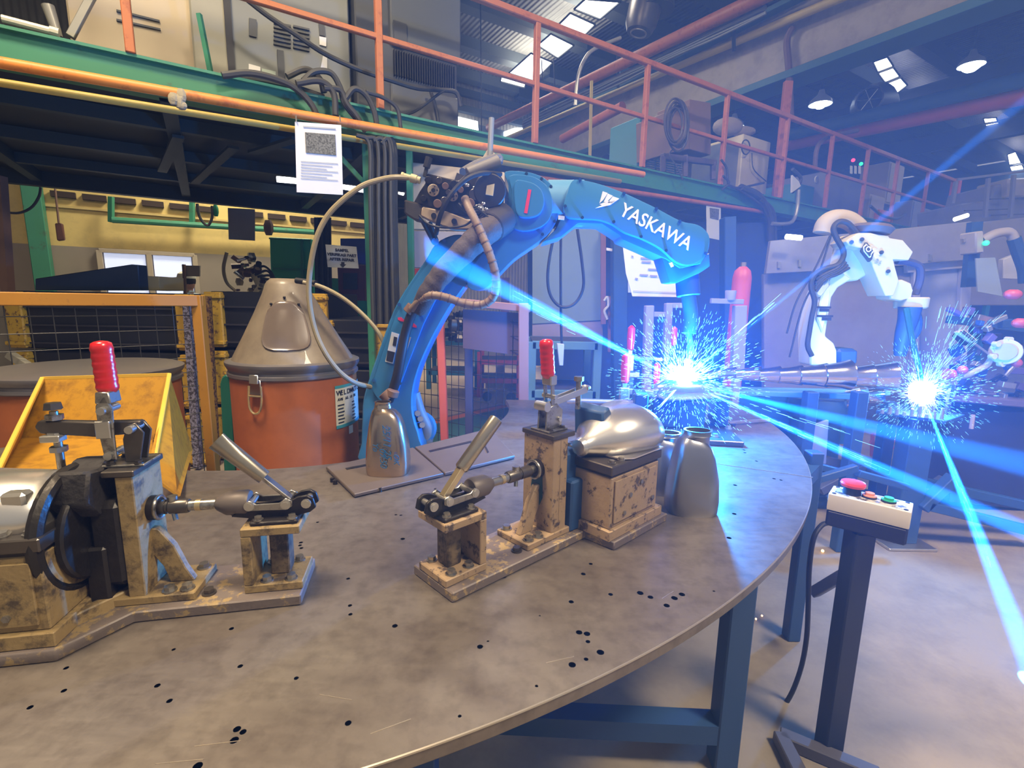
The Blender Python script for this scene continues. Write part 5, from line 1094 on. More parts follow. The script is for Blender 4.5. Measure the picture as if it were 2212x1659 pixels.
part(rb1, 'torch_neck', MB().tube([PY(1488, 715, RY+.02), PY(1492, 750, RY+.01), PY(1486, 785, RY)], .012, 10), mat('torch_dark_brass', (.12, .13, .16), .4, .6)); part(rb1, 'torch_nozzle', MB().cyl(PY(1487, 775, RY), PY(1481, 804, RY), .014, .010, 14), brass)
part(rb1, 'marking_plate', sl([(1445, 568), (1452, 566), (1456, 575), (1450, 578)], RY-.048, .003), paper); part(rb1, 'tag', sl([(1206, 465), (1220, 467), (1219, 475), (1206, 474)], RY-.03, .004), paper)
# lower arm sticker, red ovals
part(rb1, 'sticker', sl([(846, 717), (862, 722), (849, 786), (832, 781)], RY+.001, .004), paper, label='white sticker with a black block'); part(rb1, 'sticker_print', sl([(837, 757), (853, 761), (848, 783), (834, 779)], RY-.001, .003), ink); part(rb1, 'sticker_print', sl([(851, 727), (858, 729), (855, 748), (848, 746)], RY-.001, .003), ink)
part(rb1, 'sticker', sl([(880, 727), (888, 729), (868, 792), (862, 789)], RY+.001, .004), mat('sticker_tan', (.35, .31, .26), .6))
for (x, y) in ((866, 690), (893, 703)): part(rb1, 'red_marking', sl([(x-7, y-4), (x, y-5), (x+7, y+1), (x+7, y+5), (x, y+4), (x-6, y+1)], RY+.001, .004), inkred)
# wire feeder
FYD = 1.83
wf = part(rb1, 'wire_feeder', sl([(922, 374), (990, 390), (1010, 372), (1076, 371), (1092, 396), (1085, 450), (1055, 468), (1003, 468), (967, 458), (893, 438), (906, 414), (918, 396)], FYD+.02, .06), oily, .004)
part(wf, 'motor', MB().cyl(PY(1058, 412, FYD+.06), PY(1058, 412, FYD-.02), .058, n=24), mat('motor_black', (.018, .017, .02), .5), .004); part(wf, 'motor_label', sl([(1053, 391), (1069, 393), (1065, 423), (1049, 420)], FYD-.024, .003), mat('label_cream', (.60, .52, .36), .6), label='cream rating label')
for (x, y, r) in ((936, 411, .021), (978, 423, .019)):
    part(wf, 'drive_wheel', MB().cyl(PY(x, y, FYD+.02), PY(x, y, FYD-.0), r, n=20), mat('wheel_cream', (.45, .36, .25), .5), .002); part(wf, 'drive_wheel_hub', MB().cyl(PY(x, y, FYD), PY(x, y, FYD-.005), r*.35, n=12), oily)
    for k in range(5):
        c_ = PY(x, y, FYD); part(wf, 'wheel_hole', MB().cyl(c_+V((math.cos(k*1.257)*r*.66, .001, math.sin(k*1.257)*r*.66)), c_+V((math.cos(k*1.257)*r*.66, -.002, math.sin(k*1.257)*r*.66)), r*.15, n=8), oily)
gl_ = [(925, 389, .014), (948, 390, .012), (962, 402, .012), (980, 398, .015), (960, 434, .014), (995, 410, .011), (1008, 398, .016), (1025, 420, .020), (1015, 440, .018), (1000, 447, .012), (1032, 452, .016), (945, 440, .015), (915, 428, .012), (968, 415, .010), (1040, 385, .012)]
for i, (x, y, r) in enumerate(gl_): part(wf, 'fitting', MB().cyl(PY(x, y, FYD+.03), PY(x, y, FYD-.008-.006*(i % 3)), r, n=6 if i % 3 == 0 else 14), [oily, dsteel, rust][i % 3], .0015)
for (x, y) in ((1001, 395), (1009, 400), (1025, 406), (1036, 449), (1044, 440), (1030, 486), (1050, 452)): part(wf, 'bright_clip', MB().sph(PY(x, y, FYD-.015), .007, 8, (1.2, .6, .9)), chrome)
part(wf, 'torn_paper', sl([(1027, 447), (1040, 434), (1046, 450), (1062, 452), (1050, 459)], FYD-.01, .003), paper)
part(rb1, 'feeder_bracket', sl([(912, 446), (967, 457), (1010, 474), (1032, 482), (1020, 496), (981, 495), (956, 488), (927, 476), (908, 466)], FYD+.0, .05), mat('bracket_tan', (.34, .26, .18), .5, scale=6), .004)
for (x, y) in ((937, 466), (981, 478)): part(rb1, 'bolt', MB().cyl(PY(x, y, FYD+.01), PY(x, y, FYD-.012), .010, n=12), oily)
part(rb1, 'feeder_bracket', sl([(872, 430), (905, 438), (912, 450), (908, 478), (895, 475), (872, 460)], FYD+.01, .05), dsteel, .006)
part(rb1, 'strut', MB().bar(PY(914, 478, FYD+.03), PY(937, 522, FYD+.06), .014, .014).join(MB().bar(PY(928, 480, FYD+.03), PY(943, 520, FYD+.06), .012, .012)), oily)
part(rb1, 'hinge_lug', MB().cyl(PY(940, 522, RY-.02), PY(940, 522, RY+.06), .014, n=12), robblue)
part(wf, 'lever_knob', MB().bar(PY(917, 382, FYD+.02), PY(926, 345, FYD+.02), .012, .012).join(MB().cyl(PY(921, 362, FYD+.02), PY(927, 340, FYD+.02), .013, n=10)), black)
part(wf, 'top_cylinder', MB().cyl(PY(1010, 375, FYD+.06), PY(1078, 348, FYD+.09), .022, n=14), mat('feeder_grey', (.16, .15, .14), .5), .002)
part(wf, 'upper_bar', MB().bar(PY(985, 384, FYD+.05), PY(1000, 390, FYD+.05), .03, .03), dsteel)
part(wf, 'inlet', MB().lathe(PY(908, 390, FYD+.02), PY(875, 381, FYD+.02)-PY(908, 390, FYD+.02), [(0, .012), (.012, .012), (.013, .015), (.035, .015), (.037, .010), (.06, .010), (.062, .012), (.07, .012)], 14), mat('inlet_beige', (.50, .44, .26), .45))
part(rb1, 'wire_conduit', MB().tube([PY(x, y, yy) for x, y, yy in ((880, 384, 1.85), (850, 383, 1.82), (815, 390, 1.8), (780, 403, 1.78), (738, 434, 1.76), (705, 470, 1.75), (682, 520, 1.74), (669, 590, 1.74), (668, 650, 1.74), (680, 712, 1.74), (702, 762, 1.74), (732, 802, 1.76), (765, 826, 1.8), (800, 836, 1.9))], .0095, 10), conduit)
part(rb1, 'wire_conduit', MB().tube([PY(x, y, 1.98) for x, y in ((655, 610), (690, 618), (728, 636), (762, 660), (798, 694), (822, 726), (835, 760))], .0085, 10), conduit); part(dr, 'hood_outlet', MB().cyl(PY(640, 606, 2.0), PY(682, 612, 1.98), .012, n=12), black)
# cable sleeves
sv = [PY(x, y, yy) for x, y, yy in ((1085, 470, 1.88), (1065, 488, 1.83), (1035, 512, 1.80), (1000, 545, 1.79), (968, 577, 1.79), (942, 608, 1.79), (920, 640, 1.80), (905, 668, 1.84))]
part(rb1, 'cable_sleeve', MB().tube(sv, lambda q_: .052-.020*q_+.0012*math.sin(q_*45+math.sin(q_*17)*2), 18, 12), sleeve, ang=60)
part(rb1, 'sleeve_cuff', MB().cyl(PY(1086, 470, 1.89), PY(1058, 492, 1.82), .060, .056, 24), mat('cuff_dark', (.03, .026, .03), .6), .004)
part(rb1, 'hose', MB().tube([PY(x, y, yy) for x, y, yy in ((905, 655, 1.84), (888, 682, 1.85), (876, 720, 1.86), (866, 770, 1.86), (856, 820, 1.87), (840, 865, 1.9))], .0185, 12), mat('hose_black_brown', (.02, .018, .022), .5), ang=60)
for (x, y, x2, y2) in ((893, 662, 882, 676), (828, 848, 842, 862), (850, 843, 846, 856)): part(rb1, 'hose_clamp', MB().cyl(PY(x, y, 1.85), PY(x2, y2, 1.85), .024, n=14), rust, .002)
hp_ = [PY(x, y, yy) for x, y, yy in ((1004, 428, 1.80), (1012, 448, 1.78), (1026, 475, 1.76), (1042, 510, 1.75), (1058, 550, 1.74), (1070, 592, 1.74), (1071, 625, 1.75), (1060, 648, 1.76), (1035, 659, 1.77), (1000, 655, 1.77), (965, 643, 1.76), (932, 638, 1.76), (908, 650, 1.79), (890, 668, 1.82))]
part(rb1, 'corrugated_hose', MB().tube(hp_, lambda q_: .0145+.0008*math.sin(q_*400), 12, 12), hose, ang=60)
sp_ = smooth(hp_, 6)
for k in range(14, len(sp_)-6, 3): part(rb1, 'hose_band', MB().cyl(sp_[k], sp_[k]+(sp_[k+1]-sp_[k]).normalized()*.004, .0162, n=12), rust)
part(rb1, 'black_cable', MB().tube([PY(x, y, yy) for x, y, yy in ((1082, 376, 1.84), (1045, 374, 1.79), (1012, 384, 1.77), (985, 407, 1.77), (965, 435, 1.77), (950, 468, 1.79), (942, 505, 1.85))], .0085, 8), black)
part(rb1, 'black_cable', MB().tube([PY(x, y, 1.80) for x, y in ((905, 465), (925, 484), (960, 492), (1000, 488), (1018, 478))], .004, 6), black)
for k in range(3): part(rb1, 'black_cable', MB().tube([PY(x+k*5, y+k*4, 1.79) for x, y in ((990, 440), (1005, 455), (1025, 448), (1045, 462))], .005, 6), black)
# hanging loop of control cable behind the elbow
solo('control_cable', 'thin dark cable hanging in a big U loop behind the elbow of the blue robot', 'cable', MB().tube([PY(x, y, 2.7) for x, y in ((1232, 405), (1208, 470), (1190, 540), (1183, 600), (1190, 640), (1213, 663), (1242, 655), (1260, 620), (1257, 565), (1247, 495))], .008, 8), black)
solo('control_cable', 'thin dark cable hanging straight down inside the U loop', 'cable', MB().tube([PY(x, y, 2.72) for x, y in ((1212, 480), (1211, 580), (1212, 700), (1214, 748))], .007, 8), black)
solo('cable_plug', 'beige plug at the end of the straight hanging cable', 'plug', MB().prism([PY(1203, 742, 2.7), PY(1219, 743, 2.7), PY(1217, 790, 2.7), PY(1208, 790, 2.7)], (0, .03, 0)), mat('plug_grey', (.42, .40, .42), .5), .003)
# rhombic plate and post above the feeder
rh = thing('pipe_bracket', 'upright tube with a beige diamond plate standing above the wire feeder', 'bracket', PY(1060, 350, 2.6))
part(rh, 'tube', MB().cyl(PY(1062, 255, 2.6), PY(1058, 345, 2.6), .014, n=10), mat('galvanised', (.38, .38, .34), .4, .5)); part(rh, 'plate', MB().prism([PY(1036, 350, 2.6), PY(1056, 318, 2.6), PY(1082, 345, 2.6), PY(1058, 358, 2.6)], (0, .01, 0)), mat('diamond_beige', (.42, .36, .26), .6), .002)
part(rh, 'arm', MB().tube([PY(1000, 372, 2.4), PY(1030, 355, 2.5), PY(1075, 340, 2.6), PY(1078, 352, 2.6)], .02, 10), mat('feeder_grey', (.16, .15, .14), .5))
# pale wall board behind the feeder
solo('wall_board', 'pale beige and grey boards seen behind the wire feeder', 'board', MB().prism([PY(886, 350, 3.9), PY(1090, 372, 3.9), PY(1090, 500, 3.9), PY(886, 495, 3.9)], (0, .04, 0)), mat('board_cream', (.50, .43, .32), .7), .004)
solo('wall_board', 'grey blue board below the pale boards behind the lower arm', 'board', MB().prism([PY(888, 498, 3.9), PY(1090, 503, 3.9), PY(1090, 585, 3.9), PY(888, 578, 3.9)], (0, .04, 0)), mat('board_lavender', (.27, .26, .31), .7), .004)
solo('wall_board', 'red strip under the grey blue board left of the lower arm', 'board', MB().prism([PY(890, 580, 3.9), PY(940, 581, 3.9), PY(940, 600, 3.9), PY(890, 600, 3.9)], (0, .04, 0)), mat('board_red', (.40, .03, .03), .7))
# ------------------------------------------------------------------ wire mesh fence behind the opening
fnc = thing('mesh_fence', 'black wire mesh fence panel with a salmon post behind the blue robot', 'fence', (0, 2.9, 0))
f0, f1 = PY(846, 690, 3.1), PY(1140, 662, 2.62); f0 = V((f0.x, f0.y, 0)); f1 = V((f1.x, f1.y, 0)); fd = (f1-f0).normalized(); fL = (f1-f0).length
mw = mat('mesh_black', (.02, .018, .018), .5)
q = 0
while q < fL-.02: part(fnc, 'mesh_wire', MB().cyl(f0+fd*q+V((0, 0, .25)), f0+fd*q+V((0, 0, 1.2)), .0022, n=5), mw); q += .052
for k in range(13): part(fnc, 'mesh_wire', MB().cyl(f0+V((0, 0, .25+k*.078)), f1+V((0, 0, .25+k*.078)), .0022, n=5), mw)
part(fnc, 'fence_post', MB().bar(PY(946, 560, 2.85), PY(962, 985, 2.85), .045, .04), mat('salmon_post_paint', (.68, .14, .09), .5), .004)
part(fnc, 'fence_post', MB().bar(PY(1012, 745, 2.8), PY(1014, 960, 2.8), .045, .04), mat('slate_post', (.06, .06, .12), .5), .004)
part(fnc, 'fence_post', MB().bar(PY(1131, 655, 2.62), PY(1131, 900, 2.62), .055, .05), mat('pale_salmon_post', (.34, .17, .14), .5), .004)
part(fnc, 'top_rail', MB().bar(PY(985, 652, 2.7), PY(1145, 667, 2.62), .04, .04), mat('pale_salmon_post', (.34, .17, .14), .5), .004)
part(fnc, 'sheet', MB().prism([PY(1000, 668, 2.72), PY(1122, 676, 2.66), PY(1122, 768, 2.66), PY(1000, 752, 2.72)], (0, .01, 0)), mat('sheet_mauve', (.12, .085, .13), .5))
solo('fence_flag', 'orange corner plate on top of the salmon fence post', 'plate', MB().prism([PY(962, 650, 2.86), PY(988, 628, 2.86), PY(990, 655, 2.86), PY(966, 662, 2.86)], (0, .01, 0)), mat('salmon_post_paint', (.68, .14, .09), .5))
# ------------------------------------------------------------------ benches and racks beyond the fence
def rack(label, x0, x1, yt, yb, d, m, shelves, name='rack'):
    a, b = PY(x0, yt, d), PY(x1, yt, d); zt = a.z
    t = thing(name, label, 'rack', ((a.x+b.x)/2, d+.25, 0)); zb = max(0.0, PY(x0, yb, d).z)
    for xx in (a.x, b.x):
        for yy in (d, d+.5): part(t, 'leg', MB().box((xx, yy, (zt+zb)/2), (.06, .05, zt-zb)), m, .004)
    for sy in shelves:
        z = PY(x0, sy, d).z; part(t, 'shelf_bar', MB().box(((a.x+b.x)/2, d, z), (b.x-a.x, .05, .06)), m, .004); part(t, 'shelf_bar', MB().box(((a.x+b.x)/2, d+.5, z), (b.x-a.x, .05, .06)), m, .004); part(t, 'shelf', MB().box(((a.x+b.x)/2, d+.25, z+.02), (b.x-a.x, .46, .02)), mat('shelf_dark', (.05, .05, .06), .6))
    return t, a, b
rackblue = mat('rack_blue', (.06, .25, .38), .5); rackred = mat('rack_red', (.55, .07, .07), .5)
t, a_, b__ = rack('blue welded rack left beyond the mesh fence', 925, 1030, 735, 840, 6.6, rackblue, (740, 805))
t, a_, b__ = rack('red trolley rack standing beyond the mesh fence', 1036, 1122, 760, 858, 6.2, rackred, (782, 822))
part(t, 'wheel', MB().cyl((a_.x+.1, 6.2, .06), (a_.x+.1, 6.25, .06), .06, n=14).join(MB().cyl((b__.x-.1, 6.2, .06), (b__.x-.1, 6.25, .06), .06, n=14)), black)
solo('traffic_cone', 'small orange cone base on the tan floor beyond the fence', 'cone', MB().lathe(PZ(1032, 852, 0), (0, 0, 1), [(0, .14), (.02, .14), (.03, .08), (.16, .02)], 16), orangep)
solo('carton', 'pale upright carton behind the red trolley', 'box', MB().prism([PY(1072, 757, 7), PY(1090, 757, 7), PY(1090, 815, 7), PY(1072, 815, 7)], (0, .2, 0)), mat('carton_pale', (.60, .50, .30), .6), .005)
solo('carton', 'low wide pale carton on the floor behind the red trolley', 'box', MB().box(PY(1085, 818, 7.3)+V((0, 0, -.1)), (.5, .3, .25)), mat('carton_pale', (.60, .50, .30), .6), .005)
mc = thing('machine_parts', 'pile of dark metal castings behind the salmon post', 'parts', PY(975, 700, 5.2))
for k in range(22): part(mc, 'casting', MB().sph(PY(975+random.uniform(-22, 22), 700+random.uniform(-30, 32), 5.2+random.uniform(-.1, .1)), random.uniform(.03, .07), 7, (1, 1, random.uniform(.6, 1.4))), dsteel if k % 2 else oily)
t, a_, b__ = rack('pale blue bench frame right of the fence', 1150, 1292, 738, 880, 3.6, mat('bench_blue', (.10, .24, .42), .5), (745, 850), 'work_bench')
solo('carton', 'pale carton on the bench seen beside the red grip', 'box', MB().box(PY(1165, 805, 3.8), (.14, .1, .10)), mat('carton_pale', (.60, .50, .30), .6), .004)
en = thing('booth_panel', 'grey blue sheet panel framed in salmon behind the robot elbow', 'panel', PY(1250, 690, 4.2))
part(en, 'sheet', MB().prism([PY(1150, 500, 4.2), PY(1302, 480, 4.2), PY(1302, 692, 4.2), PY(1150, 700, 4.2)], (0, .02, 0)), mat('sheet_blue_grey', (.16, .23, .30), .55, scale=2), .003)
part(en, 'lower_sheet', MB().prism([PY(1150, 698, 4.21), PY(1302, 690, 4.21), PY(1302, 742, 4.21), PY(1150, 745, 4.21)], (0, .02, 0)), mat('sheet_lilac', (.26, .22, .33), .55))
part(en, 'frame_post', MB().bar(PY(1303, 480, 4.18), PY(1303, 700, 4.18), .04, .03), mat('pale_salmon_post', (.34, .17, .14), .5)); part(en, 'frame_post', MB().bar(PY(1317, 640, 4.18), PY(1317, 760, 4.18), .03, .03), mat('pale_salmon_post', (.34, .17, .14), .5))
part(en, 'frame_post', MB().bar(PY(1092, 600, 4.18), PY(1090, 760, 4.18), .07, .03), mat('frame_dark_red', (.09, .03, .05), .5))
solo('strap', 'white cord hooked on the salmon frame post', 'strap', MB().tube([PY(x, y, 4.1) for x, y in ((1305, 650), (1312, 642), (1314, 660), (1306, 672), (1312, 690))], .012, 6), paper)
for i, (x0, x1, d) in enumerate(((1322, 1352, 4.0), (1560, 1584, 4.3))):
    solo('booth_column', ['wide dark blue column right of the grey blue panel', 'dark blue column behind the arc stand'][i], 'column', MB().bar(PY((x0+x1)/2, 470, d), PY((x0+x1)/2, 880, d), (x1-x0)/F_*d, .12), bluepl, .006)
solo('warning_tag', 'small white triangular and square tags on the dark blue column', 'tag', MB().prism([PY(1310, 535, 3.98), PY(1323, 537, 3.98), PY(1323, 543, 3.98), PY(1310, 541, 3.98)], (0, .004, 0)), paper)
solo('booth_wall', 'long dark blue sheet wall under the platform behind the arc', 'panel', MB().prism([PY(1140, 480, 6.0), PY(1660, 480, 6.0), PY(1660, 900, 6.0), PY(1140, 900, 6.0)], (0, .04, 0)), mat('panel_deep_blue', (.02, .05, .20), .5, scale=1.5), .005)
for i, (x, y) in enumerate(((1359, 740), (1452, 745))):
    t = thing('toggle_clamp', ['pink red gripped clamp standing left of the arc', 'violet red gripped clamp standing behind the arc'][i], 'clamp', PY(x, 860, 2.3+i*.3))
    q_ = PY(x, 800-20*i, 2.3+i*.3); q_.z = max(q_.z, .86); part(t, 'post', MB().bar((q_.x, q_.y, TZ), q_, .04, .04), bluepl, .003); small_clamp(t, q_.x, q_.y, q_.z-.03, .1, True, 1.25 if i == 0 else 1.1, m=dsteel)
# floor paint beyond the fence
struct('trim_90', MB().prism([PZ(x, y, .001) for x, y in ((840, 938), (1100, 878), (1100, 872), (840, 930))], (0, 0, .003)), orangep)
struct('trim_91', MB().prism([PZ(x, y, .0012) for x, y in ((820, 1000), (1100, 960), (1100, 880), (840, 940))], (0, 0, .002)), mat('floor_teal_paint', (.05, .16, .14), .6))
struct('trim_92', MB().prism([PZ(x, y, .001) for x, y in ((820, 928), (1100, 870), (1130, 800), (840, 760))], (0, 0, .001)), mat('floor_tan_paint', (.55, .43, .30), .55, scale=2))
# ================================================================== right half: cream robot, booth, second table, control box
# booth of grey sheet behind the cream robot
bo = thing('robot_booth', 'large grey sheet metal booth wall behind the cream robot', 'booth', PY(1880, 900, 4.6))
BD = 4.6
def bp(pts, d=BD, th=.05): return MB().prism([PY(x, y, d) for x, y in pts], (0, th, 0))
part(bo, 'hood_panel', bp([(1665, 520), (1880, 500), (2100, 478), (2110, 560), (1880, 580), (1655, 592)], BD-.12), boothm, .006)
part(bo, 'wall_panel', bp([(1650, 592), (1982, 575), (1982, 850), (1650, 850)]), boothm, .006)
part(bo, 'door_frame', bp([(1960, 572), (2100, 560), (2100, 578), (1960, 590)], BD-.05).join(bp([(2080, 575), (2102, 573), (2085, 850), (2062, 850)], BD-.05)).join(bp([(1975, 585), (1990, 584), (1985, 850), (1970, 850)], BD-.05)), mat('booth_frame', (.42, .40, .45), .5), .006)
part(bo, 'door', bp([(1988, 588), (2082, 578), (2064, 850), (1984, 850)], BD+.0), mat('booth_door', (.33, .35, .44), .5), .004)
for (x, y) in ((1683, 572), (1728, 569), (2010, 556)): part(bo, 'bracket', bp([(x-2, y-7), (x+3, y-7), (x+3, y+7), (x-2, y+7)], BD-.14, .02), zinc)
solo('tube_light', 'lit tube at the left corner of the grey booth hood', 'lamp', MB().cyl(PY(1698, 511, 4.3), PY(1731, 514, 4.3), .022, n=8), lampm)
solo('tube_light', 'pair of lit tubes above the right end of the grey booth', 'lamp', MB().cyl(PY(2062, 474, 5), PY(2090, 465, 5), .02, n=8), lampm)
solo('booth_panel', 'grey machine housing stepping behind the booth at the right edge', 'panel', bp([(2085, 505), (2110, 480), (2212, 470), (2300, 470), (2300, 660), (2085, 660)], 5.6, .3), boothm, .01)
mb = thing('machine_tool', 'large pale grey machine enclosure at the upper right edge', 'machine', PY(2170, 500, 7.5))
part(mb, 'body', bp([(2075, 480), (2075, 440), (2140, 432), (2150, 398), (2175, 395), (2300, 400), (2300, 560), (2075, 560)], 7.5, .8), boothm, .02)
part(mb, 'upper_body', bp([(2178, 385), (2300, 380), (2300, 425), (2178, 425)], 7.4, .5), mat('machine_cream', (.45, .41, .34), .5), .02)
for (x, y) in ((2180, 425), (2180, 460), (2125, 450)): part(mb, 'seam', bp([(x-40, y+4), (x+60, y), (x+60, y+2), (x-40, y+6)], 7.35, .02), dsteel)
for i, (x, y0, y1) in enumerate(((2135, 385, 470), (2190, 378, 470), (2065, 392, 440))): part(mb, 'stair_rail', MB().bar(PY(x, y0, 7.1), PY(x-8, y1, 7.1), .04, .04), mat('rail_grey', (.25, .25, .30), .5))
part(mb, 'stair_rail', MB().bar(PY(2068, 388, 7.1), PY(2212, 370, 7.1), .03, .03), mat('rail_grey', (.25, .25, .30), .5))
# ---- cream robot
RR = 3.1
def s2(pts, y0=RR, th=.14): return MB().prism([PY(1600+x/3.319, 380+y/3.319, y0) for x, y in pts], (0, th, 0))
r2_ = thing('welding_robot', 'cream welding robot arm right of the arc, its torch at the second arc', 'robot', PY(1790, 900, RR))
q0 = PY(1785, 800, RR+.05)
part(r2_, 'base', MB().lathe((q0.x, q0.y+.05, 0), (0, 0, 1), [(0, .22), (.05, .22), (.06, .16), (.55, .15), (.58, .18), (.70, .17)], 28), bluepl, .004)
part(r2_, 'lower_arm', s2([(500, 1360), (495, 1180), (500, 1090), (530, 960), (560, 850), (585, 800), (650, 720), (740, 690), (800, 740), (700, 800), (655, 870), (640, 960), (620, 1080), (610, 1150), (670, 1200), (695, 1260), (695, 1360)], RR+.02), robwhite, .02, seg=3)
part(r2_, 'lower_arm_cover', s2([(545, 1020), (575, 880), (600, 820), (650, 770), (640, 900), (605, 1060), (590, 1130)], RR+.005, .03), robwhite, .008)
part(r2_, 'cast_link', s2([(540, 770), (575, 725), (600, 770), (640, 720), (640, 790), (580, 870), (545, 860), (530, 820)], RR-.01, .05), robcream, .01)
part(r2_, 'upper_arm', s2([(760, 500), (900, 520), (950, 640), (940, 690), (840, 750), (760, 760), (720, 690), (740, 600)], RR+.03), robwhite, .02, seg=3)
part(r2_, 'forearm', s2([(755, 470), (780, 450), (845, 408), (930, 408), (1060, 430), (1070, 445), (1165, 460), (1238, 545), (1205, 605), (1095, 600), (1110, 660), (1135, 750), (1095, 860), (1040, 862), (985, 740), (935, 620), (870, 520), (780, 500)], RR-.06, .16), robcream, .018, seg=3)
part(r2_, 'forearm_face', s2([(905, 470), (960, 540), (945, 600), (925, 620), (865, 540)], RR-.075, .02), mat('badge_dark', (.06, .07, .08), .4), .004)
bt_ = part(r2_, 'badge', s2([(880, 508), (905, 485), (948, 540), (938, 582), (925, 590), (884, 540)], RR-.082, .008), white, .003)
part(r2_, 'badge', s2([(890, 510), (906, 497), (940, 540), (933, 570), (925, 576), (892, 536)], RR-.086, .006), mat('badge_dark', (.06, .07, .08), .4))
def S2(x, y, yy): return PY(1600+x/3.319, 380+y/3.319, yy)
text(r2_, 'lettering', 'OTC', S2(888, 528, RR-.089), S2(938, 566, RR-.089)-S2(888, 528, RR-.089), ZX+V((.4, 0, 0)), .045, white, .0006, bold=.001)
text(r2_, 'lettering', 'B6', S2(958, 620, RR-.063), S2(1000, 640, RR-.063)-S2(958, 620, RR-.063), ZX+V((.3, 0, 0)), .04, mat('grey_print', (.42, .44, .44), .6), .0006)
for (x, y) in ((870, 455), (1010, 548), (1058, 684), (795, 475)): part(r2_, 'bolt', MB().cyl(S2(x, y, RR-.05), S2(x, y, RR-.072), .012, n=10), dsteel)
part(r2_, 'wrist', s2([(1110, 750), (1160, 742), (1225, 770), (1240, 820), (1225, 880), (1150, 900), (1075, 885), (1070, 850)], RR-.04, .13), robcream, .018, seg=3)
part(r2_, 'wrist_flange', MB().cyl(S2(1225, 870, RR+.02), S2(1215, 950, RR+.02), .092, .088, 28), robcream, .008)
part(r2_, 'top_cover', MB().lathe(S2(930, 415, RR+.02), (0.1, 0, 1), [(0, .10), (.03, .12), (.05, .10), (.055, .04)], 20), mat('cover_brown', (.16, .13, .12), .5))
part(r2_, 'cable_arch', MB().tube([S2(x, y, RR+.12) for x, y in ((585, 410), (610, 340), (680, 305), (760, 315), (830, 360), (860, 410))], .055, 14), mat('arch_sleeve_beige', (.50, .42, .28), .6))
part(r2_, 'cable', MB().tube([S2(x, y, RR-.02) for x, y in ((840, 420), (770, 340), (700, 330), (665, 380), (690, 450), (730, 520), (735, 580), (690, 640), (590, 670), (520, 720), (505, 800), (530, 900), (510, 1010), (490, 1130), (480, 1220), (510, 1290))], .016, 8), cable)
part(r2_, 'cable', MB().tube([S2(x, y, RR) for x, y in ((640, 430), (540, 650), (400, 900), (330, 1130))], .006, 6), cable); part(r2_, 'cable', MB().tube([S2(x, y, RR) for x, y in ((650, 420), (560, 700), (440, 950), (350, 1300))], .006, 6), cable)
part(r2_, 'cable', MB().tube([S2(x, y, RR+.02) for x, y in ((1120, 610), (1200, 615), (1280, 650), (1285, 740), (1250, 850))], .022, 8), mat('cable_slate', (.06, .07, .13), .5))
for k in range(4): part(r2_, 'cable', MB().tube([S2(740+k*12, 600+k*20, RR-.01), S2(690, 660+k*16, RR-.03), S2(610, 700+k*14, RR-.03), S2(540, 740+k*30, RR-.01)], .010, 6), cable)
part(r2_, 'torch_body', MB().tube([S2(x, y, RR-.04) for x, y in ((1215, 940), (1200, 1030), (1170, 1130), (1150, 1230), (1140, 1290))], lambda q_: .062-.03*q_, 12), bluepl)
part(r2_, 'torch_body', MB().tube([S2(x, y, RR-.02) for x, y in ((1240, 950), (1265, 1040), (1245, 1130), (1170, 1200))], .028, 10), bluepl)
part(r2_, 'torch_neck', MB().tube([S2(x, y, RR-.1-.4*t_) for x, y, t_ in ((1190, 960, 0), (1220, 1130, .4), (1250, 1270, .8), (1275, 1370, 1), (1290, 1460, 1.2))], lambda q_: .018-.006*q_, 10), mat('torch_blue_bright', (.03, .22, .42), .35, .3))
part(r2_, 'motor', s2([(700, 1240), (840, 1240), (850, 1260), (845, 1360), (700, 1360)], RR+.0, .16), bluepl, .02)
for (x, y, r) in ((570, 942, .022), (585, 1005, .02)): part(r2_, 'marking', MB().box(S2(x+20, y, RR+.004), (.10, .004, .012)).join(MB().box(S2(x+30, y+20, RR+.004), (.06, .004, .02))), ink)
# ---- row of nested steel cones on a stand
cg_ = 'nested steel cones on the stand'
cones = [(1528, 1557, 797, 818), (1556, 1590, 793, 820), (1586, 1642, 792, 824), (1638, 1684, 791, 828), (1680, 1730, 789, 832), (1724, 1784, 785, 836), (1778, 1834, 778, 842)]
for i, (x0, x1, yt, yb) in enumerate(cones):
    d = 2.75-.03*i; c1 = PY(x1, (yt+yb)/2, d); h = (PY(x1, yt, d).z-PY(x1, yb, d).z)/2; c0 = PY(x0, (yt+yb)/2+1, d+.015)
    ax_ = c1-c0
    t = thing('steel_cone', 'stainless cone nested in the long row, '+['first and smallest, beside the arc', 'second from the arc', 'third from the arc', 'fourth from the arc', 'fifth from the arc', 'sixth from the arc', 'last and largest, farthest from the arc'][i], 'cone', c0-V((0, 0, h)), 0, cg_)
    part(t, 'cone', MB().lathe(c0, ax_, [(0, h*.72), (ax_.length*.6, h*.86), (ax_.length*.97, h), (ax_.length, h*1.03), (ax_.length, h*.97), (ax_.length*.6, h*.8)], 28, True, False), chrome)
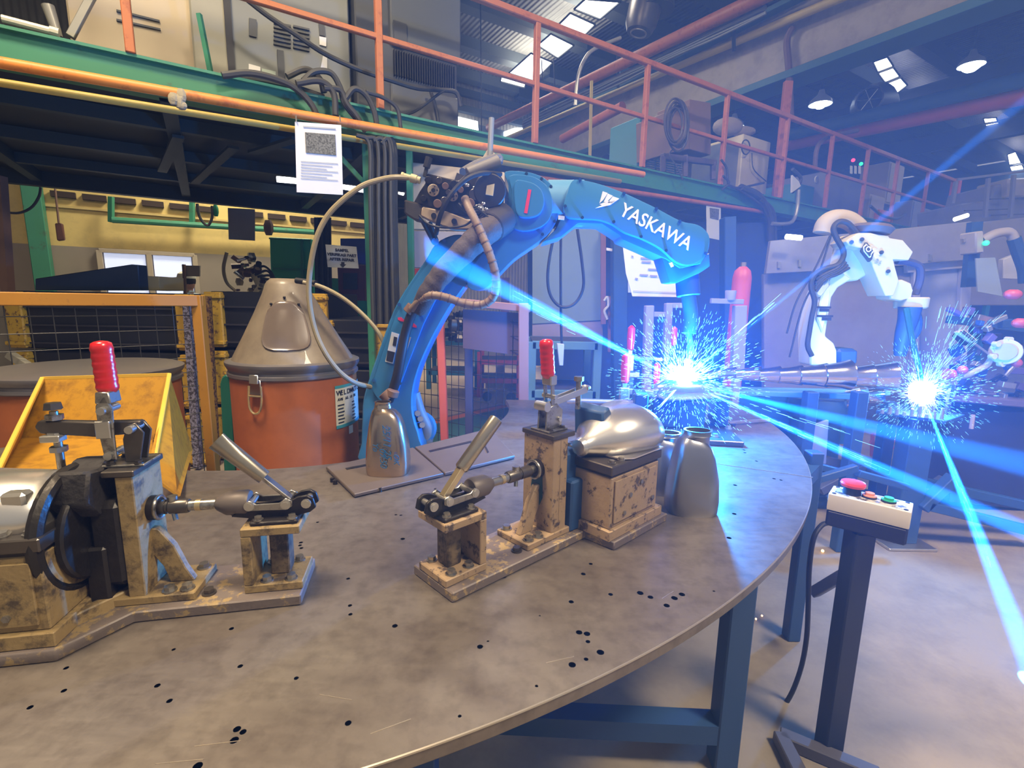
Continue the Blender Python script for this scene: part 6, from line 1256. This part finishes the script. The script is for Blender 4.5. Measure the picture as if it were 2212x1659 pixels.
for i, (x0, x1, yt, yb, lab) in enumerate(((1838, 1885, 786, 838, 'left of the two larger cones beside the long row'), (1878, 1932, 780, 842, 'right of the two larger cones, its dark mouth to the right'), (1826, 1858, 838, 882, 'small cone end lowest of the cones on the stand'), (1875, 1908, 832, 872, 'small cone end behind the second arc glow'))):
    d = 2.6+.1*(i > 1); c1 = PY(x1, (yt+yb)/2, d); h = (PY(x1, yt, d).z-PY(x1, yb, d).z)/2; c0 = PY(x0, (yt+yb)/2+2, d+.03); ax_ = c1-c0
    t = thing('steel_cone', lab, 'cone', c0-V((0, 0, h)))
    part(t, 'cone', MB().lathe(c0, ax_, [(0, h*.8), (ax_.length*.97, h), (ax_.length, h*1.03), (ax_.length, h*.96), (ax_.length*.5, h*.8)], 28, True, False), chrome); part(t, 'mouth', MB().lathe(c0+ax_*.9, ax_, [(0, h*.9), (.001, h*.9)], 24), bluepl)
st_ = thing('parts_stand', 'blue steel stand carrying the row of nested cones', 'stand', PY(1780, 1070, 2.6))
part(st_, 'rail', MB().bar(PY(1535, 846, 3.0), PY(1850, 856, 2.62), .05, .03), mat('stand_pale_blue', (.10, .28, .50), .5), .003)
part(st_, 'rail', MB().bar(PY(1535, 840, 3.2), PY(1920, 848, 2.95), .05, .03), mat('stand_pale_blue', (.10, .28, .50), .5), .003)
for (x, d) in ((1752, 2.6), (1858, 2.45), (1560, 3.0)):
    q_ = PY(x, 846, d); part(st_, 'leg', MB().box((q_.x, q_.y, q_.z/2), (.06, .06, q_.z)), bluepl, .004)
part(st_, 'back_sheet', MB().prism([PY(1540, 848, 3.3), PY(1850, 856, 3.3), PY(1850, 960, 3.3), PY(1540, 950, 3.3)], (0, .01, 0)), mat('sheet_bright_blue', (.02, .13, .42), .5))
part(st_, 'tray', MB().prism([PY(1756, 920, 2.6), PY(1790, 908, 2.6), PY(1784, 1002, 2.6), PY(1752, 1000, 2.6)], (0, .02, 0)), mat('tray_lilac', (.35, .33, .42), .5))
for (x0, y0, x1, y1, d) in ((1766, 1035, 1850, 1010, 2.3), (1852, 1022, 1960, 1052, 2.4), (1790, 1080, 1852, 1040, 2.35), (1770, 1008, 1848, 1028, 2.5)): part(st_, 'brace', MB().bar(PY(x0, y0, d), PY(x1, y1, d), .035, .035), bluepl, .003)
# ---- second table with fixture under the second arc
t2 = thing('fixture_table', 'small blue steel table directly under the second welding arc', 'table', PY(1990, 1175, 2.5))
tz = PY(1990, 900, 2.5).z
part(t2, 'tabletop', MB().prism([V((p.x, p.y, tz)) for p in (PZ(1892, 886, tz), PZ(2045, 909, tz), PZ(2085, 895, tz), PZ(1945, 874, tz))], (0, 0, -.02)), bluepl, .003)
q_ = PY(1993, 905, 2.52); part(t2, 'leg', MB().box((q_.x, q_.y+.03, tz/2), (.13, .10, tz-.03)), bluepl, .004); part(t2, 'foot_plate', MB().box((q_.x, q_.y+.02, .008), (.26, .2, .016)), zinc, .003)
q2 = PY(1918, 905, 2.9); part(t2, 'leg', MB().box((q2.x, q2.y, tz/2), (.07, .07, tz)), bluepl, .004)
for k in range(9):
    x = 1905+k*16; p = PZ(x, 893+k*1.6, tz); part(t2, 'locator_pin', MB().cyl(p, p+V((0, 0, .02+.02*(k % 3))), .010, .007, 10), zinc)
wk = thing('muffler_canister', 'stainless canister piece being welded at the second arc', 'canister', PZ(1992, 888, tz))
part(wk, 'body', MB().lathe(PZ(1992, 888, tz), (0, 0, 1), [(0, .06), (.06, .055), (.11, .035), (.16, .032), (.17, .036)], 24), chrome)
part(t2, 'clamp_arm', MB().bar(PZ(2045, 895, tz), PZ(2045, 895, tz)+V((0, 0, .16)), .018, .018).join(MB().bar(PZ(2045, 895, tz)+V((0, 0, .15)), PZ(2000, 893, tz)+V((0, 0, .15)), .014, .014)), dsteel)
# ---- clamps and fixtures at the far right
rf = thing('welding_fixture', 'cluttered fixture of clamps on the dark machine at the right edge', 'fixture', PY(2140, 860, 3.0))
part(rf, 'bed', MB().prism([PY(2060, 856, 2.9), PY(2300, 872, 2.9), PY(2300, 888, 2.9), PY(2060, 868, 2.9)], (0, .5, 0)), mat('bed_mauve', (.14, .11, .17), .5), .005)
part(rf, 'disc', MB().cyl(PY(2172, 760, 2.95), PY(2172, 760, 2.9), .075, n=28), mat('disc_pale', (.60, .58, .56), .4), .004); part(rf, 'disc_face', MB().cyl(PY(2172, 760, 2.9), PY(2172, 760, 2.888), .05, n=24), mat('disc_mauve', (.42, .38, .42), .4))
for k in range(6):
    a_ = k*math.pi/3+.4; c_ = PY(2172, 760, 2.91); part(rf, 'disc_lug', MB().cyl(c_+V((math.cos(a_)*.075, .02, math.sin(a_)*.075)), c_+V((math.cos(a_)*.075, -.012, math.sin(a_)*.075)), .016, n=10), mat('disc_pale', (.60, .58, .56), .4))
part(rf, 'arm_tube', MB().tube([PY(x, y, 2.95) for x, y in ((2060, 812), (2085, 812), (2110, 800), (2130, 790), (2145, 770), (2160, 758))], .017, 10), mat('arm_pale', (.38, .34, .36), .5))
part(rf, 'red_cap', MB().cyl(PY(2044, 808, 2.95), PY(2056, 810, 2.95), .035, n=14), mat('cap_red', (.55, .08, .05), .4), label='small red ended cap')
part(rf, 'slotted_bracket', MB().prism([PY(2068, 718, 2.9), PY(2084, 712, 2.9), PY(2113, 735, 2.9), PY(2100, 741, 2.9)], (0, .03, 0)), mat('bracket_pale', (.55, .52, .52), .4), .003)
for k in range(2): part(rf, 'bracket_slot', MB().prism([PY(2073+k*5, 716-k*2, 2.895), PY(2076+k*5, 715-k*2, 2.895), PY(2104+k*4, 737-k*2, 2.895), PY(2101+k*4, 738-k*2, 2.895)], (0, -.003, 0)), dsteel)
part(rf, 'link_rod', MB().bar(PY(2104, 742, 2.92), PY(2135, 765, 2.92), .012, .012), zinc)
for i, (x, y) in enumerate(((2079, 799), (2196, 784), (2205, 698), (2188, 636))): part(rf, 'red_knob', MB().sph(PY(x, y, 2.93), .028 if i < 2 else .035, 12, (1.4, 1, .9) if i > 1 else (1, 1, 1)), mat('knob_salmon', (.60, .10, .12), .4))
part(rf, 'link_rod', MB().bar(PY(2194, 788, 2.93), PY(2172, 812, 2.93), .012, .012), zinc)
random.seed(5)
for k in range(46):
    x, y = random.uniform(2062, 2212), random.uniform(665, 862); d = random.uniform(2.95, 3.2)
    m_ = [dsteel, bluepl, oily, bluepl, zinc, mat('violet_metal', (.12, .09, .22), .5)][k % 6]
    if k % 3: part(rf, 'clamp_piece', MB().box(PY(x, y, d), (random.uniform(.02, .10), .04, random.uniform(.015, .07)), Matrix.Rotation(random.uniform(-.8, .8), 3, 'Y')), m_, .003)
    else: part(rf, 'clamp_piece', MB().cyl(PY(x, y, d), PY(x+random.uniform(-18, 18), y+random.uniform(-18, 18), d), random.uniform(.008, .02), n=8), m_)
part(rf, 'side_frame', MB().bar(PY(2050, 690, 3.3), PY(2300, 720, 3.3), .05, .05), bluepl)
part(rf, 'front_skirt', MB().prism([PY(2050, 888, 3.0), PY(2300, 890, 3.0), PY(2300, 1110, 3.0), PY(2050, 1085, 3.0)], (0, .4, 0)), mat('skirt_navy', (.02, .022, .07), .6, scale=3, var=.5), .005)
part(rf, 'pin', MB().cyl(PY(2102, 896, 2.85), PY(2098, 926, 2.85), .011, n=8), mat('pin_tan', (.45, .33, .28), .5))
for (x0, y0, x1, y1, d) in ((1990, 1040, 2230, 1095, 2.6), (2000, 1090, 2240, 1150, 2.5), (1990, 1098, 2060, 1030, 2.5)): part(rf, 'floor_rail', MB().bar(PY(x0, y0, d), PY(x1, y1, d), .06, .05), bluepl, .004)
r3 = thing('welding_robot', 'pale robot head with a green lamp at the right edge', 'robot', PY(2150, 560, 4.0))
part(r3, 'head', MB().prism([PY(x, y, 4.0) for x, y in ((2108, 500), (2126, 498), (2127, 546), (2108, 548))], (0, .15, 0)), mat('robot_pale', (.42, .38, .36), .5), .01)
part(r3, 'arm', MB().tube([PY(2120, 520, 4.05), PY(2150, 505, 4.05), PY(2180, 502, 4.05), PY(2192, 520, 4.05)], .035, 12), mat('robot_pale', (.42, .38, .36), .5))
part(r3, 'lamp', MB().sph(PY(2130, 525, 3.98), .022, 10), greenlamp, label='green lamp')
part(r3, 'wrist', MB().tube([PY(2190, 515, 4.05), PY(2200, 545, 4.05), PY(2212, 580, 4.05), PY(2215, 610, 4.05)], .045, 10), bluepl)
part(r3, 'bracket', MB().bar(PY(2078, 520, 4.1), PY(2115, 510, 4.1), .03, .03), zinc); part(r3, 'post', MB().bar(PY(2106, 480, 4.1), PY(2092, 620, 4.1), .09, .05), bluepl)
solo('plastic_sheet', 'translucent grey plastic sheet hanging under the robot head with the green lamp', 'sheet', MB().prism([PY(x, y, 3.9) for x, y in ((2108, 558), (2150, 556), (2166, 640), (2112, 630))], (0, .01, 0)), mat('sheet_plastic', (.30, .36, .42), .3))
solo('monitor_panel', 'pale blank panel at the right edge below the robot head', 'panel', MB().prism([PY(x, y, 4.3) for x, y in ((2168, 560), (2205, 545), (2260, 560), (2260, 605), (2166, 602))], (0, .05, 0)), mat('monitor_pale', (.55, .55, .58), .5), .004)
sb = thing('trolley', 'small red wire trolley on the floor under the second table', 'trolley', PZ(1920, 985, 0))
for (x0, y0, x1, y1) in ((1880, 955, 1950, 972), (1885, 938, 1955, 945), (1885, 938, 1883, 985), (1940, 945, 1938, 972), (1900, 975, 1940, 945), (1893, 952, 1891, 985)): part(sb, 'wire_bar', MB().bar(PY(x0, y0, 3.9), PY(x1, y1, 3.9), .02, .02), mat('trolley_red', (.60, .10, .10), .5))
ub = thing('tubular_frame', 'low blue tubular floor frame behind the control box post', 'frame', PZ(1850, 1100, 0))
for (x0, y0, x1, y1, d) in ((1770, 990, 1855, 1012, 2.9), (1770, 1060, 1862, 1010, 2.8), (1875, 1020, 2010, 1062, 2.8), (1960, 1090, 2040, 1035, 2.7), (1800, 1050, 1950, 1085, 2.9)): part(ub, 'frame_bar', MB().bar(PY(x0, y0, d), PY(x1, y1, d), .05, .05), mat('bar_slate', (.10, .11, .17), .5), .004)
# ---- control box on its post
cbx = thing('push_button_station', 'white and black push button box on a dark post in the right foreground', 'control box', PZ(1840, 1610, 0))
K = {}
zt_ = .795
c4 = [PZ(1789, 1063, zt_), PZ(1966, 1108, zt_), PZ(1958, 1086, zt_), PZ(1840, 1058, zt_)]
pA, pB = PZ(1789, 1066, zt_), PZ(1970, 1108, zt_); uu = (pB-pA).normalized(); ll = (pB-pA).length; vv = V((-uu.y, uu.x, 0)); wd = .085
def cb(a0, a1, w0, w1, z0, z1): 
    c_ = pA+uu*(a0+a1)/2+vv*(w0+w1)/2; return MB().box((c_.x, c_.y, (z0+z1)/2), (a1-a0, w1-w0, z1-z0), math.atan2(uu.y, uu.x))
HH = .046
part(cbx, 'lid', cb(0, ll, 0, wd, zt_-HH, zt_), mat('box_ivory', (.68, .63, .52), .45, scale=10, var=.06), .005, seg=2, label='ivory upper half')
part(cbx, 'label_face', cb(.012, ll-.012, .01, wd-.01, zt_, zt_+.0008), mat('face_worn', (.50, .48, .42), .5, wear=(.06, .05, .05), scale=18, amount=.47))
part(cbx, 'housing', cb(.001, ll-.001, .001, wd-.001, zt_-HH*2.0, zt_-HH), mat('housing_black', (.010, .012, .03), .5), .005, label='black lower half')
for a_, w_ in ((.012, .012), (ll-.012, .012), (.012, wd-.012), (ll-.012, wd-.012)):
    c_ = pA+uu*a_+vv*w_; part(cbx, 'screw', MB().cyl((c_.x, c_.y, zt_), (c_.x, c_.y, zt_+.0015), .005, n=10), ink)
def btn(fx, r, h, m, lab, col=black, mush=False):
    c_ = pA+uu*ll*fx+vv*wd*.5; c_ = V((c_.x, c_.y, zt_+.0008))
    b = part(cbx, 'button', MB().lathe(c_, (0, 0, 1), [(0, r*.95), (h*.55, r*.95), (h*.55, r*.62), (h, r*.62)] if not mush else [(0, r*.55), (h*.6, r*.5), (h*.62, r*.95), (h*.8, r), (h*.95, r*.92), (h, r*.7)], 24), m, label=lab)
    part(b, 'button_collar', MB().lathe(c_, (0, 0, 1), [(0, r*.98), (h*.35, r*.98), (h*.35, r*.6)] if not mush else [(0, r*.72), (h*.55, r*.66)], 20), col)
btn(.27, .030, .036, mat('mushroom_red', (.72, .05, .06), .35, coat=.3), 'red mushroom emergency button', mush=True)
btn(.49, .017, .014, mat('button_orange', (.75, .30, .18), .4), 'orange push button'); btn(.72, .017, .013, mat('button_green', (.03, .40, .20), .4), 'green push button')
pz = PZ(1820, 1650, 0); ct = pA+uu*ll*.44+vv*wd*.5
part(cbx, 'post', MB().bar((ct.x, ct.y, 0.0), (ct.x, ct.y, zt_-HH*2.05), .055, .055), mat('post_dark_navy', (.012, .02, .05), .45), .004)
bA, bB = PZ(1684, 1590, .02), PZ(1900, 1680, .02); bC = bA+V((-.03, -.30, 0)); bD = bB+V((-.03, -.26, 0))
for (a_, b_2) in ((bA, bB), (bA, bC), (bB, bD), (bC, bD)):
    part(cbx, 'base_bar', MB().bar(a_, b_2, .04, .038), mat('base_grey', (.09, .085, .10), .5), .003)
part(cbx, 'side_arm', MB().bar(PY(1757, 1280, 1.62), PY(1845, 1228, 1.5), .035, .035), mat('bar_slate', (.10, .11, .17), .5), .003)
part(cbx, 'cable', MB().tube([PY(x, y, d) for x, y, d in ((1798, 1128, 1.42), (1775, 1135, 1.40), (1757, 1165, 1.38), (1748, 1230, 1.38), (1746, 1300, 1.38), (1742, 1380, 1.38), (1728, 1450, 1.40), (1700, 1515, 1.42), (1655, 1560, 1.45), (1580, 1590, 1.50))], .0075, 10), black)
# ------------------------------------------------------------------ arcs and sparks
def arc(label, p, r, seed, n, dirs, colm=spark):
    t = thing('welding_arc', label, 'arc', p)
    cm = MB().sph(p, r, 20)
    for v_ in cm.v:
        d_ = v_-p; d_ *= 1+.22*math.sin(d_.x*170+1)*math.cos(d_.z*140+seed)+.1*math.sin(d_.z*330+d_.x*210); v_.x, v_.y, v_.z = (p+d_)
    part(t, 'arc_core', cm, arcm)
    rnd = random.Random(seed); m_ = MB()
    for k in range(n):
        th_ = rnd.uniform(0, 2*math.pi); ph = rnd.uniform(-.9, .9)
        d = V((math.cos(th_)*math.cos(ph), math.sin(ph)*.9-.15, math.sin(th_)*math.cos(ph))).normalized()
        s = .04+.26*rnd.random()**1.6; L = rnd.uniform(.004, .020)
        a_ = p+d*s; m_.cyl(a_, a_+d*L, .00030, .00015, 3, False)
    for (tx_, ty_, cnt_, spr, far) in dirs:  # narrow jets added along the lens streaks of the arc
        base = PY(tx_, ty_, p.y-.4); dd0 = (base-p).normalized()
        for k in range(cnt_):
            d = (dd0+V((rnd.gauss(0, spr), rnd.gauss(0, spr), rnd.gauss(0, spr)))).normalized(); s = rnd.uniform(.05, far); L = rnd.uniform(.02, .08)
            a_ = p+d*s; m_.cyl(a_, a_+d*L, .00035, .0002, 3, False)
    o = part(t, 'sparks', m_, colm, kind='stuff'); return t
arc('nearer welding arc blazing under the blue robot wrist', ARC1, .052, 3, 3600, ((960, 560, 50, .012, .80), (1900, 1010, 50, .012, .65), (1800, 930, 20, .012, .6), (1720, 610, 30, .010, .45), (1380, 930, 20, .010, .30)))
arc('second welding arc blazing on the small table at the right', ARC2, .052, 4, 2400, ((2212, 1400, 60, .010, 1.3), (1965, 690, 40, .01, .4), (2140, 600, 120, .12, .5)))
fs = MB()
for (x, y) in ((1777, 1190), (1633, 1337), (1646, 1330)): fs.sph(PZ(x, y, .01), .008 if x == 1777 else .004, 6)
solo('fallen_sparks', 'glowing orange spatter lying on the floor under the table', 'sparks', fs, spark2, kind='stuff')
# ------------------------------------------------------------------ lens streaks of the arcs, shaped by added narrow spotlights in the smoke
def lens_streak(p, tgt, energy, ang, col=(.02, .40, 1.0)):
    d = (V(tgt)-p).normalized(); o = lamp('lens_streak_spot', 'SPOT', p+d*.10, energy, col, .004, None, spot_size=R(ang), spot_blend=.6)
    o.rotation_euler = d.to_track_quat('-Z', 'Y').to_euler(); return o
SH = 2000.0
lens_streak(ARC1, PY(1000, 580, 1.2), 60*SH, 3.0); lens_streak(ARC1, PY(1000, 592, 1.2), 30*SH, 1.4)
lens_streak(ARC1, PY(1900, 1010, 1.35), 60*SH, 3.4); lens_streak(ARC1, PY(1850, 915, 1.45), 22*SH, 5.0)
lens_streak(ARC1, PY(1760, 590, 1.6), 25*SH, 1.6); lens_streak(ARC1, PY(1360, 950, 1.62), 12*SH, 2.0)
lens_streak(ARC2, PY(2212, 1400, 1.6), 90*SH, 4.0)
# smoke haze of the welding bay
hz = MB().box((4.4, 3.2, 1.25), (9.2, 6.4, 2.5))
ho = bpy.data.objects.new('welding_smoke', mesh_of(hz, 'welding_smoke', None)); C.objects.link(ho)
tag(ho, 'thin blue welding smoke hanging over the right half of the hall', 'smoke'); ho['kind'] = 'stuff'
hm_ = bpy.data.materials.new('smoke_haze'); hm_.use_nodes = True; nt = hm_.node_tree; nt.nodes.remove(nt.nodes['Principled BSDF'])
vs_ = nt.nodes.new('ShaderNodeVolumeScatter'); vs_.inputs['Color'].default_value = (.26, .46, 1, 1); vs_.inputs['Density'].default_value = .052; vs_.inputs['Anisotropy'].default_value = .15
nt.links.new(vs_.outputs['Volume'], nt.nodes['Material Output'].inputs['Volume']); ho.data.materials.append(hm_)
